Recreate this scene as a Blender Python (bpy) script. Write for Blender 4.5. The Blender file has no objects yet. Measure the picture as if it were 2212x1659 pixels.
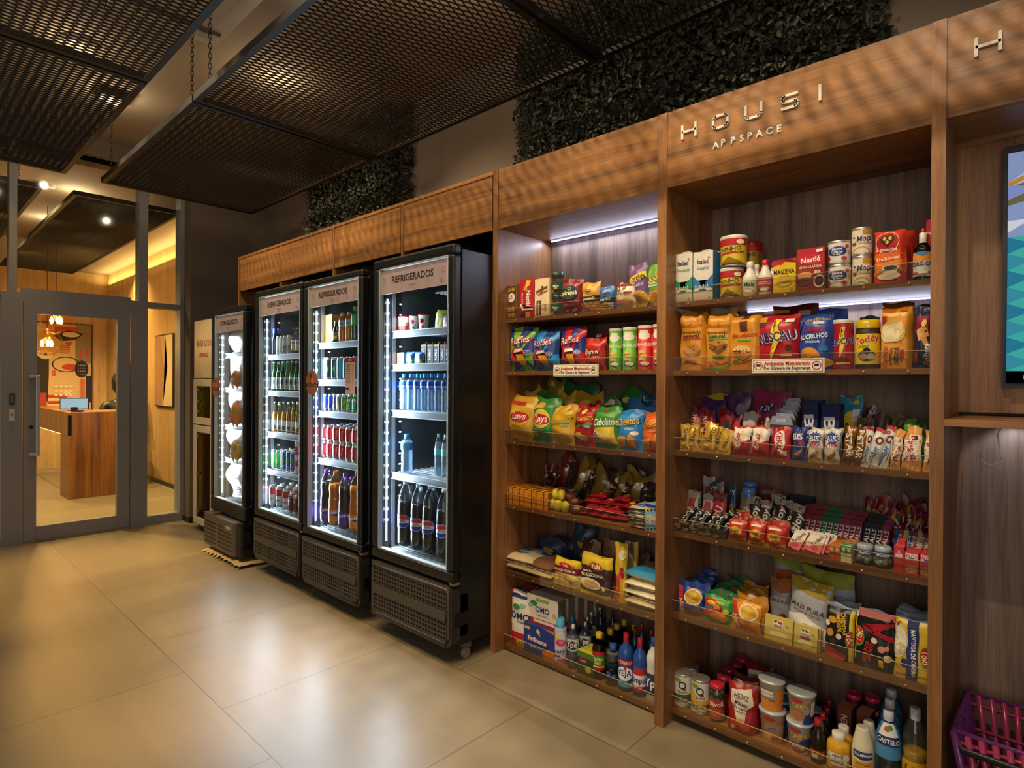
import bpy, math, random
from math import sin, cos, pi, sqrt, radians
from mathutils import Vector, Matrix

# ---------------------------------------------------------------- camera
SC = bpy.context.scene
COL = SC.collection
CX, CY, CZ = 0.0, -2.0365, 1.31
YAW, PITCH, ROLL, FPX = .7536, -.0028, .0059, 1281.43

def ray(px, py):
    a = (px - 1106) / FPX
    b = (py - 829.5) / FPX
    a, b = a * cos(ROLL) + b * sin(ROLL), -a * sin(ROLL) + b * cos(ROLL)
    f, u = cos(PITCH) + b * sin(PITCH), sin(PITCH) - b * cos(PITCH)
    return Vector((a * cos(YAW) - f * sin(YAW), a * sin(YAW) + f * cos(YAW), u))

def at(px, py, X=None, Y=None, Z=None):
    """the point of the place that a line of sight meets on a plane X, Y or Z"""
    d = ray(px, py)
    t = (X - CX) / d.x if X is not None else (Y - CY) / d.y if Y is not None else (Z - CZ) / d.z
    return Vector((CX, CY, CZ)) + d * t

def depth(p):
    return -(p[0] - CX) * sin(YAW) + (p[1] - CY) * cos(YAW)

cam_d = bpy.data.cameras.new('camera')
cam_d.sensor_fit = 'HORIZONTAL'
cam_d.sensor_width = 36
cam_d.lens = FPX * 36 / 2212
cam_d.clip_start = .02
cam_d.clip_end = 200
cam = bpy.data.objects.new('camera', cam_d)
COL.objects.link(cam)
cam.matrix_world = (Matrix.Translation((CX, CY, CZ)) @ Matrix.Rotation(YAW, 4, 'Z') @
                    Matrix.Rotation(pi / 2 + PITCH, 4, 'X') @ Matrix.Rotation(ROLL, 4, 'Z'))
SC.camera = cam

# ---------------------------------------------------------------- world, exposure, large lights
world = bpy.data.worlds.new('world')
SC.world = world
world.use_nodes = True
bg = world.node_tree.nodes['Background']
bg.inputs[0].default_value = (.60, .53, .46, 1)
bg.inputs[1].default_value = .14
vs = SC.view_settings
vs.view_transform = 'Standard'
vs.look = 'None'
vs.gamma = 1
vs.use_curve_mapping = False
vs.exposure = 0.0
cy = SC.cycles
cy.max_bounces = 6
cy.diffuse_bounces = 3
cy.glossy_bounces = 3
cy.transmission_bounces = 4
cy.transparent_max_bounces = 14
cy.use_adaptive_sampling = True
cy.adaptive_threshold = .04
cy.sample_clamp_indirect = 4
cy.sample_clamp_direct = 30
cy.caustics_reflective = False
cy.caustics_refractive = False

def lamp(name, kind, loc, energy, col, rot=(0, 0, 0), parent=None, **kw):
    d = bpy.data.lights.new(name, kind)
    d.energy = energy
    d.color = col
    for k, v in kw.items():
        setattr(d, k, v)
    o = bpy.data.objects.new(name, d)
    COL.objects.link(o)
    o.location = loc
    o.rotation_euler = rot
    return o

def aim(loc, to):
    return (Vector(to) - Vector(loc)).to_track_quat('-Z', 'Y').to_euler()

WARM = (1, .62, .22)
SOFT = (1, .80, .55)
COOL = (.78, .90, 1)
# ceiling spots above the hanging mesh: pools on the floor, light on the shelves
for x, y, tx, ty, e, ang, c in ((-4.75, -1.02, -4.75, -1.15, 430, 40, WARM), (-2.85, -1.02, -2.95, -1.15, 430, 36, WARM),
                         (-2.0, -1.0, -2.1, -.85, 200, 36, WARM), (-5.9, -1.35, -5.7, -1.35, 80, 40, WARM), (-.9, -1.0, -1.2, -.7, 70, 44, WARM)):
    lamp('ceiling_spot_light', 'SPOT', (x, y, 3.28), e, c, aim((x, y, 3.28), (tx, ty, 0)), spot_size=radians(ang),
         spot_blend=.8, shadow_soft_size=.03)
for x, tx, e in ((-4.6, -4.4, 75), (-3.4, -3.2, 75), (-2.2, -2.0, 75), (-1.3, -1.2, 90), (-.4, -.5, 90)):
    lamp('shelf_spot_light', 'SPOT', (x, -1.45, 3.28), e, SOFT, aim((x, -1.45, 3.28), (tx, 0, 1.05)), spot_size=radians(66),
         spot_blend=.7, shadow_soft_size=.012)
# small spots right above the mesh: its shadow falls on the header
for x, tx, e in ((-4.9, -4.6, 95), (-3.9, -3.9, 95), (-2.9, -2.8, 85), (-1.9, -1.8, 65), (-.9, -.8, 55)):
    lamp('mesh_spot_light', 'SPOT', (x, -.62, 3.3), e, (1, .74, .42), aim((x, -.62, 3.3), (tx, .0, 2.1)), spot_size=radians(85),
         spot_blend=.5, shadow_soft_size=.012)
# added fill points that brighten the ceiling above the mesh like bounced light
for x, y, e in ((-4.97, -.95, 5), (-4.36, -1.25, 4), (-3.9, -.2, 5), (-2.45, -1.0, 5), (-2.2, -.2, 5), (-.6, -.4, 5), (-2.6, -1.9, 5), (-7.8, -.6, 8), (-9.4, -.6, 8)):
    lamp('ceiling_fill_light', 'POINT', (x, y, 3.2), e, (1, .78, .5), shadow_soft_size=.03)
# lobby lights
for x, y, e in ((-7.2, -1.1, 150), (-9.2, -.9, 170), (-7.0, .2, 70), (-9.3, .2, 110)):
    lamp('lobby_spot_light', 'SPOT', (x, y, 2.94 if y > -.5 else 3.28), e * 3.6, (1, .66, .24), (0, 0, 0), spot_size=radians(120), spot_blend=.9, shadow_soft_size=.06)
lamp('cove_light', 'AREA', (-8.6, .34, 2.78), 26, (1, .74, .30), (pi, 0, 0), shape='RECTANGLE', size=4.6, size_y=.04)
lamp('daylight', 'AREA', (-8.6, -3.3, 3.2), 90, (.75, .9, 1), aim((-8.6, -3.3, 3.2), (-8.6, -4.2, 1)), shape='RECTANGLE', size=3, size_y=.6)
# broad fill added behind the camera to lift the dark backs of the shelves
lamp('rear_fill_light', 'AREA', (.9, -4.9, 1.75), 54, (1, .87, .74), aim((.9, -4.9, 1.75), (-1.3, 0, 1.0)), shape='RECTANGLE', size=3.0, size_y=2.4)

# ---------------------------------------------------------------- materials
def lin(h):
    h = h.lstrip('#')
    v = [int(h[i:i + 2], 16) / 255 for i in (0, 2, 4)]
    return [c / 12.92 if c <= .04045 else ((c + .055) / 1.055) ** 2.4 for c in v] + [1]

_M = {}

def newmat(name):
    m = bpy.data.materials.new(name)
    m.use_nodes = True
    nt = m.node_tree
    nt.nodes.clear()
    out = nt.nodes.new('ShaderNodeOutputMaterial')
    return m, nt, out

FIN = dict(g=('film', .34, 0, .5), m=('paper', .62, 0, .3), p=('plastic', .22, 0, .5), M=('metal', .34, .7, .5), k=('satin', .42, 0, .5), b=('foil', .26, .18, .6))

def M(key):
    """'#rrggbb' plus a finish letter: g film, m paper, p plastic, M metal, b foil, k satin, c clear, t tinted glass, e light"""
    if not isinstance(key, str):
        return key
    if key in _M:
        return _M[key]
    h, f = (key[:7], key[7:] or 'g')
    m, nt, out = newmat('surface_' + key[1:])
    N, L = nt.nodes, nt.links
    if f[0] == 'e':
        e = N.new('ShaderNodeEmission')
        e.inputs[0].default_value = lin(h)
        e.inputs[1].default_value = float(f[1:] or 1)
        L.new(e.outputs[0], out.inputs[0])
    elif f[0] in 'ctvdw':
        tr = N.new('ShaderNodeBsdfTransparent')
        tr.inputs[0].default_value = lin(h)
        gl = N.new('ShaderNodeBsdfGlossy')
        gl.inputs['Roughness'].default_value = .06
        gl.inputs[0].default_value = (.9, .93, .95, 1)
        lw = N.new('ShaderNodeLayerWeight')
        lw.inputs[0].default_value = .08
        mr = N.new('ShaderNodeMapRange')
        mr.inputs[3].default_value = .02 if f[0] == 'c' else .08 if f[0] == 'd' else .05
        mr.inputs[4].default_value = .3 if f[0] == 'c' else .6
        L.new(lw.outputs['Fresnel'], mr.inputs[0])
        mx = N.new('ShaderNodeMixShader')
        L.new(mr.outputs[0], mx.inputs[0])
        L.new(tr.outputs[0], mx.inputs[1])
        L.new(gl.outputs[0], mx.inputs[2])
        if f[0] in 'vw':
            df = N.new('ShaderNodeBsdfDiffuse')
            df.inputs[0].default_value = lin(h)
            m2 = N.new('ShaderNodeMixShader')
            m2.inputs[0].default_value = .02 if f[0] == 'v' else .28
            L.new(mx.outputs[0], m2.inputs[1])
            L.new(df.outputs[0], m2.inputs[2])
            mx = m2
        L.new(mx.outputs[0], out.inputs[0])
    else:
        nm, ro, me, sp = FIN[f[0]]
        b = N.new('ShaderNodeBsdfPrincipled')
        no = N.new('ShaderNodeTexNoise')
        no.inputs['Scale'].default_value = 30
        no.inputs['Detail'].default_value = 2
        tc = N.new('ShaderNodeTexCoord')
        L.new(tc.outputs['Object'], no.inputs['Vector'])
        mx = N.new('ShaderNodeMixRGB')
        c = lin(h)
        mx.inputs[1].default_value = [x * .86 for x in c[:3]] + [1]
        mx.inputs[2].default_value = [min(1, x * 1.1) for x in c[:3]] + [1]
        L.new(no.outputs[0], mx.inputs[0])
        L.new(mx.outputs[0], b.inputs['Base Color'])
        b.inputs['Roughness'].default_value = ro
        b.inputs['Metallic'].default_value = me
        b.inputs['Specular IOR Level'].default_value = sp
        L.new(b.outputs[0], out.inputs[0])
    _M[key] = m
    return m

def wood(name, c1, c2, axis='Z', rough=.42, scale=1.0):
    m, nt, out = newmat(name)
    N, L = nt.nodes, nt.links
    b = N.new('ShaderNodeBsdfPrincipled')
    g = N.new('ShaderNodeNewGeometry')
    mp = N.new('ShaderNodeMapping')
    s = [34 * scale] * 3
    s['XYZ'.index(axis)] = 1.3 * scale
    mp.inputs['Scale'].default_value = s
    L.new(g.outputs['Position'], mp.inputs[0])
    n1 = N.new('ShaderNodeTexNoise')
    n1.inputs['Scale'].default_value = .55
    n1.inputs['Detail'].default_value = 5
    n1.inputs['Roughness'].default_value = .62
    n1.inputs['Distortion'].default_value = .35
    L.new(mp.outputs[0], n1.inputs['Vector'])
    n2 = N.new('ShaderNodeTexNoise')
    n2.inputs['Scale'].default_value = 7
    n2.inputs['Detail'].default_value = 3
    L.new(mp.outputs[0], n2.inputs['Vector'])
    cr = N.new('ShaderNodeValToRGB')
    cr.color_ramp.elements[0].position = .34
    cr.color_ramp.elements[0].color = lin(c2)
    cr.color_ramp.elements[1].position = .62
    cr.color_ramp.elements[1].color = lin(c1)
    L.new(n1.outputs[0], cr.inputs[0])
    mx = N.new('ShaderNodeMixRGB')
    mx.blend_type = 'MULTIPLY'
    mx.inputs[0].default_value = .55
    cr2 = N.new('ShaderNodeValToRGB')
    cr2.color_ramp.elements[0].position = .3
    cr2.color_ramp.elements[0].color = (.45, .42, .4, 1)
    cr2.color_ramp.elements[1].position = .6
    cr2.color_ramp.elements[1].color = (1, 1, 1, 1)
    L.new(n2.outputs[0], cr2.inputs[0])
    L.new(cr.outputs[0], mx.inputs[1])
    L.new(cr2.outputs[0], mx.inputs[2])
    L.new(mx.outputs[0], b.inputs['Base Color'])
    b.inputs['Roughness'].default_value = rough
    bm = N.new('ShaderNodeBump')
    bm.inputs['Strength'].default_value = .12
    bm.inputs['Distance'].default_value = .001
    L.new(n2.outputs[0], bm.inputs['Height'])
    L.new(bm.outputs[0], b.inputs['Normal'])
    L.new(b.outputs[0], out.inputs[0])
    return m

W_V = wood('walnut_upright', '#a37142', '#7a5130', 'Z')
W_H = wood('walnut_lengthwise', '#a5713c', '#694627', 'X')
W_B = wood('walnut_back', '#8f7767', '#5a493f', 'Z', .5)
W_L = wood('pale_oak_wall', '#d6b27c', '#c29c66', 'Z', .5, .6)
W_D = wood('reception_walnut', '#a36c38', '#6b4220', 'Z', .4)

def plaster(name, col, bump=.15, sc=60, rough=.85):
    m, nt, out = newmat(name)
    N, L = nt.nodes, nt.links
    b = N.new('ShaderNodeBsdfPrincipled')
    g = N.new('ShaderNodeNewGeometry')
    n = N.new('ShaderNodeTexNoise')
    n.inputs['Scale'].default_value = sc
    n.inputs['Detail'].default_value = 4
    L.new(g.outputs['Position'], n.inputs['Vector'])
    mx = N.new('ShaderNodeMixRGB')
    c = lin(col)
    mx.inputs[1].default_value = [x * .88 for x in c[:3]] + [1]
    mx.inputs[2].default_value = [x * 1.08 for x in c[:3]] + [1]
    L.new(n.outputs[0], mx.inputs[0])
    L.new(mx.outputs[0], b.inputs['Base Color'])
    b.inputs['Roughness'].default_value = rough
    bp = N.new('ShaderNodeBump')
    bp.inputs['Strength'].default_value = bump
    bp.inputs['Distance'].default_value = .003
    L.new(n.outputs[0], bp.inputs['Height'])
    L.new(bp.outputs[0], b.inputs['Normal'])
    L.new(b.outputs[0], out.inputs[0])
    return m

P_DARK = plaster('taupe_wall_paint', '#6e6156')
P_CEIL = plaster('ceiling_paint', '#a39380')
P_LOB = plaster('lobby_paint', '#9a8468')
FRAME = plaster('grey_powder_coat', '#8c8c92', .05, 300, .45)
BLACKM = M('#0d0d0ek')

def floor_mat():
    m, nt, out = newmat('large_porcelain_tiles')
    N, L = nt.nodes, nt.links
    b = N.new('ShaderNodeBsdfPrincipled')
    g = N.new('ShaderNodeNewGeometry')
    mp = N.new('ShaderNodeMapping')
    mp.vector_type = 'POINT'
    mp.inputs['Location'].default_value = (2.888 + .8735 * 30, 1.10 + .8735 * 20, 0)
    L.new(g.outputs['Position'], mp.inputs[0])
    br = N.new('ShaderNodeTexBrick')
    br.offset = .5
    br.offset_frequency = 2
    br.inputs['Color1'].default_value = lin('#8a7c64')
    br.inputs['Color2'].default_value = lin('#847760')
    br.inputs['Mortar'].default_value = lin('#5b5142')
    br.inputs['Scale'].default_value = 1
    br.inputs['Mortar Size'].default_value = .0022
    br.inputs['Mortar Smooth'].default_value = .1
    br.inputs['Brick Width'].default_value = .8735
    br.inputs['Row Height'].default_value = .8735
    L.new(mp.outputs[0], br.inputs[0])
    n = N.new('ShaderNodeTexNoise')
    n.inputs['Scale'].default_value = 2.2
    n.inputs['Detail'].default_value = 6
    mp2 = N.new('ShaderNodeMapping')
    mp2.inputs['Scale'].default_value = (1, 5, 1)
    L.new(g.outputs['Position'], mp2.inputs[0])
    L.new(mp2.outputs[0], n.inputs['Vector'])
    mx = N.new('ShaderNodeMixRGB')
    mx.blend_type = 'MULTIPLY'
    mx.inputs[0].default_value = .35
    L.new(br.outputs[0], mx.inputs[1])
    cr = N.new('ShaderNodeValToRGB')
    cr.color_ramp.elements[0].position = .3
    cr.color_ramp.elements[0].color = (.68, .68, .68, 1)
    cr.color_ramp.elements[1].position = .7
    L.new(n.outputs[0], cr.inputs[0])
    L.new(cr.outputs[0], mx.inputs[2])
    L.new(mx.outputs[0], b.inputs['Base Color'])
    b.inputs['Roughness'].default_value = .38
    b.inputs['Specular IOR Level'].default_value = .5
    L.new(b.outputs[0], out.inputs[0])
    return m

# ---------------------------------------------------------------- mesh builder
class MB:
    def __init__(s):
        s.v, s.f, s.m, s.sm, s.k = [], [], [], [], []

    def mi(s, mat):
        mat = M(mat)
        if mat not in s.k:
            s.k.append(mat)
        return s.k.index(mat)

    def add(s, vs, fs, mat, smooth=False):
        o = len(s.v)
        i = s.mi(mat)
        s.v += [tuple(v) for v in vs]
        for f in fs:
            s.f.append([a + o for a in f])
            s.m.append(i)
            s.sm.append(smooth)

    def box(s, x0, x1, y0, y1, z0, z1, mat):
        s.add([(x0, y0, z0), (x1, y0, z0), (x1, y1, z0), (x0, y1, z0), (x0, y0, z1), (x1, y0, z1), (x1, y1, z1), (x0, y1, z1)],
              [(0, 3, 2, 1), (4, 5, 6, 7), (0, 1, 5, 4), (1, 2, 6, 5), (2, 3, 7, 6), (3, 0, 4, 7)], mat)

    def rbox(s, x0, x1, y0, y1, z0, z1, mat, r=.01, n=3, axis='Y'):
        """box whose edges along one axis are rounded"""
        a0, a1, b0, b1, c0, c1 = {'Y': (x0, x1, z0, z1, y0, y1), 'Z': (x0, x1, y0, y1, z0, z1), 'X': (y0, y1, z0, z1, x0, x1)}[axis]
        P = []
        for (cx, cyy, st) in ((a1 - r, b1 - r, 0), (a0 + r, b1 - r, 1), (a0 + r, b0 + r, 2), (a1 - r, b0 + r, 3)):
            for i in range(n + 1):
                t = (st + i / n) * pi / 2
                P.append((cx + r * cos(t), cyy + r * sin(t)))
        k = len(P)
        def q(a, b, c):
            return {'Y': (a, c, b), 'Z': (a, b, c), 'X': (c, a, b)}[axis]
        V = [q(a, b, c0) for a, b in P] + [q(a, b, c1) for a, b in P]
        F = [list(range(k)), list(range(k, 2 * k))[::-1]] + [(i, i + k, (i + 1) % k + k, (i + 1) % k) for i in range(k)]
        if axis == 'Z':
            F = [f[::-1] for f in F]
        if axis == 'X':
            F = [f[::-1] for f in F]
        s.add(V, F, mat)

    def lathe(s, prof, mat, n=20, c=(0, 0, 0), sx=1, sy=1, caps=True, smooth=True):
        V = []
        for r, z in prof:
            for i in range(n):
                t = 2 * pi * i / n
                V.append((c[0] + r * cos(t) * sx, c[1] + r * sin(t) * sy, c[2] + z))
        F = []
        for j in range(len(prof) - 1):
            for i in range(n):
                k = (i + 1) % n
                F.append((j * n + i, j * n + k, (j + 1) * n + k, (j + 1) * n + i))
        s.add(V, F, mat, smooth)
        if caps:
            b = len(prof) - 1
            s.add(V[:n], [list(range(n))[::-1]], mat)
            s.add(V[b * n:], [list(range(n))], mat)

    def tube(s, pts, r, mat, n=8, closed=False):
        pts = [Vector(p) for p in pts]
        V, F = [], []
        m = len(pts)
        for i, p in enumerate(pts):
            a = pts[(i - 1) % m] if (closed or i) else p
            b = pts[(i + 1) % m] if (closed or i < m - 1) else p
            d = (b - a).normalized()
            u = d.cross(Vector((0, 0, 1)))
            if u.length < .1:
                u = d.cross(Vector((1, 0, 0)))
            u.normalize()
            w = d.cross(u)
            for k in range(n):
                t = 2 * pi * k / n
                V.append(p + (u * cos(t) + w * sin(t)) * r)
        for i in range(m if closed else m - 1):
            j = (i + 1) % m
            for k in range(n):
                l = (k + 1) % n
                F.append((i * n + k, i * n + l, j * n + l, j * n + k))
        if not closed:
            F += [list(range(n))[::-1], list(range((m - 1) * n, m * n))]
        s.add(V, F, mat, True)

    def build(s, name, parent=None, loc=None, rot=None):
        me = bpy.data.meshes.new(name)
        me.from_pydata(s.v, [], s.f)
        for k in s.k:
            me.materials.append(k)
        me.polygons.foreach_set('material_index', s.m)
        me.polygons.foreach_set('use_smooth', s.sm)
        me.update()
        o = bpy.data.objects.new(name, me)
        COL.objects.link(o)
        if parent:
            o.parent = parent
        if loc is not None:
            o.location = loc
        if rot is not None:
            o.rotation_euler = rot
        return o

def bev(o, w=.002, seg=2):
    b = o.modifiers.new('soft edges', 'BEVEL')
    b.width = w
    b.segments = seg
    b.limit_method = 'ANGLE'
    return o

def empty(name, loc=(0, 0, 0), rz=0):
    o = bpy.data.objects.new(name, None)
    COL.objects.link(o)
    o.location = loc
    o.rotation_euler = (0, 0, rz)
    return o

def tag(o, label=None, cat=None, group=None, kind=None):
    if label:
        o['label'] = label
    if cat:
        o['category'] = cat
    if group:
        o['group'] = group
    if kind:
        o['kind'] = kind
    return o

def copy_tree(o, parent=None):
    c = o.copy()
    COL.objects.link(c)
    c.parent = parent
    for ch in [x for x in bpy.data.objects if x.parent == o] if o.get('_kids') is None else [bpy.data.objects[n] for n in o['_kids']]:
        copy_tree(ch, c)
    return c

# ---------------------------------------------------------------- lettering and flat print
_T = {}

def glyphs(txt, bold=.0, shear=0):
    """triangles of a line of writing, height of a capital = 1, centred"""
    k = (txt, bold, shear)
    if k not in _T:
        c = bpy.data.curves.new('lettering', 'FONT')
        c.body = txt
        c.size = 1.4
        c.resolution_u = 2
        c.align_x = 'CENTER'
        c.offset = bold
        c.shear = shear
        c.space_line = .85
        o = bpy.data.objects.new('lettering', c)
        me = bpy.data.meshes.new_from_object(o)
        me.calc_loop_triangles()
        V = [(v.co.x, v.co.y) for v in me.vertices]
        T = [tuple(t.vertices) for t in me.loop_triangles]
        if V:
            xs = [v[0] for v in V]
            ys = [v[1] for v in V]
            mx, my = (min(xs) + max(xs)) / 2, (min(ys) + max(ys)) / 2
            w, h = max(xs) - min(xs), max(ys) - min(ys)
            V = [(x - mx, y - my) for x, y in V]
        else:
            w = h = 1
        _T[k] = (V, T, w, h)
        bpy.data.objects.remove(o)
        bpy.data.meshes.remove(me)
        bpy.data.curves.remove(c)
    return _T[k]

def split(tri, Lm, out, dep=0):
    (a, b, c) = tri
    d = [((a[0] - b[0]) ** 2 + (a[1] - b[1]) ** 2, 0), ((b[0] - c[0]) ** 2 + (b[1] - c[1]) ** 2, 1), ((c[0] - a[0]) ** 2 + (c[1] - a[1]) ** 2, 2)]
    m = max(d)
    if m[0] <= Lm * Lm or dep > 9:
        out.append(tri)
        return
    if m[1] == 0:
        h = ((a[0] + b[0]) / 2, (a[1] + b[1]) / 2)
        split((a, h, c), Lm, out, dep + 1)
        split((h, b, c), Lm, out, dep + 1)
    elif m[1] == 1:
        h = ((c[0] + b[0]) / 2, (c[1] + b[1]) / 2)
        split((a, b, h), Lm, out, dep + 1)
        split((a, h, c), Lm, out, dep + 1)
    else:
        h = ((c[0] + a[0]) / 2, (c[1] + a[1]) / 2)
        split((a, b, h), Lm, out, dep + 1)
        split((h, b, c), Lm, out, dep + 1)

def decals(mb, P, W, H, ops, Lm=9, off=.0006, step=.00025):
    """print on a surface P(x, z, offset), x in 0..W and z in 0..H; ops in fractions of the face
    r rect, e ellipse, p polygon, t text, l line, s star burst"""
    for n, op in enumerate(ops):
        k, col = op[0], op[1]
        T = []
        if k == 'r':
            a, b, c, d = op[2] * W, op[3] * H, op[4] * W, op[5] * H
            T = [((a, b), (c, b), (c, d)), ((a, b), (c, d), (a, d))]
        elif k in 'es':
            cx, cz, rx = op[2] * W, op[3] * H, op[4] * W
            rz = op[5] * H if len(op) > 5 and op[5] else rx
            N = 28
            ri = op[6] if len(op) > 6 else 0
            if k == 's':
                pr = [(cx + rx * (1 if i % 2 else .72) * cos(2 * pi * i / N), cz + rz * (1 if i % 2 else .72) * sin(2 * pi * i / N)) for i in range(N)]
            else:
                pr = [(cx + rx * cos(2 * pi * i / N), cz + rz * sin(2 * pi * i / N)) for i in range(N)]
            for i in range(N):
                p, q = pr[i], pr[(i + 1) % N]
                if ri:
                    p2 = (cx + (p[0] - cx) * ri, cz + (p[1] - cz) * ri)
                    q2 = (cx + (q[0] - cx) * ri, cz + (q[1] - cz) * ri)
                    T += [(p2, p, q), (p2, q, q2)]
                else:
                    T.append(((cx, cz), p, q))
        elif k == 'p':
            pp = [(x * W, z * H) for x, z in op[2]]
            T = [(pp[0], pp[i], pp[i + 1]) for i in range(1, len(pp) - 1)]
        elif k == 'l':
            pp = [(x * W, z * H) for x, z in op[2]]
            w = op[3] * H / 2
            for i in range(len(pp) - 1):
                (x0, z0), (x1, z1) = pp[i], pp[i + 1]
                dx, dz = x1 - x0, z1 - z0
                ll = sqrt(dx * dx + dz * dz) or 1
                nx, nz = -dz / ll * w, dx / ll * w
                ex, ez = dx / ll * w * .9, dz / ll * w * .9
                a, b, c, d = (x0 - ex + nx, z0 - ez + nz), (x1 + ex + nx, z1 + ez + nz), (x1 + ex - nx, z1 + ez - nz), (x0 - ex - nx, z0 - ez - nz)
                T += [(d, c, b), (d, b, a)]
        elif k == 't':
            txt, cx, cz, hh = op[2], op[3] * W, op[4] * H, op[5] * H
            rot = radians(op[6]) if len(op) > 6 else 0
            mw = (op[7] if len(op) > 7 else .94) * (W if abs(sin(rot)) < .5 else H)
            bold = min(.03, op[8]) if len(op) > 8 else .022
            sh = op[9] if len(op) > 9 else 0
            V, TT, w, h = glyphs(txt, bold, sh)
            sc = hh
            if w * sc > mw:
                sc = mw / w
                if hh / sc < 1.5:
                    pass
            scz = min(hh, sc * 1.35)
            if abs(sin(rot)) >= .5:
                scz = min(hh, sc * 1.2, W * .6)
            Q = []
            for x, y in V:
                x, y = x * sc, y * scz
                Q.append((cx + x * cos(rot) - y * sin(rot), cz + x * sin(rot) + y * cos(rot)))
            T = [(Q[a], Q[b], Q[c]) for a, b, c in TT]
        out = []
        for t in T:
            if Lm < 5:
                split(t, Lm, out)
            else:
                out.append(t)
        V, F, ix = [], [], {}
        o = off + n * step
        for t in out:
            f = []
            for q in t:
                kq = (round(q[0], 6), round(q[1], 6))
                if kq not in ix:
                    ix[kq] = len(V)
                    V.append(P(min(max(q[0], 0), W), min(max(q[1], 0), H), o))
                f.append(ix[kq])
            if len(set(f)) == 3:
                F.append(f)
        if F:
            mb.add(V, F, col, Lm < 5)
# ---------------------------------------------------------------- the setting
def struct(name, mb, **k):
    return tag(mb.build(name, **k), kind='structure')

def sbox(name, b, mat, **k):
    m = MB()
    m.box(*b, mat)
    return struct(name, m, **k)

sbox('floor', (-13, 2.5, -6, .9, -.1, 0), floor_mat())
sbox('ceiling', (-13, 2.5, -6, .9, 3.35, 3.45), P_CEIL)
sbox('wall_shelf_side', (-5.89, 2.5, .61, .75, 0, 3.35), P_DARK)
sbox('wall_pilaster', (-6.10, -5.89, -.085, .75, 0, 3.35), P_DARK)
sbox('baseboard_pilaster', (-6.10, -5.878, -.095, .61, 0, .05), '#1c1a19k')
sbox('wall_lobby_side', (-13, -6.10, .40, .5, 0, 3.35), W_L)
sbox('baseboard_lobby', (-13, -6.10, .385, .40, 0, .05), '#2a2119k')
sbox('wall_lobby_end', (-11.1, -11.0, -6, .4, 0, 3.35), W_L)
sbox('trim_lobby_soffit', (-11, -6.16, -.02, .40, 2.95, 3.35), P_LOB)
sbox('trim_ceiling_beam', (-6.35, -6.0, -6, .0, 3.2, 3.35), P_DARK)

# glazed partition with the door, along X = -6.12
FX = -6.12
def fbar(m, y0, y1, z0, z1, t=.05, mat=None, x=FX):
    m.box(x - t, x + t, y0, y1, z0, z1, mat or FRAME)
m = MB()
fbar(m, -1.39, -1.262, 0, 2.0, .06)
fbar(m, -1.345, -1.297, 2.0, 3.3, .06)
fbar(m, -.515, -.383, 0, 2.016, .06)
fbar(m, -.453, -.383, 2.016, 3.3, .06)
fbar(m, -.118, -.062, 0, 3.3, .07)
fbar(m, -1.262, -.515, 1.93, 2.04, .06)
fbar(m, -.383, -.118, 1.967, 2.016, .05)
fbar(m, -.383, -.118, 0, .075, .05)
fbar(m, -3.2, -.062, 3.2, 3.35, .07)
fbar(m, -3.2, -1.39, 1.967, 2.016, .05)
fbar(m, -3.2, -1.39, 0, .05, .05)
fbar(m, -2.9, -2.84, 0, 3.3, .05)
pf = struct('window_1', m)
pf.name = 'window_1'
for nm, b in (('glass', (-1.297, -.453, 2.04, 3.2)), ('glass', (-.383, -.118, 2.016, 3.2)), ('glass', (-.383, -.118, .075, 1.967)),
              ('glass', (-2.84, -1.39, .05, 1.967)), ('glass', (-2.84, -1.345, 2.016, 3.2))):
    m = MB()
    m.box(FX - .004, FX + .004, *b, '#eef2efc')
    m.build(nm, pf)
# door leaf
m = MB()
DX = FX + .035
for b in ((-1.255, -1.172, .012, 1.93), (-.617, -.52, .012, 1.93), (-1.172, -.617, .012, .125), (-1.172, -.617, 1.84, 1.93)):
    m.box(DX - .025, DX + .025, *b, FRAME)
dr = struct('door_1', m)
bev(dr, .003)
m = MB()
m.box(DX - .004, DX + .004, -1.172, -.617, .125, 1.84, '#f2f4f0c')
m.build('glass', dr)
m = MB()
m.box(DX + .075, DX + .095, -1.185, -1.16, .70, 1.345, '#c9cbccM')
m.box(DX + .02, DX + .09, -1.225, -1.165, .70, .722, '#c9cbccM')
m.box(DX + .02, DX + .09, -1.225, -1.165, 1.323, 1.345, '#c9cbccM')
bev(m.build('door_handle', dr), .002)
m = MB()
m.lathe([(.014, 0), (.014, .01), (.008, .011)], '#151515p', 14)
m.build('lock_cylinder', dr, (DX + .026, -1.21, .93), (0, pi / 2, 0))
m = MB()
m.box(DX - .02, DX + .03, -1.255, -.52, .0, .012, '#b9a18aM')
m.build('threshold', dr)
m = MB()
m.box(0, .012, -.016, .016, -.045, .045, '#26211fk')
m.box(.012, .016, -.009, .009, -.03, .03, '#6e6a66p')
tag(bev(m.build('card_reader', None, (FX + .06, -1.325, 1.155)), .002), 'small black card reader on the grey frame beside the door handle', 'card reader')
m = MB()
m.box(0, .006, -.016, .016, -.045, .045, '#dcdad4m')
m.box(.006, .007, -.006, .006, -.01, .012, '#c07048m')
tag(m.build('door_notice', None, (FX + .06, -1.325, 1.03)), 'white notice tag stuck on the grey frame below the card reader', 'notice')

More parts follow.
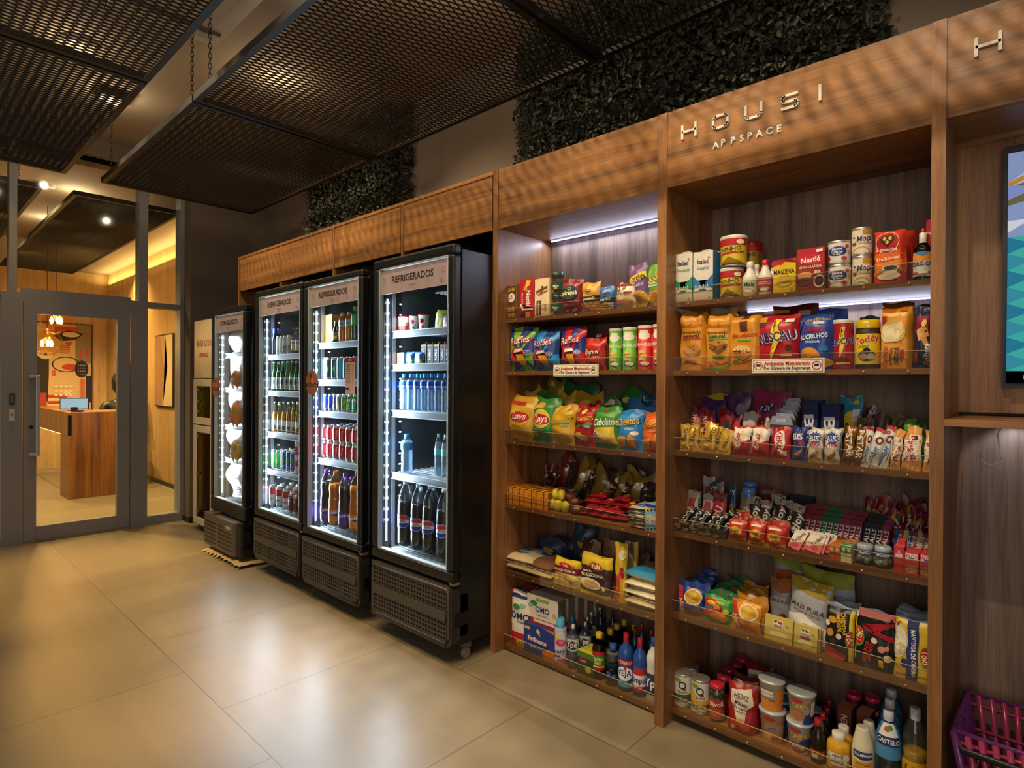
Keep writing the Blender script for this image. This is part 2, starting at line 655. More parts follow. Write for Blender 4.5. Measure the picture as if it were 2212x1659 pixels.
# ---------------------------------------------------------------- hanging expanded metal ceiling
MESHM = M('#37322cM')
MESHM.node_tree.nodes['Principled BSDF'].inputs['Roughness'].default_value = .42
MESHM.node_tree.nodes['Principled BSDF'].inputs['Metallic'].default_value = .55
def mesh_panel(x0, x1, y0, y1, label, z=2.8, chains=()):
    r = empty('ceiling_mesh_panel', ((x0 + x1) / 2, (y0 + y1) / 2, z))
    tag(r, label, 'ceiling panel', 'hanging expanded metal ceiling panels')
    hx, hy = (x1 - x0) / 2, (y1 - y0) / 2
    m = MB()
    t, hh = .012, .035
    m.box(-hx, hx, -hy, -hy + .004, -.004, hh, '#161514m')
    m.box(-hx, hx, hy - .004, hy, -.004, hh, '#161514m')
    m.box(-hx, -hx + .004, -hy + .004, hy - .004, -.004, hh, '#161514m')
    m.box(hx - .004, hx, -hy + .004, hy - .004, -.004, hh, '#161514m')
    m.box(-hx + .004, hx - .004, -hy + .004, -hy + .03, -.004, 0, '#161514m')
    m.box(-hx + .004, hx - .004, hy - .03, hy - .004, -.004, 0, '#161514m')
    m.box(-hx + .004, -hx + .03, -hy + .03, hy - .03, -.004, 0, '#161514m')
    m.box(hx - .03, hx - .004, -hy + .03, hy - .03, -.004, 0, '#161514m')
    m.build('frame', r)
    # wires: a long diamond 75 mm along Y and 30 mm along X
    m = MB()
    sx, sy = .030, .072
    nx, ny = int((2 * hx - .01) / sx), int((2 * hy - .01) / sy)
    sx, sy = (2 * hx - .01) / nx, (2 * hy - .01) / ny
    V, F = [], []
    w, th = .0017, .0050
    for i in range(nx):
        for j in range(ny * 2):
            ya = -hy + .005 + j * sy / 2
            xa = -hx + .005 + i * sx + (0 if j % 2 == 0 else sx / 2)
            for sg in (1, -1):
                if j % 2 == 0:
                    p, q = (xa, ya), (xa + sg * sx / 2, ya + sy / 2)
                else:
                    p, q = (xa, ya), (xa + sg * sx / 2, ya + sy / 2)
                if q[0] > hx or q[0] < -hx or p[0] > hx:
                    continue
                o = len(V)
                V += [(p[0] - w, p[1], 0), (p[0] + w, p[1], th), (q[0] + w, q[1], th), (q[0] - w, q[1], 0),
                      (p[0] - w + .001, p[1], -.001), (p[0] + w + .001, p[1], th - .001), (q[0] + w + .001, q[1], th - .001), (q[0] - w + .001, q[1], -.001)]
                F += [(o, o + 1, o + 2, o + 3), (o + 7, o + 6, o + 5, o + 4), (o + 1, o, o + 4, o + 5), (o + 3, o + 2, o + 6, o + 7)]
    m.add(V, F, MESHM)
    m.build('expanded_mesh', r)
    for cx_, cy_ in chains:
        m = MB()
        zz, k = hh, 0
        while zz < 3.35 - z - .02:
            pts = [(.008 * sin(a) * (k % 2), .008 * sin(a) * (1 - k % 2), zz + .014 + .016 * cos(a)) for a in [2 * pi * i / 8 for i in range(8)]]
            m.tube(pts, .0022, '#121110m', 5, True)
            zz += .026
            k += 1
        m.build('hanging_chain', r, (cx_ - r.location.x, cy_ - r.location.y, 0))
    return r

for i, (a, b) in enumerate(((-5.33, -3.42), (-3.40, -1.60), (-1.58, .3))):
    mesh_panel(a, b, -.90, .236, ('expanded metal ceiling panel over the freezer, beside the dark pilaster',
               'expanded metal ceiling panel over the large fridge at the end of the row', 'expanded metal ceiling panel over the lettered shelving header')[i],
               chains=[(a + .12, -.86), (b - .12, -.86), (a + .12, .2), (b - .12, .2)])
for i, (a, b) in enumerate(((-5.30, -3.38), (-3.36, -1.50))):
    mesh_panel(a, b, -2.25, -1.12, ('expanded metal ceiling panel in the open aisle just inside the glass door', 'expanded metal ceiling panel in the open aisle beside the white ceiling unit')[i],
               chains=[(a + .12, -1.2), (b - .12, -1.27)])
for i, (a, b, c, d) in enumerate(((-8.48, -6.22, -.905, -.06), (-10.9, -8.50, -.89, -.06), (-8.45, -6.22, -2.2, -1.11), (-10.9, -8.48, -2.2, -1.11))):
    mesh_panel(a, b, c, d, ('expanded metal ceiling panel of the lobby just behind the transom glass', 'expanded metal ceiling panel deepest in the lobby above the reception desk',
               'expanded metal ceiling panel of the lobby on the window side by the glass partition', 'expanded metal ceiling panel of the lobby on the window side, far from the glass')[i], z=2.9,
               chains=[(a + .25, d - .08), (b - .12, d - .25)] if i < 2 else [(b - .1, d - .15)])

# recessed lamps and the white unit in the ceiling
def spot_fixture(x, y, label, square=False, z=3.35):
    r = empty('ceiling_spotlight', (x, y, z))
    tag(r, label, 'ceiling light', 'round ceiling spotlights')
    m = MB()
    if square:
        m.box(-.085, .085, -.085, .085, -.05, 0, '#1b1817k')
    else:
        m.lathe([(.085, -.03), (.09, 0)], '#c9c2b6k', 24)
    m.build('housing', r)
    m = MB()
    zb = -.051 if square else -.031
    for q in (.07, .045):
        m.tube([(q * cos(a), q * sin(a), zb) for a in [2 * pi * i / 24 for i in range(24)]], .006, '#f5e8c8M', 6, True)
    m.lathe([(.066, zb - .002), (.03, zb + .012)], '#d8cdb4M', 24)
    m.build('reflector_ring', r)
    m = MB()
    m.lathe([(.018, zb - .004), (.02, zb)], '#ffd79ae6', 12)
    m.build('bulb', r)
for a in ((-4.97, -.91, 'square black recessed spotlight behind the mesh, over the aisle', True), (-4.36, -1.22, 'round white spotlight behind the mesh of the aisle panel, near a chain'),
          (-7.82, -.86, 'round white spotlight on the lobby ceiling seen through the transom'), (-2.45, -1.0, 'round spotlight between the mesh panels over the fridges'),
          (-9.4, -.95, 'round white spotlight deep in the lobby ceiling')):
    spot_fixture(*a)
m = MB()
m.rbox(-3.73, -2.9, -1.3, -.67, 3.30, 3.35, '#cfc4aek', .02, 3, 'Z')
m.box(-3.66, -3.60, -1.2, -.74, 3.292, 3.30, '#b9ad98k')
m.box(-3.45, -2.95, -1.2, -.75, 3.290, 3.30, '#b9ad98k')
m.box(-3.58, -3.56, -1.25, -.7, 3.288, 3.30, '#4f483fk')
tag(m.build('air_conditioner'), 'white cassette unit flush in the ceiling between the mesh panels', 'air conditioner')

# ---------------------------------------------------------------- foliage on the dark wall
LEAFM = [M('#171d12g'), M('#20271ag'), M('#11160eg'), M('#31371fg')]
for mm in LEAFM:
    mm.node_tree.nodes['Principled BSDF'].inputs['Roughness'].default_value = .55
def foliage(x0, x1, z0, z1, n, seed, label, taper=0):
    rnd = random.Random(seed)
    m = MB()
    for mi_ in range(4):
        V, F = [], []
        for i in range(n // 4):
            x, z = rnd.uniform(x0, x1), rnd.uniform(z0, z1)
            edge = min(x - x0, x1 - x)
            if edge < .12 and rnd.random() < .5 - edge * 2:
                continue
            y = .60 - rnd.random() ** 1.4 * (.16 if edge > .1 else .06)
            s = rnd.uniform(.010, .021)
            a, b, c = rnd.uniform(0, 6.28), rnd.uniform(-.8, .8), rnd.uniform(-.8, .8)
            R = Matrix.Rotation(a, 3, 'Y') @ Matrix.Rotation(b, 3, 'X') @ Matrix.Rotation(c, 3, 'Z')
            o = len(V)
            for q in ((0, 0, -1), (.55, -.12, -.3), (.5, -.1, .35), (0, 0, 1), (-.5, -.1, .35), (-.55, -.12, -.3), (0, .1, 0)):
                V.append(R @ (Vector(q) * s) + Vector((x, y, z)))
            F += [(o + 6, o + k, o + (k + 1) % 6) for k in range(6)]
        m.add(V, F, LEAFM[mi_])
    for i in range(14):
        x = rnd.uniform(x0 + .05, x1 - .05)
        pts = [(x + rnd.uniform(-.06, .06), .57, z0 + (z1 - z0) * k / 5) for k in range(6)]
        m.tube(pts, .004, '#2b2118k', 4)
    tag(m.build('climbing_foliage'), label, 'climbing plants', kind='stuff')
foliage(-4.92, -3.46, 2.375, 3.32, 13000, 1, 'dark green leaves covering the wall above the fridges')
foliage(-2.42, -.50, 2.375, 3.32, 18000, 2, 'dark green leaves covering the wall above the lettered header')

# ---------------------------------------------------------------- lobby
dc = -7.94
m = MB()
m.box(dc - .03, dc, -.63, -.02, 0, .92, W_D)
m.box(dc - .62, dc, -.63, -.02, .92, .95, W_D)
m.box(dc - 2.2, dc - .62, -.63, -.30, .92, .95, W_D)
m.box(dc - 2.2, dc, -.63, -.60, .70, .92, W_D)
m.box(dc - .42, dc - .03, -.63, -.60, 0, .70, W_D)
m.box(dc - .70, dc - .42, -.56, -.53, 0, .70, '#a89a78k')
m.box(dc - .45, dc - .42, -.60, -.2, 0, .70, '#b7a67fk')
dk = tag(m.build('reception_desk'), 'walnut reception desk with an open side, seen through the glass door', 'desk')
m = MB()
m.box(dc - 2.1, dc - .45, -.625, -.605, .692, .70, '#ffd98ce5')
m.build('light_strip', dk)
# screen on the desk
r = empty('desk_monitor', (-8.35, -.5, .95), radians(62))
tag(r, 'small flat screen with a pale blue picture on the reception desk', 'monitor')
m = MB()
m.box(-.14, .14, -.012, .012, .02, .15, '#19191bk')
m.build('case', r)
m = MB()
m.box(-.132, .132, -.016, -.0125, .028, .142, '#bfd8e8e0.9')
m.build('screen', r)
m = MB()
m.box(-.06, .06, -.05, .05, 0, .008, '#19191bk')
m.box(-.015, .015, .0, .02, 0, .06, '#19191bk')
m.build('stand', r)
m = MB()
m.box(-.05, .05, -.03, .03, 0, .02, '#161616k')
m.rbox(-.06, .0, -.02, .02, .02, .055, '#161616k', .008)
tag(m.build('card_terminal', None, (-8.1, -.52, .95), (0, 0, 1)), 'small black card terminal in front of the pale blue desk screen', 'card terminal')

# painting (generic shapes) at the end of the lobby
r = empty('wall_painting', (-10.98, -.15, 1.5), radians(90))
tag(r, 'large colourful abstract painting with a black frame behind the reception', 'painting')
W_, H_ = .66, 1.28
m = MB()
m.box(-W_ / 2 - .02, W_ / 2 + .02, -.03, .0, -H_ / 2 - .02, H_ / 2 + .02, '#231a14k')
m.build('frame', r)
m = MB()
m.box(-W_ / 2, W_ / 2, -.034, -.03, -H_ / 2, H_ / 2, '#c9ae7cm')
Pf = lambda x, z, o: (x - W_ / 2, -.034 - o, z - H_ / 2)
rnd = random.Random(5)
ops = [('r', '#33291fm', 0, .1, .22, .62), ('r', '#8c7a50m', .7, .55, 1, 1), ('p', '#d4b58am', [(.2, .1), (.75, .1), (.8, .5), (.6, .62), (.3, .6), (.22, .4)]),
       ('e', '#d9c79am', .16, .64, .13, .055), ('e', '#2b221cm', .16, .64, .03, .012), ('r', '#b8402fm', .32, .9, .74, .97), ('p', '#241d18m', [(.3, .86), (.55, .93), (.86, .9), (.7, .82), (.45, .8)]),
       ('e', '#d6c089m', .62, .88, .16, .03), ('e', '#bb4a3am', .58, .78, .07, .02), ('r', '#d08a58m', .42, .66, .6, .76)]
ops += [('r', '#2b221cm', .42, .66 + .022 * i, .6, .668 + .022 * i) for i in range(5)]
ops += [('e', '#2b221cm', .53, .53, .26, .09, .9), ('e', '#c2402fm', .62, .50, .17, .035), ('e', '#231c17m', .82, .48, .13, .1), ('r', '#c2402fm', .9, .62, .95, .72), ('r', '#c2402fm', .78, .6, .83, .7),
        ('r', '#b04032m', .0, .0, .18, .2), ('r', '#c9683am', .80, .1, .88, .36), ('r', '#2b221cm', .9, .08, 1, .4), ('e', '#e0ceb0m', .55, .2, .08, .03), ('r', '#cf5f45m', .28, .4, .34, .46)]
ops += [('r', ('#b8402fm', '#dcc79am')[i % 2], .2, .0 + .035 * i, .55, .035 + .035 * i) for i in range(5)]
ops += [('e', '#efe6d4m', .35 + .09 * i, .17 + .05 * j, .028, .011) for i in range(4) for j in range(3)]
ops += [('e', '#d9cdb0m', .76 + .04 * i, .42 + .035 * j, .008, .004) for i in range(4) for j in range(4)]
decals(m, Pf, W_, H_, ops)
m.build('canvas', r)
# framed picture on the oak wall
r = empty('wall_picture', (-8.2, .395, 1.43), 0)
tag(r, 'thin framed pale brown picture on the oak wall, seen through the side glass', 'picture')
m = MB()
m.box(-.34, .34, -.02, 0, -.45, .45, '#2e241bk')
m.build('frame', r)
m = MB()
m.box(-.325, .325, -.024, -.02, -.435, .435, '#b3946cm')
decals(m, lambda x, z, o: (x - .325, -.024 - o, z - .435), .65, .87, [('p', '#a07a55m', [(0, 0), (.4, 0), (.55, .5), (.3, 1), (0, 1)]), ('p', '#d5bc92m', [(.5, 0), (1, 0), (1, 1), (.62, 1), (.75, .55)])])
m.build('canvas', r)
# pendant globes
def globe(x, y, z, R, label, cord):
    r = empty('globe_pendant', (x, y, z))
    tag(r, label, 'pendant lamp', 'clear glass globes with bulbs')
    m = MB()
    m.lathe([(R * sin(pi * i / 16) + .0005, -R * cos(pi * i / 16)) for i in range(17)], '#ffeacdc', 24, caps=False)
    m.build('glass_globe', r)
    m = MB()
    m.tube([(0, 0, R), (0, 0, cord)], .004, '#1c1714k', 6)
    m.lathe([(.03, R - .05), (.022, R + .02)], '#8a6a35M', 12)
    for k in range(3):
        a = k * 2.1
        m.tube([(0, 0, R - .05), (.02 * cos(a), .02 * sin(a), R * .4), (.05 * cos(a), .05 * sin(a), .03)], .004, '#8a6a35M', 5)
    m.build('stem', r)
    for k in range(3):
        a = k * 2.1
        m = MB()
        m.lathe([(.002, -.05), (.016, -.035), (.02, -.01), (.012, .02), (.006, .035)], '#ffb85ae22', 12)
        m.build('bulb', r, (.05 * cos(a), .05 * sin(a), 0))
    lamp('globe_light', 'POINT', (x, y, z - .03), 26, (1, .6, .22), shadow_soft_size=.05)
globe(-8.7, -.70, 1.74, .15, 'clear glass globe lamp, the lower of the two above the reception desk', 1.6)
globe(-8.4, -.66, 1.99, .16, 'clear glass globe lamp, the upper of the two above the reception desk', 1.3)

# person at the desk
r = MB()
def skin(name, pts, edges, rad, mat, parent=None, sub=2):
    me = bpy.data.meshes.new(name)
    me.from_pydata(pts, edges, [])
    o = bpy.data.objects.new(name, me)
    COL.objects.link(o)
    o.parent = parent
    me.materials.append(M(mat))
    sk = o.modifiers.new('skin', 'SKIN')
    for i, v in enumerate(me.skin_vertices[0].data):
        v.radius = (rad[i], rad[i]) if not isinstance(rad[i], tuple) else rad[i]
    me.skin_vertices[0].data[0].use_root = True
    sk.use_smooth_shade = True
    s = o.modifiers.new('sub', 'SUBSURF')
    s.levels = s.render_levels = sub
    return o
pe = skin('person', [(0, 0, .5), (0, 0, .7), (0, 0, .92), (0, 0, 1.05), (0, 0, 1.12), (0, .01, 1.2), (0, .02, 1.29), (-.19, 0, 1.0), (-.24, -.05, .76), (-.16, -.26, .74), (.19, 0, 1.0), (.24, -.05, .76), (.16, -.26, .74),
                     (-.1, -.2, .5), (-.1, -.42, .48), (-.1, -.42, .08), (.1, -.2, .5), (.1, -.42, .48), (.1, -.42, .08), (-.1, -.52, .05), (.1, -.52, .05)],
          [(0, 1), (1, 2), (2, 3), (3, 4), (4, 5), (5, 6), (2, 7), (7, 8), (8, 9), (2, 10), (10, 11), (11, 12), (0, 13), (13, 14), (14, 15), (0, 16), (16, 17), (17, 18), (15, 19), (18, 20)],
          [.14, .13, .13, .06, .05, .075, .08, .055, .045, .03, .055, .045, .03, .08, .06, .045, .08, .06, .045, .035, .035], '#17161ak')
pe.location = (-8.92, .10, 0)
pe.rotation_euler = (0, 0, radians(-90 + 180))
tag(pe, 'person in dark clothes with dark hair seated behind the reception desk', 'person')
m = MB()
m.lathe([(.01, 1.12), (.075, 1.15), (.095, 1.22), (.098, 1.3), (.07, 1.38), (.01, 1.405)], '#c09070k', 16, sx=.92, caps=True)
m.build('face', pe)
m = MB()
m.lathe([(.06, 1.13), (.1, 1.2), (.108, 1.3), (.08, 1.39), (.01, 1.42)], '#14100ek', 16, c=(0, .02, 0))
m.build('hair', pe)

# garden and daylight beyond the far glass
m = MB()
rnd = random.Random(8)
for i in range(500):
    x, y, z = rnd.uniform(-10.7, -6.4), rnd.uniform(-4.2, -3.8), rnd.uniform(0, 2.6)
    s = rnd.uniform(.06, .14)
    m.lathe([(s * .1, -s * .5), (s, 0), (s * .1, s * .5)], ('#5f8a3ag', '#86ad4bg', '#3f6a2cg')[i % 3], 5, (x, y, z))
tag(m.build('garden_hedge'), 'bright green hedge outdoors past the far glass', 'hedge', kind='stuff')
# ---------------------------------------------------------------- refrigerators
YF = -.25
def grille(m, x0, x1, z0, z1, y):
    """moulded plinth cover with two rows of round holes"""
    G = '#453f38k'
    r = .05
    # outer plate as frame pieces around two perforated fields
    n = 6
    m.rbox(x0, x1, y, y + .10, z0, z1, '#2b2927k', r, 5, 'Y')
    m.tube([(x0 + r * .6, y - .002, z1 - .02), (x0 + .02, y - .002, z1 - .04), (x0 + .02, y - .002, z0 + r), (x0 + r * .8, y - .002, z0 + .02), (x1 - r * .8, y - .002, z0 + .02), (x1 - .02, y - .002, z0 + r), (x1 - .02, y - .002, z1 - .04), (x1 - r * .6, y - .002, z1 - .02)], .008, G, 6, True)
    xa, xb = x0 + .03, x1 - .03
    def field(za, zb, rows):
        cols = 26
        cw, ch = (xb - xa) / cols, (zb - za) / rows
        V, F = [], []
        for i in range(cols):
            for j in range(rows):
                cx, cz = xa + (i + .5) * cw, za + (j + .5) * ch
                o = len(V)
                R = min(cw, ch) * .38
                N = 8
                for k in range(N):
                    t = 2 * pi * (k + .5) / N
                    V.append((cx + R * cos(t), y - .006, cz + R * sin(t)))
                for k in range(N):
                    t = 2 * pi * (k + .5) / N
                    mx = max(abs(cos(t)), abs(sin(t)))
                    V.append((cx + cw / 2 * max(-1, min(1, cos(t) / mx)), y - .006, cz + ch / 2 * max(-1, min(1, sin(t) / mx))))
                for k in range(N):
                    V.append((V[o + k][0], y + .004, V[o + k][2]))
                for k in range(N):
                    l = (k + 1) % N
                    F.append((o + k, o + l, o + N + l, o + N + k)[::-1])
                    F.append((o + 2 * N + k, o + 2 * N + l, o + l, o + k)[::-1])
        # corner squares between octagon corners
        m.add(V, F, G)
        for i in range(cols + 1):
            for j in range(rows + 1):
                x, z = xa + i * cw, za + j * ch
                e, g = cw * .31, ch * .31
                m.add([(max(xa, x - e), y - .0055, z), (x, y - .0055, max(za, z - g)), (min(xb, x + e), y - .0055, z), (x, y - .0055, min(zb, z + g))], [(0, 1, 2, 3)], G)
        m.box(xa, xb, y + .0045, y + .006, za, zb, '#060606k')
    h = z1 - z0
    field(z0 + .035, z0 + .035 + h * .30, 4)
    field(z1 - .03 - h * .30, z1 - .03, 4)
    m.rbox(xa, xb, y - .012, y, z0 + .038 + h * .30, z1 - .033 - h * .30, G, .012)
    m.box(x0 + .01, x1 - .01, y - .004, y, z1 - .03, z1 - .004, G)
    m.box(x0 + .04, x1 - .04, y - .004, y, z0 + .004, z0 + .035, G)

def fridge(sy, x0, x1, ztop, ox0, ox1, oz0, oz1, gz0, gz1, sign_z, shelves, label, signtext, frost=False, name='refrigerator'):
    r = empty(name, ((x0 + x1) / 2, 0, 0))
    X = r.location.x
    tag(r, label, 'refrigerator' if name == 'refrigerator' else 'freezer')
    L = lambda a: a - X
    yb = .38
    m = MB()
    IL, IR = ox0 - .02, ox1 + .02
    zf = oz0 - .02
    # cabinet shell
    m.box(L(x0), L(IL), YF + .055, yb, .09, ztop - .02, BLACKM)
    m.box(L(IR), L(x1), YF + .055, yb, .09, ztop - .02, BLACKM)
    m.box(L(IL), L(IR), yb - .04, yb, .09, ztop - .02, BLACKM)
    m.box(L(IL), L(IR), YF + .055, yb - .04, .09, zf, '#4a4e52k')
    m.box(L(IL), L(IR), YF + .055, yb - .04, oz1 + .02, ztop - .02, BLACKM)
    m.build('cabinet', r)
    m = MB()
    ST = '#8d949b'
    IN = M('#3c4248k') if not frost else M('#6b6259k')
    IN.node_tree.nodes['Principled BSDF'].inputs['Roughness'].default_value = .22
    m.box(L(IL), L(IL) + .003, YF + .06, yb - .042, zf, oz1 + .02, IN)
    m.box(L(IR) - .003, L(IR), YF + .06, yb - .042, zf, oz1 + .02, IN)
    m.box(L(IL) + .003, L(IR) - .003, yb - .048, yb - .041, zf, oz1 + .02, '#33383dk')
    for q in range(9):
        m.box(L(IR) - .25, L(IR) - .02, YF + .12 + q * .03, YF + .128 + q * .03, oz1 - .145, oz1 - .138, '#aeb4b8M')
    for xx in (L(IL) + .004, L(IR) - .012):
        for yy in (YF + .1, yb - .07):
            m.box(xx, xx + .008, yy, yy + .02, zf, oz1, '#9aa1a7M')
    m.build('liner', r)
    # door frame
    m = MB()
    m.box(L(x0), L(x1), YF, YF + .05, oz1, ztop, BLACKM)
    m.box(L(x0), L(x1), YF, YF + .05, gz1 + .012, oz0, BLACKM)
    m.box(L(x0), L(ox0), YF, YF + .05, oz0, oz1, BLACKM)
    m.box(L(ox1), L(x1), YF, YF + .05, oz0, oz1, BLACKM)
    d = bev(m.build('door', r), .012, 3)
    m = MB()
    e = .006
    for b in ((ox0, ox0 + e, oz0, oz1), (ox1 - e, ox1, oz0, oz1), (ox0 + e, ox1 - e, oz0, oz0 + e), (ox0 + e, ox1 - e, oz1 - e, oz1)):
        m.box(L(b[0]), L(b[1]), YF + .006, YF + .03, b[2], b[3], '#a9b7b8k')
    m.build('gasket', d)
    m = MB()
    m.box(L(ox0), L(ox1), YF + .012, YF + .016, oz0, oz1, '#f4f8fac')
    m.build('glass', d)
    # name strip behind the glass
    m = MB()
    SW, SH = ox1 - ox0 - .02, oz1 - .012 - sign_z
    m.box(L(ox0) + .01, L(ox1) - .01, YF + .009, YF + .0115, sign_z, oz1 - .012, '#9b8a8am')
    decals(m, lambda x, z, o: (L(ox0) + .01 + x, YF + .009 - o, sign_z + z), SW, SH,
           [('r', '#857473m', 0, .88, 1, 1), ('t', '#2c2322m', signtext, .5, .56, .28, 0, .70, .05), ('t', '#4a3a36m', 'H O U S I', .5, .24, .07, 0, .3), ('t', '#4a3a36m', 'APPSPACE', .5, .13, .035, 0, .12),
            ('e', '#96736am', .06, .62, .025, .09, .8), ('e', '#96736am', .95, .6, .03, .1, .8), ('e', '#96736am', .93, .2, .02, .08, .7)])
    m.build('name_strip', d)
    # shelves
    for k, z in enumerate(shelves):
        m = MB()
        yf = YF + sy
        m.box(L(IL) + .006, L(IR) - .006, yf, yf + .004, z - .035, z, '#767d84M')
        m.box(L(IL) + .006, L(IR) - .006, yf - .004, yf + .006, z - .004, z, '#c3cbd2M')
        m.box(L(IL) + .006, L(IR) - .006, yf - .004, yf + .006, z - .038, z - .034, '#c3cbd2M')
        for q in range(1, 13):
            m.box(L(IL) + .01, L(IR) - .01, yf + q * .038, yf + q * .038 + .006, z - .008, z - .001, '#9aa2a9M')
        for q in range(5):
            xx = L(IL) + .02 + q * (IR - IL - .05) / 4
            m.box(xx, xx + .008, yf + .004, yb - .06, z - .014, z - .008, '#9aa2a9M')
        m.build('wire_shelf', r)
    m = MB()
    for q in range(4):
        m.box(L(IL) + .01, L(IR) - .01, YF + .07 + q * .025, YF + .076 + q * .025, zf, zf + .006, '#b9c0c6M')
    m.box(L(IL) + .01, L(IR) - .01, YF + .16, yb - .06, zf, oz0 + .0, '#5d646bM')
    m.build('floor_tray', r)
    # LED strip
    m = MB()
    zt = sign_z - .01
    n = int((zt - oz0 - .06) / .058)
    m.box(L(IL) + .003, L(IL) + .007, YF + .064, YF + .076, oz0 + .02, zt, '#dfe8eee1.3')
    for q in range(n):
        zz = zt - .02 - q * .058
        m.lathe([(.001, -.007), (.006, -.004), (.007, 0), (.006, .004), (.001, .007)], '#e8f3ffe55', 8, (L(IL) + .009, YF + .070, zz))
        for yy, w_, ee in ((YF + .105, .012, 16), (YF + .15, .014, 6)):  # glowing dashes imitate the dots' reflections on the liner wall
            m.box(L(IL) + .003, L(IL) + .0045, yy, yy + w_, zz - .003, zz + .003, '#e8f3ffe%d' % ee)
    m.build('led_strip', r)
    hgt = zt - oz0
    lamp('fridge_light', 'AREA', (ox0 + .004, YF + .060, oz0 + hgt / 2), 24 if not frost else 7, COOL, (radians(0), radians(-90), radians(22)), shape='RECTANGLE', size=hgt, size_y=.02)
    # plinth
    if not frost:
        m = MB()
        grille(m, L(x0), L(x1), gz0, gz1, YF - .0)
        m.build('plinth_grille', r)
        m = MB()
        m.box(L(x1) - .03, L(x1), YF + .01, YF + .05, gz1 + .0, gz1 + .012, '#b08f84M')
        m.build('hinge', r)
        m = MB()
        m.box(L(x1) - .001, L(x1) + .004, YF + .02, YF + .10, gz0 + .1, gz0 + .16, '#060606k')
        m.build('grip_recess', r)
    else:
        m = MB()
        G = '#5b554ek'
        m.rbox(L(x0) + .0, L(x1) - .06, YF - .05, YF + .1, gz0, gz1, G, .02, 3, 'Z')
        m.rbox(L(x1) - .06, L(x1), YF - .03, YF + .1, gz0, gz1, '#19191ak', .02, 3, 'Z')
        for a, b, rows in ((x0 + .03, x0 + .24, 6), (x0 + .29, x1 - .10, 6)):
            for q in range(rows):
                zz = gz1 - .065 - q * .030
                if a > x0 + .1 and q == 0:
                    m.rbox(L(a), L(a + .10), YF - .0515, YF - .048, zz, zz + .014, '#050505k', .006)
                    continue
                m.rbox(L(a), L(b), YF - .0515, YF - .048, zz, zz + .014, '#050505k', .006)
        m.box(L(x1) - .2, L(x1) - .12, YF - .0515, YF - .05, gz1 - .058, gz1 - .038, '#b9aa8fk')
        for zz in (gz0 + .06, gz0 + .19):
            m.rbox(L(x1) - .005, L(x1) + .006, YF + .0, YF + .09, zz, zz + .03, '#050505k', .01, 3, 'X')
        m.box(L(x0) + .17, L(x0) + .22, YF - .045, YF + .01, gz1, gz1 + .02, '#8a6a5aM')
        m.build('plinth_grille', r)
    for sx in (-1, 1):
        for yy in (YF + .12, yb - .08):
            m = MB()
            xx = sx * ((x1 - x0) / 2 - .035)
            m.lathe([(.024, -.008), (.026, 0), (.024, .008)], '#8b8378k', 14)
            o = m.build('caster', r, (xx, yy, .027), (0, pi / 2, 0))
            m = MB()
            m.box(-.02, .02, -.018, .018, .03, .095 - .0, '#77716aM')
            q = m.build('fork', o)
            q.rotation_euler = (0, -pi / 2, 0)
            q.location = (.0, 0, 0)
            q.matrix_parent_inverse = Matrix()
            q.location = Vector((0, 0, 0))
    return r

F4 = fridge(.10, -2.692, -2.046, 1.945, -2.643, -2.09, .437, 1.897, .082, .373, 1.762, (1.580, 1.404, 1.158, .827), 'tall black refrigerator standing against the wooden shelving, largest in view', 'REFRIGERADOS')
F3 = fridge(.082, -3.447, -2.795, 1.922, -3.395, -2.84, .42, 1.885, .075, .362, 1.757, (1.546, 1.320, 1.127, .836), 'tall black refrigerator with a round copper sticker and a paper price list on its glass', 'REFRIGERADOS')
F2 = fridge(.072, -4.138, -3.468, 1.928, -4.085, -3.50, .43, 1.887, .085, .366, 1.754, (1.492, 1.243, .957, .699), 'tall black refrigerator of beer bottles and cans, next to the shorter freezer', 'REFRIGERADOS')
F1 = fridge(.09, -4.935, -4.295, 1.862, -4.875, -4.345, .40, 1.815, .045, .285, 1.68, (1.525, 1.255, .965, .705), 'black freezer with slatted plinth and frosted packs, shorter than its neighbours', 'CONGELADOS', True, 'upright_freezer')

def round_sticker(x, z, R, label):
    m = MB()
    P = lambda u, v, o: (u - R, -o, v - R)
    decals(m, P, 2 * R, 2 * R, [('e', '#a0604am', .5, .5, .5), ('r', '#2a1f1cm', .02, .33, .98, .47), ('r', '#a0604am', .12, .36, .88, .44), ('e', '#3a2a26m', .4, .78, .06, .09), ('e', '#c98d74m', .55, .58, .1, .12), ('t', '#3a2420m', 'AQUI TEM', .5, .4, .05, 0, .6)], off=.001)
    tag(m.build('round_sticker', None, (x, YF - .002, z)), label, 'sticker')
p = at(675, 827, Y=YF)
round_sticker(p.x, p.z, .075, 'round copper sticker low on the glass of the refrigerator with juices and sodas')
p = at(467, 836, Y=YF)
round_sticker(p.x, p.z, .075, 'round copper sticker on the glass of the freezer')
m = MB()
p = at(757, 812, Y=YF)
decals(m, lambda x, z, o: (x, -o, z), .10, .20, [('r', '#c8aaa0m', 0, 0, 1, 1), ('r', '#93302fm', 0, .88, 1, 1), ('t', '#e8d8d0m', 'LISTA', .5, .94, .05)] + [('r', '#7a5d58m', .1, .8 - .06 * i, .6 - .1 * (i % 2), .815 - .06 * i) for i in range(9)] +
       [('r', '#7a5d58m', .78, .8 - .06 * i, .9, .815 - .06 * i) for i in range(9)] + [('r', '#2a2322m', .1, .12, .5, .17)], off=.001)
tag(m.build('price_list', None, (p.x - .05, YF - .002, p.z - .10)), 'paper price list with a dark red heading taped inside the refrigerator glass', 'price list')

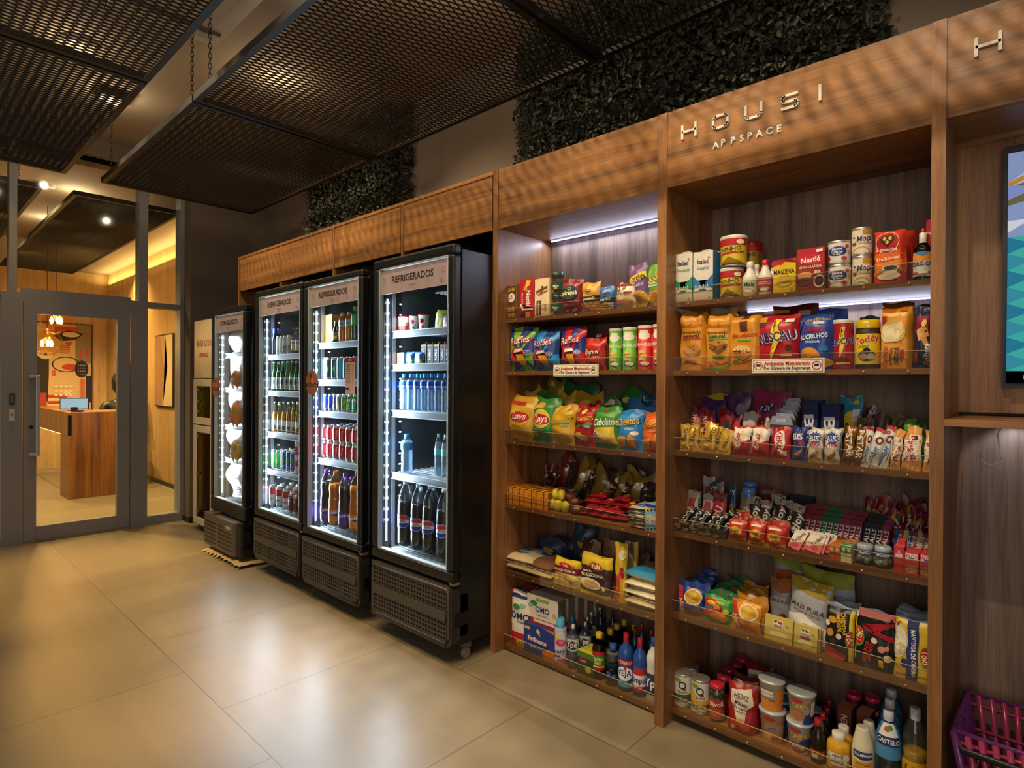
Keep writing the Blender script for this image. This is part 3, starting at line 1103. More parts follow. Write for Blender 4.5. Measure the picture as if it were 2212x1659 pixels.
# white locker between the freezer and the pilaster
x0, x1 = -5.65, -5.19
m = MB()
z1 = 1.84
m.box(0, .46, .0, .42, .05, z1, '#4a1726k')
m.box(.02, .44, .02, .40, 0, .05, '#15120fk')
m.box(.0, .46, -.012, -.002, 1.33, z1 - .01, '#dbc8a0k')
lk = tag(bev(m.build('cream_locker', None, (x0, -.12, 0)), .004), 'tall cream cabinet with windowed doors between the freezer and the pilaster', 'cabinet')
for za, zb, nm in ((.93, 1.32, 1), (.06, .92, 0)):
    m = MB()
    for b in ((.0, .07, za, zb), (.39, .46, za, zb), (.07, .39, za, za + .06), (.07, .39, zb - .06, zb)):
        m.box(b[0], b[1], -.018, -.002, b[2], b[3], '#dccdaak')
    d = bev(m.build('door', lk), .003)
    m = MB()
    m.box(.07, .39, -.010, -.006, za + .06, zb - .06, '#c9c46ec' if nm else '#c9b8a8c')
    m.box(.075, .385, -.003, -.0015, za + .06, zb - .06, '#7b7a35k' if nm else '#6b5545k')
    m.build('window', d)
    m = MB()
    for q in range(3):
        m.box(.09, .13, -.022, -.010, za + .1 + q * (zb - za - .2) / 2, za + .12 + q * (zb - za - .2) / 2, '#6d6340k')
    m.build('hinge', d)
m = MB()
decals(m, lambda x, z, o: (x, -.013 - o, z), .46, .5, [('t', '#e0301cm', 'H O U S I', .5, .62, .11, 0, .72, .04), ('t', '#e0301cm', 'APPSPACE', .5, .42, .07, 0, .44, .03)])
m.build('lettering', lk, (0, 0, 1.32))
# mat under the freezer
rnd = random.Random(3)
m = MB()
V = []
N = 40
for i in range(N + 1):
    x = -4.86 + .68 * i / N
    V.append((x, -.335 + .015 * sin(i * 1.7) + rnd.uniform(-.008, .008), .004 + .018 * abs(sin(i * .9))))
    V.append((x, -.27 + rnd.uniform(-.006, .006), .016 + .006 * sin(i * 1.3)))
    V.append((x, .0, .004))
F = []
for i in range(N):
    for k in range(2):
        a = i * 3 + k
        F.append((a, a + 3, a + 4, a + 1))
m.add(V, F, '#b39a6dm', True)
tag(m.build('floor_cloth'), 'crumpled beige cloth on the floor under the freezer', 'cloth')

# ---------------------------------------------------------------- wooden furniture
ZB, ZT = 2.05, 2.335
UX = [-5.036, -4.295, -3.536, -2.786, -2.0415, -1.134, -.2715]
BD = .55
names = ['wooden header panel over the freezer, next to the pilaster', 'wooden header panel over the beer refrigerator', 'wooden header panel over the refrigerator with the copper sticker', 'wooden header panel over the largest refrigerator']
for i in range(4):
    a, b = UX[i], UX[i + 1]
    r = tag(empty('header_bay', ((a + b) / 2, 0, 0)), names[i], 'wall unit', 'header panels over the refrigerators')
    L = lambda q: q - r.location.x
    m = MB()
    m.box(L(a) + .018, L(b) - .012, .004, .022, ZB, ZT - .018, W_H)
    m.build('header_panel', r)
    m = MB()
    m.box(L(a), L(b) - (.0035 if i == 3 else 0), .0, BD, ZT - .018, ZT, W_H)
    m.build('top_panel', r)
    m = MB()
    m.box(L(a), L(a) + .018, .0, BD, 0 if i == 0 else 1.97, ZT - .018, W_V)
    m.build('side_panel', r)
    m = MB()
    m.box(L(a) + .018, L(b) - (.0035 if i == 3 else 0), BD - .01, BD, 0, ZT - .018, '#151312k')
    m.build('back_panel', r)

SA = [1.600, 1.3455, 1.010, .698, .371, .0085]
SB = [1.603, 1.3405, 1.032, .721, .4046, .0359]
TH = .018
YS = .062       # front edge of the shelves
def acrylic_strip(m, x0, x1, z, h=.07, y=YS):
    m.box(x0, x1, y - .0035, y - .0005, z, z + h, '#f6f3ead')
    m.box(x0, x1, y - .0036, y - .0004, z + h, z + h + .0012, '#b8a488k')
    n = 7
    for i in range(n):
        x = x0 + (x1 - x0) * (i + .5) / n
        m.lathe([(.0035, 0), (.003, .002), (.001, .003)], '#d9b06aM', 8, (x, 0, 0))
        k = 8 * 3
        for q in range(len(m.v) - 24 - 16, len(m.v)):
            vx, vy, vz = m.v[q]
            m.v[q] = (vx, y - .0036 - vz, z + .009 + vy)

def unit(x0, x1, S, label, wide_left, wide_right, shelf_depth=.40):
    r = tag(empty('shelving_unit', ((x0 + x1) / 2, 0, 0)), label, 'shelving unit')
    L = lambda q: q - r.location.x
    xi0, xi1 = x0 + wide_left, x1 - wide_right
    yb = .40
    for nm, b, mt in (('side_panel', (x0, xi0, 0, yb + .02, 0, ZT), W_V), ('side_panel', (xi1, x1, 0, yb + .02, 0, ZT), W_V),
                      ('header_panel', (xi0, xi1, .004, .022, ZB, ZT), W_H), ('top_panel', (xi0, xi1, .022, yb, ZB, ZB + .018), W_H), ('back_panel', (xi0, xi1, yb, yb + .015, 0, ZT), W_B)):
        m = MB()
        m.box(L(b[0]), L(b[1]), *b[2:], mt)
        m.build(nm, r)
    for z in S:
        m = MB()
        m.box(L(xi0), L(xi1), YS, yb, z, z + TH, W_H)
        sh = m.build('shelf', r)
        m = MB()
        acrylic_strip(m, L(xi0) + .002, L(xi1) - .002, z)
        m.build('acrylic_strip', sh)
    return r, L, xi0, xi1

UA, LA, a0, a1 = unit(-2.043, -1.134, SA, 'narrow wooden shelving unit of snacks beside the largest refrigerator, light strip at its top', .032, .018)
UB, LB, b0, b1 = unit(-1.134, -.2715 + .018, SB, 'wide wooden shelving unit of groceries under the raised letters', .020, .034)

# light strips
def strip(root, L, x0, x1, y, z, e, dots=True):
    m = MB()
    m.box(L(x0), L(x1), y - .005, y + .003, z - .004, z, '#b4c2ffe9')
    m.build('light_strip', root)
    lamp('shelf_strip_light', 'AREA', ((x0 + x1) / 2, y - .01, z - .008), e, (.72, .78, 1), (radians(-20), 0, 0), shape='RECTANGLE', size=x1 - x0, size_y=.006)
strip(UA, LA, a0 + .03, a1, .372, ZB - .0, 3.2)
strip(UB, LB, -.95, b1, .372, SB[0] - .0, 1.7)

# raised letters
def stroke3(m, pts, w, d, mat, closed=False):
    pts = list(pts) + ([pts[0]] if closed else [])
    for (x0, z0), (x1, z1) in zip(pts, pts[1:]):
        dx, dz = x1 - x0, z1 - z0
        l = sqrt(dx * dx + dz * dz)
        nx, nz = -dz / l * w / 2, dx / l * w / 2
        ex, ez = dx / l * w * .25, dz / l * w * .25
        q = [(x0 - ex - nx, z0 - ez - nz), (x1 + ex - nx, z1 + ez - nz), (x1 + ex + nx, z1 + ez + nz), (x0 - ex + nx, z0 - ez + nz)]
        m.add([(a, -d, b) for a, b in q] + [(a, .002, b) for a, b in q], [(0, 1, 2, 3), (0, 4, 5, 1), (1, 5, 6, 2), (2, 6, 7, 3), (3, 7, 4, 0)], mat)
LET = '#e4dfd2m'
def housi(px, root, hroot, letters='HOUSI', yH=(264, 300)):
    for ch, (a, b, t, bo) in zip(letters, px):
        p, q = at(a, (t + bo) / 2, Y=0), at(b, (t + bo) / 2, Y=0)
        zt, zb = at((a + b) / 2, t, Y=0).z, at((a + b) / 2, bo, Y=0).z
        zc, hh = (zt + zb) / 2, .050
        w = q.x - p.x
        k = .0084
        x0, x1, z0, z1 = p.x + k / 2, q.x - k / 2, zc - hh / 2 + k / 2, zc + hh / 2 - k / 2
        m = MB()
        def rr(q0, q1, w0, w1, c=.009):
            return [(q0 + c, w0), (q1 - c, w0), (q1 - c * .3, w0 + c * .3), (q1, w0 + c), (q1, w1 - c), (q1 - c * .3, w1 - c * .3), (q1 - c, w1), (q0 + c, w1), (q0 + c * .3, w1 - c * .3), (q0, w1 - c), (q0, w0 + c), (q0 + c * .3, w0 + c * .3)]
        if ch == 'H':
            stroke3(m, [(x0, z0 - k / 3), (x0, z1 + k / 3)], k, .006, LET)
            stroke3(m, [(x1, z0 - k / 3), (x1, z1 + k / 3)], k, .006, LET)
            stroke3(m, [(x0, (z0 + z1) / 2), (x1, (z0 + z1) / 2)], k, .006, LET)
        elif ch == 'O':
            stroke3(m, rr(x0, x1, z0, z1), k, .006, LET, True)
        elif ch == 'U':
            stroke3(m, [(x0, z1 + k / 3), (x0, z0 + .01), (x0 + .003, z0 + .003), (x0 + .01, z0), (x1 - .01, z0), (x1 - .003, z0 + .003), (x1, z0 + .01), (x1, z1 + k / 3)], k, .006, LET)
        elif ch == 'S':
            zm = (z0 + z1) / 2
            stroke3(m, [(x1, z1), (x0 + .008, z1), (x0 + .002, z1 - .003), (x0, z1 - .01), (x0 + .002, zm + .003), (x0 + .008, zm), (x1 - .008, zm), (x1 - .002, zm - .003), (x1, zm - .01), (x1 - .002, z0 + .003), (x1 - .008, z0), (x0, z0)], k, .006, LET)
        else:
            xm = (x0 + x1) / 2
            stroke3(m, [(xm, z0 - k / 3), (xm, z1 + k / 3)], k, .006, LET)
        for i, v in enumerate(m.v):
            m.v[i] = (v[0] - root.location.x, v[1] + .003, v[2])
        m.build('raised_letter', root)
s2 = lambda x, y: (1200 + x / 2.186, y / 2.186)
hp = [(595, 667, 580, 655), (740, 818, 533, 612), (893, 978, 486, 564), (1063, 1150, 434, 522), (1240, 1260, 400, 472)]
housi([(1200 + a / 2.186, 1200 + b / 2.186, c / 2.186, d / 2.186) for a, b, c, d in hp], UB, None)
m = MB()
xs = [757, 793, 839, 880, 918, 962, 1010, 1057]
zz = [685, 672, 662, 651, 640, 630, 618, 606]
for ch, x, z in zip('APPSPACE', xs, zz):
    p = at(1200 + x / 2.186, z / 2.186, Y=0)
    V, T, w, h = glyphs(ch, .03)
    sc = .023
    k = len(m.v)
    m.add([(p.x + a * sc - UB.location.x, -.002, p.z + b * sc) for a, b in V], T, LET)
    m.add([(p.x + a * sc + .001 - UB.location.x, .0035, p.z + b * sc - .001) for a, b in V], T, '#8a8272k')
m.build('raised_lettering', UB)

# ---------------------------------------------------------------- screen bay beyond the wide unit
r = tag(empty('screen_wall_unit', (.3, 0, 0)), 'wooden wall unit holding the lit screen, next to the wide grocery shelves', 'wall unit')
UCx = .3
m = MB()
m.box(-.2535 - UCx + .0, 1.0 - UCx, .004, .022, 2.055, 2.335, W_H)
m.build('header_panel', r)
m = MB()
m.box(-.2535 - UCx, 1.0 - UCx, .022, .40, 2.055, 2.075, W_H)
m.build('top_panel', r)
m = MB()
m.box(-.2535 - UCx, 1.0 - UCx, .30, .32, 1.225, 2.055, W_V)
m.box(-.2535 - UCx, 1.0 - UCx, .385, .40, 0, 1.225, W_B)
m.build('back_panel', r)
m = MB()
m.box(-.2535 - UCx, 1.0 - UCx, -.012, .385, 1.196, 1.215, W_H)
m.build('shelf', r)
hpx = [(2105, 2165, 70, 120)]
housi(hpx, r, None, 'H')
# lit screen
p0, p1 = at(2163, 320, Y=.27), at(2163, 836, Y=.27)
zt_, zb_ = p0.z, p1.z
xs0 = p1.x
r = tag(empty('wall_screen', (xs0, .27, zb_)), 'tall lit display screen with turquoise triangles above the small wooden ledge', 'display screen')
Wd, Hd = .46, zt_ - zb_
m = MB()
m.box(0, Wd, 0, .03, 0, Hd, '#0c0c0dk')
m.build('bezel', r)
m = MB()
ops = [('r', '#8e9cc8e0.8', .0, .05, 1, .985), ('p', '#b8bce0e0.8', [(0, .86), (.3, .98), (.5, .98), (0, .82)]), ('p', '#c08a3ce0.8', [(0, .86), (.4, .97), (.5, .97), (0, .84)]), ('p', '#77704ae0.7', [(0, .84), (1, .98), (1, .8), (.2, .78), (0, .76)]), ('p', '#7f8cc2e0.9', [(0, .85), (.17, .825), (0, .785)]), ('p', '#8fa0cce0.8', [(0, .76), (.3, .80), (1, .8), (1, .6), (0, .64)]),
       ('p', '#d2d2dce0.9', [(0, .695), (.13, .695), (0, .645)]), ('e', '#20203ae0.6', .55, .68, .42, .12), ('e', '#4a4468e0.6', .55, .68, .38, .105), ('r', '#45b3a6e0.8', 0, .05, 1, .625)]
for i in range(9):
    z = .625 - i * .0715
    for j in range(8):
        x = j * .135
        ops.append(('p', ('#2b7f9ce0.8', '#3a94a8e0.8')[i % 2], [(x, max(.05, z)), (x, max(.05, z - .0715)), (x + .13, max(.05, z - .036))]))
ops += [('r', '#dfe2f4e1.0', .125, .10, 1, .575), ('r', '#06060ae0.1', 0, 0, 1, .05), ('t', '#dfe6ffe1.1', '13:3', .12, .025, .017, 0, .2, .03)]
decals(m, lambda x, z, o: (x + .012, -.002 - o, z + .012), Wd - .024, Hd - .024, [(('e' if False else q[0]),) + tuple(q[1:]) for q in ops])
m.build('screen', r)
lamp('screen_glow', 'AREA', (xs0 + .25, .2, zb_ + Hd / 2), 1.6, (.7, .85, 1), (radians(90), 0, 0), shape='RECTANGLE', size=.45, size_y=.6)
lamp('under_ledge_light', 'SPOT', (-.12, .30, 1.185), .9, (.85, .88, 1), (radians(35), 0, 0), spot_size=radians(100), shadow_soft_size=.02)
# wire hook under the ledge
pts = [(2150, 931), (2181, 930)]
m = MB()
Yh = .12
hk = [(2181, 927), (2168, 930), (2158, 931), (2155, 937), (2157, 955), (2160, 978), (2161, 992), (2155, 999), (2142, 1004), (2131, 1002), (2122, 997), (2118, 990), (2119, 982), (2124, 975)]
V = [at(a, b, Y=Yh) for a, b in hk]
V[0].z = V[1].z = 1.194
o0 = V[0].copy()
m.tube([v - o0 for v in V], .0018, '#ccd2d4p', 8)
tag(m.build('wire_hook', None, o0), 'bent steel wire hook hanging under the small wooden ledge', 'hook')
# shopping basket
r = tag(empty('shopping_basket', (.02, .10, 0)), 'magenta plastic shopping basket stack on the floor under the screen ledge', 'shopping basket')
p = at(2080, 1585, Y=.02)
bx0, bz = p.x, p.z
bx1 = bx0 + .42
m = MB()
PK, PU = '#a03358p', '#5a2463p'
X0, X1, Y0, Y1 = bx0 - .02, bx1 - .02, -.08, .21
ins = .05
def rim(z, dx, r_):
    return [(X0 + dx, Y0 + dx, z), (X1 - dx, Y0 + dx, z), (X1 - dx, Y1 - dx, z), (X0 + dx, Y1 - dx, z)]
m.tube(rim(bz, 0, 0), .007, PU, 8, True)
for zz, dx in ((bz - .03, .006), (bz - .10, .02), (bz - .17, .035), (.01, .05)):
    m.tube(rim(zz, dx, 0), .006, PK, 6, True)
for i in range(15):
    t = i / 14
    for y, yy in ((Y0, Y0 + ins), (Y1, Y1 - ins)):
        m.tube([(X0 + (X1 - X0) * t, y, bz), (X0 + ins + (X1 - X0 - 2 * ins) * t, yy, .01)], .0085, PK, 6)
for i in range(10):
    t = i / 9
    for x, xx in ((X0, X0 + ins), (X1, X1 - ins)):
        m.tube([(x, Y0 + (Y1 - Y0) * t, bz), (xx, Y0 + ins + (Y1 - Y0 - 2 * ins) * t, .01)], .0105, PU, 6)
m.box(X0 + ins, X1 - ins, Y0 + ins, Y1 - ins, .002, .01, PK)
for i, v in enumerate(m.v):
    m.v[i] = (v[0] - .02, v[1], v[2])
m.build('basket_body', r)
m = MB()
hp = [(X0 - .02 + .0, .06, bz - .01), (X0 - .018, Y0 + .02, bz - .03), (X0 + .0, Y0 - .004, bz - .045), (X1 - .04, Y0 - .004, bz - .045), (X1 - .02, .06, bz - .01)]
m.tube(hp, .010, '#0c0c0dk', 8)
m.build('handle', r)
# ---------------------------------------------------------------- goods: builders
ORD = ['first', 'second', 'third', 'fourth', 'fifth', 'sixth', 'seventh', 'eighth', 'ninth', 'tenth', 'eleventh', 'twelfth', 'thirteenth', 'fourteenth', 'fifteenth', 'sixteenth', 'seventeenth', 'eighteenth', 'nineteenth', 'twentieth']

def carton(name, w, h, d, col, ops=(), top=None, side=None, fin=None):
    m = MB()
    top, side = top or col, side or col
    x, y = w / 2, d / 2
    m.add([(-x, -y, 0), (x, -y, 0), (x, -y, h), (-x, -y, h)], [(0, 1, 2, 3)], col)
    m.add([(x, -y, 0), (x, y, 0), (x, y, h), (x, -y, h), (-x, -y, 0), (-x, y, 0), (-x, y, h), (-x, -y, h)], [(0, 1, 2, 3), (7, 6, 5, 4)], side)
    m.add([(x, y, 0), (-x, y, 0), (-x, y, h), (x, y, h)], [(0, 1, 2, 3)], side)
    m.add([(-x, -y, h), (x, -y, h), (x, y, h), (-x, y, h), (-x, -y, 0), (x, -y, 0), (x, y, 0), (-x, y, 0)], [(0, 1, 2, 3), (7, 6, 5, 4)], top)
    decals(m, lambda a, b, o: (a - x, -y - o, b), w, h, ops)
    return m.build(name)

def boxside(o_mb, w, h, d, ops):
    """print on the +X side of a carton mesh builder"""
    decals(o_mb, lambda a, b, o: (w / 2 + o, a - d / 2, b), d, h, ops)

def pouch(name, w, h, t, col, ops=(), style='pillow', seal=None, seed=0, back=None, crumple=1.0, nx=12, nz=16, ends=None):
    """filled film bag: pillow (crimped both ends) or stand (gusseted bottom)"""
    rnd = random.Random(seed * 7 + int(w * 1e4))
    ph = [rnd.uniform(0, 6.28) for _ in range(8)]
    sl = .055 if style == 'pillow' else .045
    def prof(v):
        if style == 'stand':
            a = min(1, (1 - v) / .30)
            return (sin(a * pi / 2) ** .8) * (1 - .15 * max(0, (.15 - v) / .15) ** 2)
        if style == 'block':
            return min(1, (1 - v) / .12) ** .6 * (.92 + .08 * sin(v * pi))
        e = min(v, 1 - v)
        if e < sl:
            return .02
        q = min(1, (e - sl) / .26)
        return .02 + .98 * sin(q * pi / 2) ** .85
    am = .0022 * crumple * min(1, h / .12) ** .5
    def P(a, b, o, s=-1):
        u, v = a / w, b / h
        f = prof(v)
        e = max(0, 1 - abs(2 * u - 1) ** 2.6) ** .55
        if style == 'block':
            e = max(0, 1 - abs(2 * u - 1) ** 9) ** .5
        y = t / 2 * f * e
        k = e * (1 if f > .05 else .0)
        edge = math.exp(-min(v + (0 if style == 'pillow' else 1), 1 - v) * 9)
        y += am * k * (edge * 2.2 * sin(u * 19 + ph[0] + 3 * v) + .9 * sin(v * 11 + u * 5 + ph[1]) + .7 * sin(u * 13 - v * 9 + ph[2]) + .6 * sin(u * 6 + v * 23 + ph[5]))
        if style == 'pillow' and f < .05:
            y += .0012 * sin(u * 40)
        nar = 1 - (.07 if style == 'pillow' else .0) * f * (t / w) * 2
        x = (u - .5) * w * nar + am * .8 * sin(v * 13 + ph[3])
        z = v * h + am * 1.5 * sin(u * 7 + ph[4]) * (v > .9) * crumple - (.02 * h * (u - .5) * (v > .9) * crumple if seed % 2 else 0)
        bend = .010 * sin(ph[6]) * sin(v * pi) * crumple * .5
        return (x, s * (y + o) + bend, z)
    m = MB()
    bk = back or col
    for s, mt in ((-1, col), (1, bk)):
        V = [P(w * i / nx, h * j / nz, 0, s) for j in range(nz + 1) for i in range(nx + 1)]
        F = []
        for j in range(nz):
            for i in range(nx):
                q = j * (nx + 1) + i
                f = (q, q + 1, q + nx + 2, q + nx + 1)
                F.append(f if s < 0 else f[::-1])
        m.add(V, F, mt, True)
    if style != 'pillow':
        V = [P(w * i / nx, 0, 0, -1) for i in range(nx + 1)] + [P(w * i / nx, 0, 0, 1) for i in range(nx + 1)]
        m.add(V, [(i, i + nx + 1, i + nx + 2, i + 1) for i in range(nx)], bk, True)
    o2 = list(ops)
    if ends:
        o2 = [('r', ends, 0, .955, 1, 1)] + ([('r', ends, 0, 0, 1, .045)] if style == 'pillow' else []) + o2
    decals(m, lambda a, b, o: P(a, b, o), w, h, o2, Lm=max(w, h) / 11, off=.0018 if style == 'block' else .0013, step=.0003)
    ob = m.build(name)
    return ob

def cyl_label(m, r, z0, z1, ops, span=150, col=None, n=24, rf=None):
    """a wrap of print round a body of radius r(z)"""
    S = radians(span)
    W, H = r * S, z1 - z0
    rr = rf or (lambda z: r)
    def P(a, b, o):
        t = (a / W - .5) * S
        q = rr(z0 + b) + o
        return (q * sin(t), -q * cos(t), z0 + b)
    decals(m, P, W, H, ops, Lm=max(.004, r * .28), off=.0007, step=.00022)

def tin(name, r, h, col, ops=(), lid=None, rim='#b9b4a8M', lidcol=None, span=150):
    """food tin with rims; lid: plastic overcap colour"""
    m = MB()
    m.lathe([(r * .96, 0), (r, .003), (r, .006), (r * .985, .008), (r * .985, h - .008), (r, h - .006), (r, h - .001), (r * .95, h)], rim, 26)
    m.lathe([(r * .99, .0085), (r * .99, h - .0085)], col, 26, caps=False)
    m.lathe([(r * .9, h - .0025), (r * .7, h - .002), (r * .5, h - .003)], rim, 26)
    for q in (.8, .55):
        m.tube([(r * q * cos(a), r * q * sin(a), h - .0008) for a in [2 * pi * i / 20 for i in range(20)]], .0008, rim, 4, True)
    cyl_label(m, r * .99, .009, h - .009, ops, span)
    o = m.build(name)
    if lid:
        m = MB()
        m.lathe([(r * 1.02, h - .008), (r * 1.03, h - .002), (r * 1.02, h + .004), (r * .95, h + .005), (r * .93, h + .003)], lid, 26)
        m.build('lid', o)
    return o

def soda(name, r, h, col, ops=(), top='#c9cdd0M', body=None, span=150):
    """drink can"""
    m = MB()
    pr = [(r * .72, 0), (r * .80, .003), (r * .97, .012), (r, .016), (r, h - .02), (r * .96, h - .014), (r * .80, h - .004), (r * .82, h - .001), (r * .8, h)]
    m.lathe(pr[:4], '#b9bdc0M', 20)
    m.lathe([(r, .016), (r, h - .02), (r * .97, h - .015)], col, 20, caps=False)
    m.lathe(pr[5:] + [(r * .74, h - .004)], top, 20)
    cyl_label(m, r, .016, h - .02, ops, span)
    return m.build(name)

def bottle(name, prof, r, h, body, cap=None, capz=.93, capr=None, label=None, ops=(), liquid=None, fill=.8, span=150, n=20, capname='cap', neck=None):
    """prof: (radius, height) fractions; label: (z0, z1, colour)"""
    m = MB()
    if body[7:] == 'c':
        body = body[:7] + 'v'
    if liquid and liquid[7:] == 'c':
        liquid = liquid[:7] + 'w'
    P = [(a * r, b * h) for a, b in prof]
    m.lathe(P, body, n)
    o = m.build(name)
    if liquid:
        m = MB()
        Q = [(max(.001, a * .93), b + .002) for a, b in P if b <= fill * h]
        m.lathe([(Q[0][0] * .9, Q[0][1])] + Q + [(Q[-1][0] * .5, Q[-1][1] + .0005)], liquid, n)
        m.build('contents', o)
    if cap:
        cr = capr or (prof[-1][0] * 1.15)
        m = MB()
        z = capz * h
        m.lathe([(cr * r, z), (cr * r * 1.02, z + (h - z) * .3), (cr * r, h + .001), (cr * r * .8, h + .002)], cap, 16)
        m.build(capname, o)
    if label:
        z0, z1, lc = label[0] * h, label[1] * h, label[2]
        m = MB()
        def rf(z):
            for (a, b), (c, d) in zip(P, P[1:]):
                if b <= z <= d and d > b:
                    return a + (c - a) * (z - b) / (d - b) + .0006
            return P[0][0]
        k = 6
        zs = [z0 + (z1 - z0) * i / k for i in range(k + 1)]
        m.lathe([(rf(z), z) for z in zs], lc, n + 4, caps=False)
        cyl_label(m, max(rf(z) for z in zs), z0, z1, ops, span, rf=rf)
        m.build('label', o)
    return o

PB_WATER = [(.80, 0), (.95, .02), (1, .06), (.97, .16), (.93, .24), (.97, .32), (1, .40), (.93, .50), (.90, .56), (1, .62), (1, .76), (.92, .82), (.6, .88), (.36, .91), (.34, .95), (.36, .955), (.32, .99)]
PB_SODA = [(.7, 0), (.92, .015), (1, .05), (.98, .12), (1, .2), (1, .45), (.92, .52), (.9, .58), (.98, .66), (.93, .76), (.7, .86), (.38, .93), (.30, .96), (.30, .985)]
PB_COLA = [(.7, 0), (.95, .015), (1, .05), (1, .52), (1, .6), (.95, .7), (.82, .8), (.55, .9), (.32, .945), (.30, .985)]
PB_BEER = [(.92, 0), (1, .015), (1, .52), (.96, .58), (.75, .66), (.5, .74), (.42, .84), (.40, .93), (.44, .94), (.44, .965), (.42, 1)]
PB_OIL = [(.85, 0), (1, .02), (1, .38), (.95, .45), (1, .52), (1, .62), (.9, .74), (.62, .84), (.36, .89), (.34, .93)]
PB_CLEAN = [(.9, 0), (1, .02), (1, .40), (.9, .50), (1, .60), (.98, .68), (.7, .77), (.38, .82), (.36, .86)]
PB_SQZ = [(.85, 0), (1, .03), (1.02, .3), (1, .55), (.88, .70), (.6, .79), (.45, .82), (.45, .86)]
PB_JAR = [(.95, 0), (1, .02), (1, .80), (.92, .86), (.9, .88)]
PB_SAUCE = [(.95, 0), (1, .015), (1, .55), (.9, .62), (.45, .72), (.36, .80), (.36, .9)]

def cup(name, r, h, col, ops=(), lidcol='#d8dcdeb', taper=.78, span=150, lid='lid', label=None):
    m = MB()
    m.lathe([(r * taper * .95, 0), (r * taper, .003), (r, h - .006), (r * 1.06, h - .006), (r * 1.06, h - .001)], col, 26)
    cyl_label(m, r, .003, h - .007, ops, span, rf=lambda z: r * (taper + (1 - taper) * (z - .003) / (h - .009)))
    o = m.build(name)
    m = MB()
    V = []
    m.lathe([(r * 1.08, h - .004), (r * 1.08, h + .001), (r * .9, h + .002), (r * .5, h + .0035), (.001, h + .0025)], lidcol, 26)
    m.build(lid, o)
    return o

# placing
def put(o, x, y, z, rz=0, tilt=0, roll=0, label=None, cat=None, group=None):
    o.location = (x, y, z)
    o.rotation_euler = (radians(tilt), radians(roll), radians(rz))
    return tag(o, label, cat, group)

class Zoom:
    def __init__(s, ox, oy, sc, zs=0, Y=.1):
        s.o, s.s, s.zs, s.Y = (ox, oy), sc, zs, Y
    def px(s, x, y):
        return s.o[0] + x / s.s, s.o[1] + y / s.s
    def geo(s, x0, x1, yt, Y=None, z=None, yb=None):
        """where a flat-fronted thing stands: centre x, width, base z, height"""
        Y = s.Y if Y is None else Y
        a, b = s.px(x0, yt), s.px(x1, yt)
        A, B = at(*a, Y=Y), at(*b, Y=Y)
        z0 = s.zs if z is None else z
        if yb is not None:
            z0 = at(*s.px((x0 + x1) / 2, yb), Y=Y).z
        top = at(*s.px((x0 + x1) / 2, yt), Y=Y).z
        return (A.x + B.x) / 2, B.x - A.x, z0, top - z0
    def rgeo(s, x0, x1, yt, Y=None, z=None, yb=None):
        """the same for a round thing whose axis is at Y: radius instead of width"""
        Y = s.Y if Y is None else Y
        xm, yy = s.px((x0 + x1) / 2, yt)
        A = at(xm, yy, Y=Y)
        th = math.atan((xm - 1106) / FPX)
        dp = depth(A)
        r = (x1 - x0) / s.s * dp * cos(th) / (2 * FPX)
        z0 = s.zs if z is None else z
        if yb is not None:
            z0 = at(xm, s.px(0, yb)[1], Y=Y).z
        return A.x, r, z0, A.z - z0

def face(x, k=.55):
    """turn of a round thing so that its print looks towards the aisle"""
    return math.degrees(math.atan2(-x, 2.04)) * k

def reps(o, spots, label, group, cat):
    """the thing o and its copies at (x, y, z, rz[, scale]); {} in the label counts them"""
    kids = [c for c in o.children]
    for i, sp in enumerate(spots):
        if i == 0:
            c = o
        else:
            c = o.copy()
            COL.objects.link(c)
            for ch in kids:
                k = ch.copy()
                COL.objects.link(k)
                k.parent = c
        c.location = sp[:3]
        c.rotation_euler = (radians(sp[5]) if len(sp) > 5 else 0, radians(sp[6]) if len(sp) > 6 else 0, radians(sp[3]))
        if len(sp) > 4:
            c.scale = (sp[4],) * 3
        tag(c, label.format(ORD[i] if i < 20 else str(i)), cat, group)

def camera_sign(Z, x0, x1, y0, y1, label):
    x, w, z, h = Z.geo(x0, x1, y0, Y=.056, yb=y1)
    m = MB()
    m.box(-w / 2, w / 2, -.002, 0, 0, h, '#e9e0c6m')
    a = h / w
    ops = [('r', '#2a3468m', .02, .08, .98, .92), ('r', '#e9e0c6m', .027, .11, .973, .89), ('e', '#b3242cm', .10, .5, .062, .062 / a, .8), ('e', '#b3242cm', .90, .5, .062, .062 / a, .8),
           ('r', '#22242am', .07, .46, .12, .62), ('p', '#22242am', [(.12, .5), (.135, .44), (.135, .6), (.12, .58)]), ('r', '#22242am', .88, .46, .93, .62), ('p', '#22242am', [(.88, .5), (.865, .44), (.865, .6), (.88, .58)]),
           ('t', '#b3242cm', 'Ambiente Monitorado', .5, .68, .27, 0, .64, .03), ('t', '#1f2026m', 'Por Câmera de Segurança', .5, .32, .22, 0, .64, .03)]
    decals(m, lambda p, q, o: (p - w / 2, -.002 - o, q), w, h, ops)
    put(m.build('security_notice'), x, .056, z, label=label, cat='notice')
# ---------------------------------------------------------------- goods on the narrow unit
N1 = 'of the narrow shelving unit'
YB = .078
G_ = 'groceries on the narrow unit'
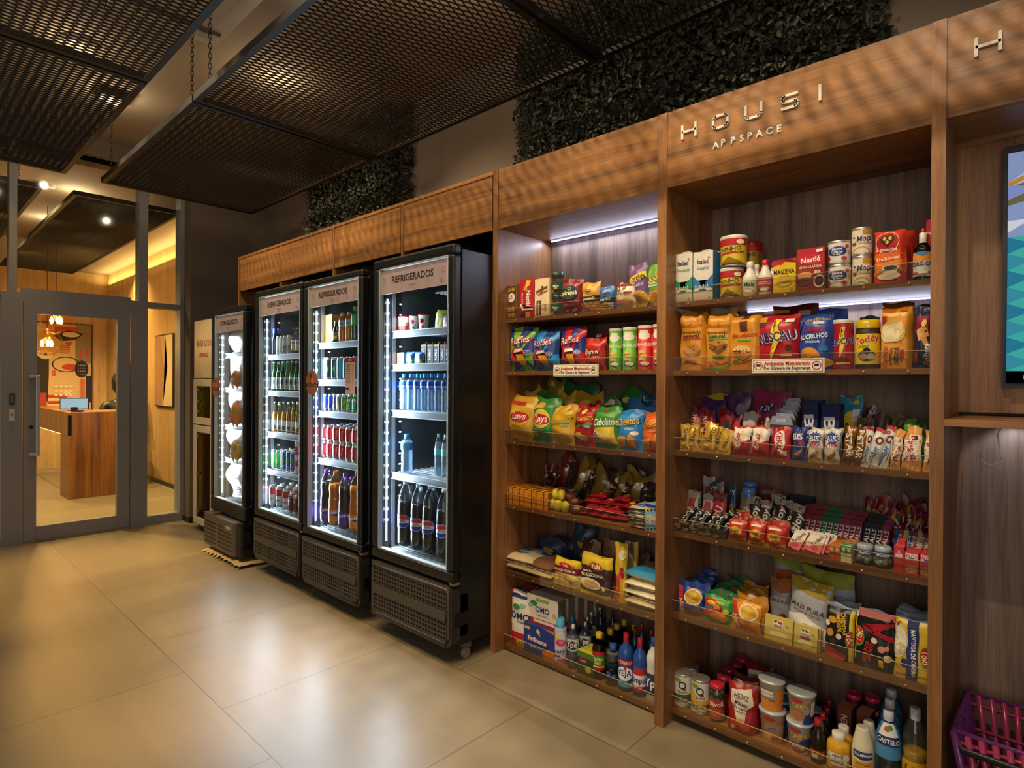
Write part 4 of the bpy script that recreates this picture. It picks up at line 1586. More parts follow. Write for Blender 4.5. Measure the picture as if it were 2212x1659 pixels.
# top shelf -----------------------------------------------------
Z = Zoom(1060, 470, 4.608, SA[0] + TH, YB)
def flat(Z, b, x0, x1, yt, d, Y=None, **k):
    Y = Z.Y if Y is None else Y
    x, w, z, h = Z.geo(x0, x1, yt, Y, k.pop('z', None), k.pop('yb', None))
    o = b(w, h)
    put(o, x, Y + d / 2, z, k.pop('rz', 0), k.pop('tilt', 0), k.pop('roll', 0), **k)
    return o
def CT(name, d, col, ops=(), **kw):
    return lambda w, h: carton(name, w, h, d, col, ops, **kw)
def PC(name, t, col, ops=(), **kw):
    return lambda w, h: pouch(name, w, h, t, col, ops, **kw)

flat(Z, CT('chocolate_box', .03, '#8a6230m', [('r', '#5d3c1cm', .06, .05, .94, .95), ('e', '#e5dfd0m', .5, .62, .36, .13), ('e', '#b3262am', .5, .66, .08, .03), ('t', '#7a2a26m', 'RAFFA', .5, .60, .04)] +
           [('e', '#c79a45b', .3 + .4 * i, .12 + .17 * j, .17, .07) for i in range(2) for j in range(2)] + [('e', '#c79a45b', .3 + .4 * i, .84, .17, .06) for i in range(2)]), 158, 262, 665, .03, rz=-4,
     label='brown windowed box of gold wrapped chocolates at the very end of the top shelf', cat='chocolate box')
flat(Z, CT('chocolate_box', .035, '#b3202am', [('t', '#f0e6d8m', 'Nestlé', .62, .50, .40, -90, .42, .03), ('p', '#e8dcc8m', [(.1, .4), (.3, .26), (.95, .25), (.95, .22), (.2, .22), (.02, .38)]), ('p', '#e3b53am', [(.35, .78), (.7, .83), (.8, .95), (.5, .97)]), ('r', '#d39a2am', .28, .72, .55, .8), ('r', '#3d1a14m', .1, .04, .4, .17), ('r', '#c9a034m', .45, .04, .75, .17),
       ('t', '#f0e6d8m', 'Especialidades', .2, .5, .09, -90, .3)]), 290, 430, 612, .035, label='red upright box of assorted chocolates with a white swoosh, on the top shelf', cat='chocolate box', yb=1008)
flat(Z, CT('biscuit_box', .035, '#e0c9a0m', [('r', '#4a2a1cm', .12, .06, .44, .44), ('t', '#e6d4b0m', 'AMANDITA', .28, .25, .16, 90, .34, .03), ('t', '#6b4a2cm', 'LACTA', .72, .25, .09, 90, .2), ('p', '#7a4522m', [(.08, .62), (.85, .74), (.9, .8), (.12, .7)]), ('p', '#9a5a2cm', [(.2, .60), (.9, .70), (.85, .66), (.25, .57)]), ('p', '#6b3a1cm', [(.4, .62), (.52, .62), (.58, .82), (.48, .8)])]), 440, 585, 605, .035,
     label='cream box of wafer sticks with a dark brown name plate, on the top shelf', cat='biscuit box', yb=998)
def nutjar(w, h):
    return bottle('snack_jar', PB_JAR, w / 2, h, '#e8d9b8c', '#17342ag', .80, .98, (.2, .55, '#1c4a35m'), [('t', '#e8dcb8m', 'Mani', .5, .5, .3), ('e', '#c79a45m', .5, .2, .1, .12)], '#b8843fm', .78, 130)
for (a, b, t, bt, wd) in ((603, 722, 770, 985, 'lower'), (603, 730, 545, 760, 'upper')):
    x, r, z, h = Z.rgeo(a, b, t, YB + .035, yb=bt if bt < 900 else None)
    if bt < 900:
        z = zjar
    zjar = z + h
    put(nutjar(2 * r, h), x, YB + .035, z, face(x), label=wd + ' of two stacked nut jars with dark green lids on the top shelf', cat='jar')
flat(Z, PC('snack_bag', .05, '#7d1722g', [('e', '#d9c79am', .2 + .15 * (i % 5), .62 + .07 * (i // 5), .015) for i in range(20)] + [('e', '#173a2cm', .5, .60, .36, .21), ('e', '#d8c79am', .5, .71, .08, .05, .8), ('t', '#efe6d0m', 'piraquê', .5, .57, .12, 0, .68, .03), ('t', '#c98a8am', 'queijinho', .5, .25, .08, 0, .6), ('e', '#e0cda0m', .3, .1, .07, .03), ('e', '#e0cda0m', .6, .1, .08, .03), ('e', '#e0cda0m', .75, .12, .06, .03)], seed=1), 690, 895, 605, .05, rz=4,
     label='dark red snack bag with a round green badge and pale dots on the top shelf', cat='snack bag')
flat(Z, PC('snack_bag', .035, '#c8902ag', [('r', '#1c1a18m', 0, .34, 1, .53), ('t', '#efe2bcm', 'JAPONÊS', .5, .43, .08, 3, .7), ('e', '#b5313am', .45, .72, .15, .04), ('t', '#f0e2c8m', 'Elma', .45, .72, .04)] + [('e', '#9a6a38m' if (i % 2) else '#b98850m', .08 + .14 * (i % 7), .1 + .09 * (i // 7), .08, .05) for i in range(21)], style='stand', seed=2), 893, 1075, 640, .035, label='gold pouch of coated peanuts with a black band on the top shelf', cat='snack bag')
flat(Z, PC('snack_bag', .035, '#2463a8g', [('r', '#1a1c22m', 0, .34, 1, .56), ('t', '#efe8d8m', 'SEM PELE', .5, .45, .09, 4, .86), ('e', '#d8d4ccm', .45, .78, .17, .05), ('t', '#b5313am', 'Elma', .45, .78, .04)] + [('e', '#cfa770m' if (i % 2) else '#b98f58m', .08 + .14 * (i % 7), .08 + .09 * (i // 7), .07, .045) for i in range(21)], style='stand', seed=3), 1070, 1222, 682, .03, label='blue pouch of peanuts with a black band on the top shelf', cat='snack bag')
flat(Z, PC('snack_bag', .04, '#d9c9acg', [('p', '#7a2430m', [(0, .86), (1, .80), (1, 1), (0, 1)]), ('t', '#b02838m', 'Q', .22, .74, .17), ('t', '#3a2320m', 'lib', .52, .76, .13, 0, .5, .01, .3), ('t', '#6b3a3cm', 'NATURAL', .3, .56, .07, 0, .45), ('r', '#8a3040m', .55, .54, .9, .61), ('e', '#c97a72m', .27, .26, .2, .08), ('e', '#d8b07am', .68, .3, .2, .14), ('e', '#c99a60m', .75, .2, .16, .09)], seed=4), 1225, 1435, 635, .04, rz=-6, label='white cracker bag with a dark red corner on the top shelf', cat='snack bag')
flat(Z, PC('snack_bag', .05, '#6a4b7ag', [('p', '#e3c224m', [(.04, .66), (.2, .72), (.97, .79), (.97, .66), (.8, .63), (.06, .56)]), ('t', '#1f2a4am', 'Torcida', .5, .67, .12, 5, .86, .03, .2), ('t', '#e6dceem', 'SABOR', .3, .55, .04), ('t', '#e6dceem', 'CHURRASCO', .45, .49, .055, 6, .75), ('e', '#d6b22cm', .5, .2, .5, .19), ('e', '#c98a3cm', .5, .26, .33, .13)] + [('e', '#b37a30m', .35 + .1 * (i % 4), .2 + .06 * (i // 4), .05, .03) for i in range(12)], seed=5), 1372, 1580, 445, .05, Y=YB + .01, rz=-3, roll=-6, label='purple corn snack bag with a yellow name banner on the top shelf', cat='snack bag')
flat(Z, PC('snack_bag', .05, '#5f9a2cg', [('p', '#e3c224m', [(.0, .66), (1, .80), (1, .66), (0, .56)]), ('t', '#1f2a4am', 'Torcida', .42, .69, .12, 5, .86, .03, .2), ('t', '#eaf0d8m', 'PIMENTA', .5, .56, .05), ('t', '#eaf0d8m', 'MEXICANA', .5, .50, .05), ('e', '#d6b22cm', .45, .2, .5, .19), ('e', '#c98a3cm', .45, .26, .33, .13)], seed=6), 1545, 1760, 452, .05, Y=YB + .02, rz=-3, roll=-6, label='green corn snack bag half behind the upright on the top shelf', cat='snack bag')

# second shelf ---------------------------------------------------
Z = Zoom(1060, 470, 4.608, SA[1] + TH, YB)
def ruffles(c1, c2):
    import math as _m
    ops = []
    for i in range(10):
        a0, a1_ = 2 * pi * i / 10, 2 * pi * (i + .5) / 10
        ops.append(('p', c2, [(.5, .42)] + [(min(1, max(0, .5 + 1.2 * cos(a0 + (a1_ - a0) * k / 3))), min(1, max(0, .42 + 1.2 * sin(a0 + (a1_ - a0) * k / 3)))) for k in range(4)]))
    ops += [('t', '#b3202am', 'Ruffles', .5, .70, .17, 6, .8, .05, .2), ('t', '#f2e8e0m', 'Ruffles', .5, .705, .155, 6, .74, .0, .2), ('e', '#c2262cm', .45, .38, .28, .17), ('e', '#2a1420m', .46, .40, .2, .11), ('p', '#f2ece2m', [(.28, .42), (.66, .45), (.62, .51), (.33, .5)]),
            ('p', '#d99a22m', [(.36, .38), (.66, .38), (.74, .22), (.66, .13), (.54, .16)]), ('p', '#b87a18m', [(.48, .36), (.52, .36), (.64, .16), (.60, .15)]), ('e', '#cfd8e8m', .8, .42, .1, .05), ('e', '#27407cm', .8, .42, .08, .04), ('t', '#e8ecf4m', '+3', .8, .42, .05)]
    return ops
for a, b, t, c1, c2, rz, nm, sd in ((160, 425, 1088, '#78b82ag', '#2a3a86g', 3, 'green and blue striped', 1), (385, 650, 1125, '#2f8fd0g', '#27428ag', 0, 'blue', 2), (655, 915, 1085, '#c8242cg', '#2a3a86g', -2, 'red and blue striped', 3)):
    flat(Z, PC('chip_bag', .07, c1, ruffles(c1, c2), seed=sd), a, b, t, .07, rz=rz, label=nm + ' ridged chip bag with a tongue print on the second shelf', cat='chip bag')
flat(Z, PC('chip_bag', .06, '#b02a22g', [('p', '#1c1614m', [(.12, .80), (.5, .56), (.42, .38), (.2, .62)]), ('p', '#d9762am', [(.16, .74), (.45, .56), (.38, .42)]), ('t', '#151212m', 'Doritos', .48, .56, .14, 3, .84, .06), ('t', '#f2eadcm', 'Doritos', .48, .565, .125, 3, .8, .02), ('t', '#e8c8a0m', 'QUEIJO', .7, .40, .05), ('e', '#d8cfc0m', .12, .33, .08, .05, .8), ('p', '#d97a2am', [(.0, .05), (.6, .2), (.9, .05)])], seed=8), 905, 1120, 1195, .06, rz=-2, label='red triangle chip bag on the second shelf beside the green tubes', cat='chip bag')
flat(Z, PC('chip_bag', .06, '#8a1f1cg', [('r', '#d9cfc0m', .1, .9, .4, .97)], seed=9), 1000, 1190, 1150, .06, Y=.16, label='darker red triangle chip bag standing behind the front red one', cat='chip bag')
def tube(w, h, col):
    m = MB()
    r = w / 2
    m.lathe([(r, 0), (r, .004), (r * .98, .005), (r * .98, h - .012), (r * .98, h - .012)], col, 24)
    m.lathe([(r * .985, 0), (r * .985, .005)], '#b9b4a8M', 24)
    cyl_label(m, r * .98, .005, h - .012, [('e', '#f0e8d8m', .5, .82, .3, .1), ('t', '#f2ead8m', 'PRINGLES', .5, .60, .075, 0, .8, .03), ('r', '#e8dcc0m', .3, .9, .7, .95), ('e', '#e0c070m', .42, .42, .16, .04), ('e', '#d8b050m', .5, .33, .17, .04), ('e', '#e6c878m', .4, .25, .16, .04), ('e', '#2a3a66m', .55, .13, .26, .06), ('e', '#ece4d4m', .55, .13, .22, .048),
        ('r', '#e8dcc0m', .86, .55, .99, .85)], 170)
    o = m.build('crisp_tube')
    m = MB()
    m.lathe([(r * 1.02, h - .012), (r * 1.03, h - .004), (r, h), (r * .9, h), (r * .88, h - .002)], '#d9d2b8p', 24)
    m.build('lid', o)
    return o
for i, (a, b, t, c, nm) in enumerate(((1180, 1310, 1108, '#58a52cg', 'green crisp tube next to the red triangle chip bag on the second shelf'), (1315, 1460, 1095, '#58a52cg', 'green crisp tube touching the red tubes on the second shelf'),
                                  (1465, 1615, 1078, '#c0242ag', 'red crisp tube next to the green tubes on the second shelf'), (1612, 1765, 1065, '#c0242ag', 'red crisp tube half hidden by the upright on the second shelf'))):
    x, r, z, h = Z.rgeo(a, b, t, YB + .037)
    put(tube(2 * r, h, c), x, YB + .037, z, face(x), label=nm, cat='crisp tube')
camera_sign(Z, 627, 1075, 1462, 1580, 'small camera notice on the clear strip below the ridged chip bags')

# third shelf ---------------------------------------------------
Z = Zoom(1060, 800, 4.608, SA[2] + TH, YB)
def bagrow(Y, z=None, dark=0):
    pass
LAY = lambda g: [('e', '#e3b83am' if not g else '#e8c850m', .5, .52, .34, .22), ('e', '#c3262cm', .5, .50, .32, .12), ('t', '#f4ece0m', 'Lays', .5, .50, .15, 4, .62, .04, .1)]
flat(Z, PC('chip_bag', .09, '#d6a828g', LAY(0) + [('r', '#b5282em', .15, .76, .65, .84), ('t', '#8a5a18m', 'CLÁSSICA', .45, .3, .04)], seed=11, crumple=1.5), 115, 400, 245, .09, rz=4, roll=5, tilt=-6, label='yellow potato chip bag at the end of the third shelf', cat='chip bag')
flat(Z, PC('chip_bag', .09, '#3a8a38g', LAY(1) + [('e', '#d6a83am', .4, .82, .18, .07), ('e', '#d9a84am', .15, .78, .14, .07), ('t', '#dfe8c8m', 'Sour Cream', .5, .28, .045), ('e', '#d9b060m', .25, .16, .16, .06)], seed=12, crumple=1.4), 350, 600, 275, .09, rz=0, roll=4, tilt=-6, label='green potato chip bag beside the yellow one on the third shelf', cat='chip bag')
FAN = lambda c: [('p', c, [(.04, .48), (.96, .66), (.96, .80), (.06, .64)]), ('t', '#7a2a12m', 'FANDANGOS', .5, .64, .17, 10, .92, .05), ('t', '#f0c832m', 'FANDANGOS', .5, .645, .15, 10, .88, .015), ('p', '#4f9a3cm', [(.05, .46), (.9, .56), (.9, .52), (.05, .42)]), ('r', '#8fc0b0m', .6, .44, .85, .5), ('e', '#e0b040m', .4, .25, .2, .07), ('e', '#e6c050m', .62, .2, .18, .07)]
flat(Z, PC('chip_bag', .08, '#d3a62eg', FAN('#e0b93am') + [('e', '#e8d070m', .3, .86, .06), ('e', '#e8d070m', .7, .9, .07)], seed=13, crumple=1.6), 545, 800, 340, .08, rz=-3, roll=1, tilt=-6, label='yellow corn snack bag with jagged lettering on the third shelf', cat='chip bag')
flat(Z, PC('chip_bag', .08, '#a8222ag', FAN('#b8242cm') + [('e', '#e0b840m', .2, .85, .07), ('e', '#e0b840m', .55, .83, .1), ('e', '#e0b840m', .85, .88, .05)], seed=14, crumple=1.6), 775, 1005, 345, .08, rz=-4, roll=1, tilt=-6, label='red corn snack bag with jagged lettering on the third shelf', cat='chip bag')
flat(Z, PC('chip_bag', .08, '#3f8f34g', [('e', '#c83038m', .5, .9, .13, .05), ('t', '#f2ece0m', 'Cebolitos', .55, .62, .17, 5, .92, .035), ('p', '#e0bc48m', [(.1, .12), (.2, .45), (.9, .52), (.98, .12)]), ('e', '#efe6d0m', .25, .25, .17, .13), ('e', '#26221em', .25, .25, .13, .1, .75), ('e', '#26221em', .25, .25, .07, .05, .6), ('e', '#e8c860m', .6, .3, .24, .1)], seed=15, crumple=1.3), 965, 1240, 360, .08, rz=-3, roll=1, tilt=-6, label='green onion snack bag on the third shelf', cat='chip bag')
CHE = lambda: [('t', '#1c1614m', 'Cheetos', .5, .70, .22, 8, .92, .06, .1), ('t', '#e8c02am', 'Cheetos', .5, .705, .20, 8, .88, .015, .1), ('t', '#f2ece0m', 'ASSADO', .6, .53, .05, 3), ('e', '#e8e0d0m', .8, .42, .13, .05), ('p', '#e3a83am', [(.1, .3), (.5, .34), (.45, .1), (.1, .05)]), ('p', '#e8902am', [(.5, .1), (.65, .4), (.85, .3), (.8, .05)])]
flat(Z, PC('chip_bag', .08, '#2f86c8g', CHE(), seed=16, crumple=1.2), 1200, 1470, 395, .08, rz=-2, tilt=-6, label='light blue cheese puff bag on the third shelf', cat='chip bag')
flat(Z, PC('chip_bag', .08, '#d8601cg', CHE(), seed=17, crumple=1.2), 1465, 1720, 420, .08, rz=-2, tilt=-6, label='orange cheese puff bag against the upright on the third shelf', cat='chip bag')
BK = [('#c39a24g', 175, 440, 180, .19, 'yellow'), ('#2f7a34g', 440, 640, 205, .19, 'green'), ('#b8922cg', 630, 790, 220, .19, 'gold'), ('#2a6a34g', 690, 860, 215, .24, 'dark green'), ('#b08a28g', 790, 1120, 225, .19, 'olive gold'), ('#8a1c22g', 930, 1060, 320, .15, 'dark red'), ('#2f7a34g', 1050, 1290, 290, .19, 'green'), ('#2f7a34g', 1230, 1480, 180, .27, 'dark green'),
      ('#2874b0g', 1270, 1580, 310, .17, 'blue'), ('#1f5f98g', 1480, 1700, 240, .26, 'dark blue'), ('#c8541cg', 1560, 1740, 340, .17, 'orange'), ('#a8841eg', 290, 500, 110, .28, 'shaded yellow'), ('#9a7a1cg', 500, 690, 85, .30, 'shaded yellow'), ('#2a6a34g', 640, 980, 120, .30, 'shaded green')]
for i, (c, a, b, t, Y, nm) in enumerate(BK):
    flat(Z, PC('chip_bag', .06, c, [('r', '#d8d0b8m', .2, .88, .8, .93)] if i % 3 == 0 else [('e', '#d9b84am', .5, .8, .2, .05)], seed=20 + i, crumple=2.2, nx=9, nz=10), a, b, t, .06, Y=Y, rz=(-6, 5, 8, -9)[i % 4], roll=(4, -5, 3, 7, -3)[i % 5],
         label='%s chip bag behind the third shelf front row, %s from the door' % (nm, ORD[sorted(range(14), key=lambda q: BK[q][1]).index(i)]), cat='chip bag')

# fourth shelf ---------------------------------------------------
Z = Zoom(1060, 800, 4.608, SA[3] + TH, YB)
x0, w_, z_, h_ = Z.geo(142, 572, 1190, YB)
n = 11
for i in range(n):
    xa = x0 - w_ / 2 + w_ * i / n
    hh = .085
    o = carton('juice_pouch_box', w_ / n * .88, hh - .004 * (i % 3), .15, '#d68a22g', [('e', '#b5621cm', .5, .62, .3, .09), ('r', '#e0a040m', .1, .1, .9, .2)], top='#d9952cg', side='#8a5412g')
    put(o, xa + w_ / n / 2, YB + .075, Z.zs, (i % 3 - 1) * 2, label='orange pack, %s from the door in the row on the fourth shelf' % ORD[i], cat='snack pack', group='orange packs in a row')
def blob(name, rx, ry, rz_, col, seed, ops=()):
    rnd = random.Random(seed)
    m = MB()
    ph = [rnd.uniform(0, 6.28) for _ in range(6)]
    V, F = [], []
    nu, nv = 14, 9
    for j in range(nv + 1):
        v = pi * j / nv
        for i in range(nu):
            u = 2 * pi * i / nu
            k = 1 + .07 * sin(3 * u + ph[0] + 2 * v) + .06 * sin(5 * u + ph[1]) * sin(v) + .05 * sin(4 * v + ph[2])
            V.append((rx * k * sin(v) * cos(u), ry * k * sin(v) * sin(u), rz_ - rz_ * cos(v) * k))
    for j in range(nv):
        for i in range(nu):
            a, b = j * nu + i, j * nu + (i + 1) % nu
            F.append((a, b, b + nu, a + nu))
    m.add(V, F, col, True)
    return m.build(name)
for i, (a, b, t, bt, Y) in enumerate(((535, 610, 1335, 1420, .085), (590, 665, 1350, 1440, .08), (665, 740, 1370, 1450, .08), (570, 640, 1265, 1340, .10), (630, 700, 1260, 1375, .10))):
    x, w, z, h = Z.geo(a, b, t, Y, yb=bt)
    put(blob('yellow_snack', w / 2, w / 2, .026, '#c9b52ag', i), x, Y + .03, Z.zs if i < 3 else Z.zs + .045, label='round yellow wrapped snack, %s of the pile beside the orange packs' % ORD[i], cat='snack', group='round yellow snacks')
def lying(name, w, l, t, col, ops=(), seed=0):
    o = pouch(name, w, l, t, col, ops, seed=seed, nx=8, nz=10, crumple=1.3)
    return o
for i, (a, b, t, bt, Y, rz, dz) in enumerate(((692, 810, 1240, 1320, .12, 20, .045), (740, 850, 1270, 1380, .10, -10, .03), (760, 880, 1340, 1470, .09, 15, .0))):
    x, w, z, h = Z.geo(a, b, t, Y, yb=bt)
    put(blob('brown_snack', w * .5, w * .42, .022, '#5a2a18g', 40 + i), x, Y + .03, Z.zs + dz, rz, label='crinkled brown snack pack, %s in the heap on the fourth shelf' % ORD[i], cat='snack', group='brown snack packs')
def lie(o, x, y, z, rz, pitch=82, **k):
    put(o, x, y, z, rz, -90 + (90 - pitch) if False else -pitch, 0, **k)
for i, (px_, py_, rz, dz, c, nm) in enumerate(((850, 1225, 60, .04, '#2a78b8g', 'blue'), (900, 1245, 65, .06, '#2a78b8g', 'blue'), (790, 1220, 50, .03, '#cdb88ag', 'cream and blue'), (940, 1330, 75, .02, '#3a88b8g', 'sky blue'), (900, 1320, 60, .01, '#2a3a78g', 'dark blue'))):
    p = at(*Z.px(px_, py_), Z=Z.zs + dz)
    o = lying('wafer_pack', .055, .14, .022, c, [('r', '#e0d8b8m', .1, .3, .9, .5)], seed=i)
    lie(o, p.x, min(p.y, .30) - .02, Z.zs + dz + .012, rz, 88, label='%s wafer pack beside the brown packs, %s from the door of five' % (nm, ORD[[1, 3, 0, 4, 2][i]]), cat='wafer pack')
for i, (px_, py_, Y, rz, dz) in enumerate(((1000, 1450, .09, 80, 0), (1120, 1450, .09, 82, .0), (1240, 1500, .09, 84, 0), (1330, 1500, .09, 80, 0), (1060, 1420, .10, 78, .024), (1180, 1440, .10, 84, .024), (1290, 1460, .10, 80, .024), (1040, 1330, .12, 40, .048), (1180, 1320, .12, 50, .048), (1290, 1330, .13, 45, .048), (1400, 1330, .12, 55, .048), (1100, 1290, .14, 60, .068), (1340, 1300, .14, 48, .07))):
    p = at(*Z.px(px_, py_), Y=Y)
    o = lying('biscuit_pack', .075, .155, .028, '#b8222ag', [('r', '#e8d8c0m', .1, .62, .9, .72), ('e', '#e0b040m', .6, .3, .2, .1), ('r', '#8a1620m', .1, .1, .9, .16)], seed=60 + i)
    lie(o, p.x - .04, Y + .02, Z.zs + dz + .015, rz * .5 - 20, 88, label='red biscuit pack, %s in the heap of red packs on the fourth shelf' % ORD[i], cat='biscuit pack', group='red biscuit packs')
for i in range(6):
    x, w, z, h = Z.geo(1375, 1530, 1430, YB)
    o = lying('foil_biscuit_pack', .075, .15, .02, '#cfc8b4b', [('r', '#3a70a8m', .2, .2, .8, .4)], seed=80 + i)
    lie(o, x, YB - .005, Z.zs + .008 + i * .015, (i % 3 - 1) * 5, 89, label='silver biscuit pack, %s from the bottom of the silver stack on the fourth shelf' % ORD[i], cat='biscuit pack', group='stacked silver biscuit packs')
flat(Z, CT('cookie_box', .12, '#7fa8c8m', [('p', '#e0c83am', [(0, .92), (.45, .80), (0, .72)]), ('r', '#2a3a8am', 0, .9, 1, 1), ('t', '#e8c83am', 'Milka', .42, .52, .14, 0, .6, .04), ('t', '#2a3a78m', 'OREO', .42, .36, .22, 0, .84, .05), ('t', '#eef0f2m', 'OREO', .42, .365, .2, 0, .8, .02)] + [('e', '#3a2822m', .2 + .25 * (i % 3), .08 + .6 * (i // 3) + .03 * i, .07, .035) for i in range(6)]), 1545, 1700, 1340, .12, rz=-4, label='pale blue cookie box cut off by the upright on the fourth shelf', cat='cookie box')
BK = [(470, 560, 950, .30, '#7a2c18g', 'rust'), (560, 650, 940, .30, '#7a2c18g', 'rust'), (660, 800, 830, .31, '#6b2416g', 'dark rust'), (770, 920, 900, .26, '#8a6a1eg', 'gold'), (880, 1050, 885, .27, '#6a5418g', 'bronze'), (960, 1240, 1000, .24, '#7a601ag', 'gold'), (1110, 1480, 960, .25, '#2b2015g', 'dark brown'), (1150, 1330, 1010, .22, '#7a5f1ag', 'ochre'), (1290, 1590, 1010, .24, '#7a621cg', 'ochre'), (1480, 1660, 1090, .28, '#14384ag', 'dark teal')]
for i, (a, b, t, Y, c, nm) in enumerate(BK):
    flat(Z, PC('sweet_bag', .04, c, [('e', '#cfc8b8b', .5, .7, .25, .08), ('r', '#2a1810m', .55, .15, .95, .85)], seed=90 + i, crumple=2.6, nx=9, nz=10), a, b, t, .04, Y=Y, rz=(10, -8, 14)[i % 3], roll=(8, 14, 4, 18)[i % 4],
         label='%s crinkly bag at the back of the fourth shelf, %s from the door' % (nm, ORD[i]), cat='snack bag')

# fifth shelf ---------------------------------------------------
Z = Zoom(1060, 1120, 3.771, SA[4] + TH, YB)
def sack(name, w, l, h, col, ops=(), seed=0):
    rnd = random.Random(seed)
    ph = [rnd.uniform(0, 6.28) for _ in range(4)]
    m = MB()
    nx, ny = 12, 12
    def P(a, b, o, s=1):
        u, v = a / w, b / l
        e = (max(0, 1 - abs(2 * u - 1) ** 3) ** .5) * (max(0, 1 - abs(2 * v - 1) ** 4) ** .5)
        q = h / 2 * e + .002 * e * (sin(u * 12 + ph[0]) + sin(v * 10 + ph[1]))
        return ((u - .5) * w, (v - .5) * l, h / 2 + s * (q + o))
    for s in (1, -1):
        V = [P(w * i / nx, l * j / ny, 0, s) for j in range(ny + 1) for i in range(nx + 1)]
        F = []
        for j in range(ny):
            for i in range(nx):
                q = j * (nx + 1) + i
                f = (q, q + 1, q + nx + 2, q + nx + 1)
                F.append(f if s > 0 else f[::-1])
        m.add(V, F, col, True)
    decals(m, lambda a, b, o: P(a, b, o), w, l, ops, Lm=.02, off=.001)
    return m.build(name)
for i, (t, dz) in enumerate(((385, 0), (285, .040))):
    x, w, z, h = Z.geo(110, 300, t, YB)
    put(sack('rice_bag', w * 1.15, .20, .042, '#c9b590g', [('r', '#3a7ab0m', 0, .5, 1, .72), ('e', '#e8e0c8m', .6, .62, .2, .08), ('e', '#24427am', .4, .3, .2, .06)] if i else [], i), x + .01, YB + .10, Z.zs + dz, 3, label=('lower plain rice bag under the blue banded one, fifth shelf', 'rice bag with a blue band lying on another on the fifth shelf')[i], cat='rice bag')
x, w, z, h = Z.geo(300, 470, 350, YB)
put(sack('grain_bag', w * 1.15, .19, .045, '#7a5238g', [('e', '#24427am', .2, .3, .16, .08), ('r', '#c9a83am', .4, .6, .9, .8)], 5), x, YB + .10, Z.zs + .032, -4, label='bag of brown beans lying on a pale flour pack, fifth shelf', cat='food bag')
put(sack('flour_bag', w * 1.1, .19, .036, '#d6c292g', [], 6), x, YB + .095, Z.zs, 2, label='pale flour pack under the bag of brown beans, fifth shelf', cat='food bag')
flat(Z, PC('food_pouch', .06, '#d9bf66g', [('r', '#d8b82am', 0, .74, 1, 1), ('r', '#7a2028m', 0, .5, 1, .74), ('e', '#b8242cm', .5, .80, .24, .09), ('t', '#f0e8c0m', 'Yoki', .5, .80, .11, 0, .4, .04), ('t', '#efe4c8m', 'PIPOCA PREMIUM', .5, .60, .09, 2, .9)] + [('e', '#e0c070m' if i % 2 else '#c9a04am', .08 + .12 * (i % 8), .06 + .1 * (i // 8), .06, .05) for i in range(32)], style='block', seed=31), 495, 700, 345, .06, rz=-2, tilt=-4, label='yellow and maroon pouch of popping corn on the fifth shelf', cat='food pouch')
flat(Z, PC('food_pouch', .05, '#3b2620g', [('r', '#d8b82am', 0, .72, 1, 1), ('e', '#b8242cm', .56, .74, .22, .09), ('e', '#4f9a3cm', .6, .72, .2, .08, .85), ('t', '#f0e8c0m', 'Yoki', .55, .74, .11, 4, .4, .04), ('t', '#efe4c8m', 'FAROFA', .3, .58, .05, 3, .4), ('t', '#efe4c8m', 'TRADICIONAL', .5, .50, .08, 4, .8), ('e', '#e6dcc8m', .4, .28, .36, .14), ('e', '#d0a850m', .45, .28, .24, .09), ('r', '#d8b82am', 0, .0, 1, .07), ('e', '#e8e0c8m', .85, .24, .05, .06)], style='block', seed=32), 712, 965, 310, .05, rz=-3, tilt=-4, label='yellow and dark brown pouch of toasted flour on the fifth shelf', cat='food pouch')
flat(Z, PC('food_pouch', .03, '#d6b42ag', [('r', '#b8463cm', .0, 0, .3, .5), ('e', '#b8242cm', .5, .5, .2, .1), ('e', '#e8dcc0m', .5, .8, .3, .08)], seed=33), 1010, 1100, 210, .03, rz=38, tilt=-4, label='narrow yellow pouch standing edge-on beside the stacked white bags', cat='food pouch')
flat(Z, PC('food_pouch', .03, '#5a4420g', [('r', '#c9a83am', .7, 0, 1, 1), ('e', '#8a3a1cm', .4, .3, .2, .1)], seed=34), 1080, 1180, 200, .03, Y=.13, rz=30, tilt=-4, label='dark pouch with a yellow edge behind the narrow yellow one, fifth shelf', cat='food pouch')
for i in range(4):
    x, w, z, h = Z.geo(1085, 1400, 400, YB)
    put(sack('flour_bag', w * 1.05, .20, .042, '#d8cba8g', [('p', '#2f86b0m', [(0, .0), (1, .0), (1, .45), (0, .3)]), ('r', '#c98a3cm', .3, .5, .9, .8)] if i == 3 else [], 50 + i), x + .0, YB + .10, Z.zs + .0375 * i, (2, -3, 1, -2)[i],
        label=('white flour bag, lowest of the stack of four by the upright, fifth shelf', 'white flour bag resting on the lowest one by the upright, fifth shelf', 'white flour bag just under the blue printed one, fifth shelf', 'flour bag with blue print on top of the stack by the upright, fifth shelf')[i], cat='flour bag')
BK = [(340, 560, 160, .24, '#1e2c4ag', 'navy'), (480, 690, 165, .28, '#182642g', 'dark navy'), (620, 770, 60, .28, '#16324ag', 'tall blue'), (700, 790, 180, .22, '#5a1c20g', 'maroon'), (770, 900, 195, .24, '#9a8064g', 'clear beige'), (860, 1000, 190, .28, '#8a6d50g', 'tan'), (920, 1070, 210, .22, '#9a7a58g', 'brown paper'), (1160, 1300, 300, .26, '#6b563cg', 'dull brown')]
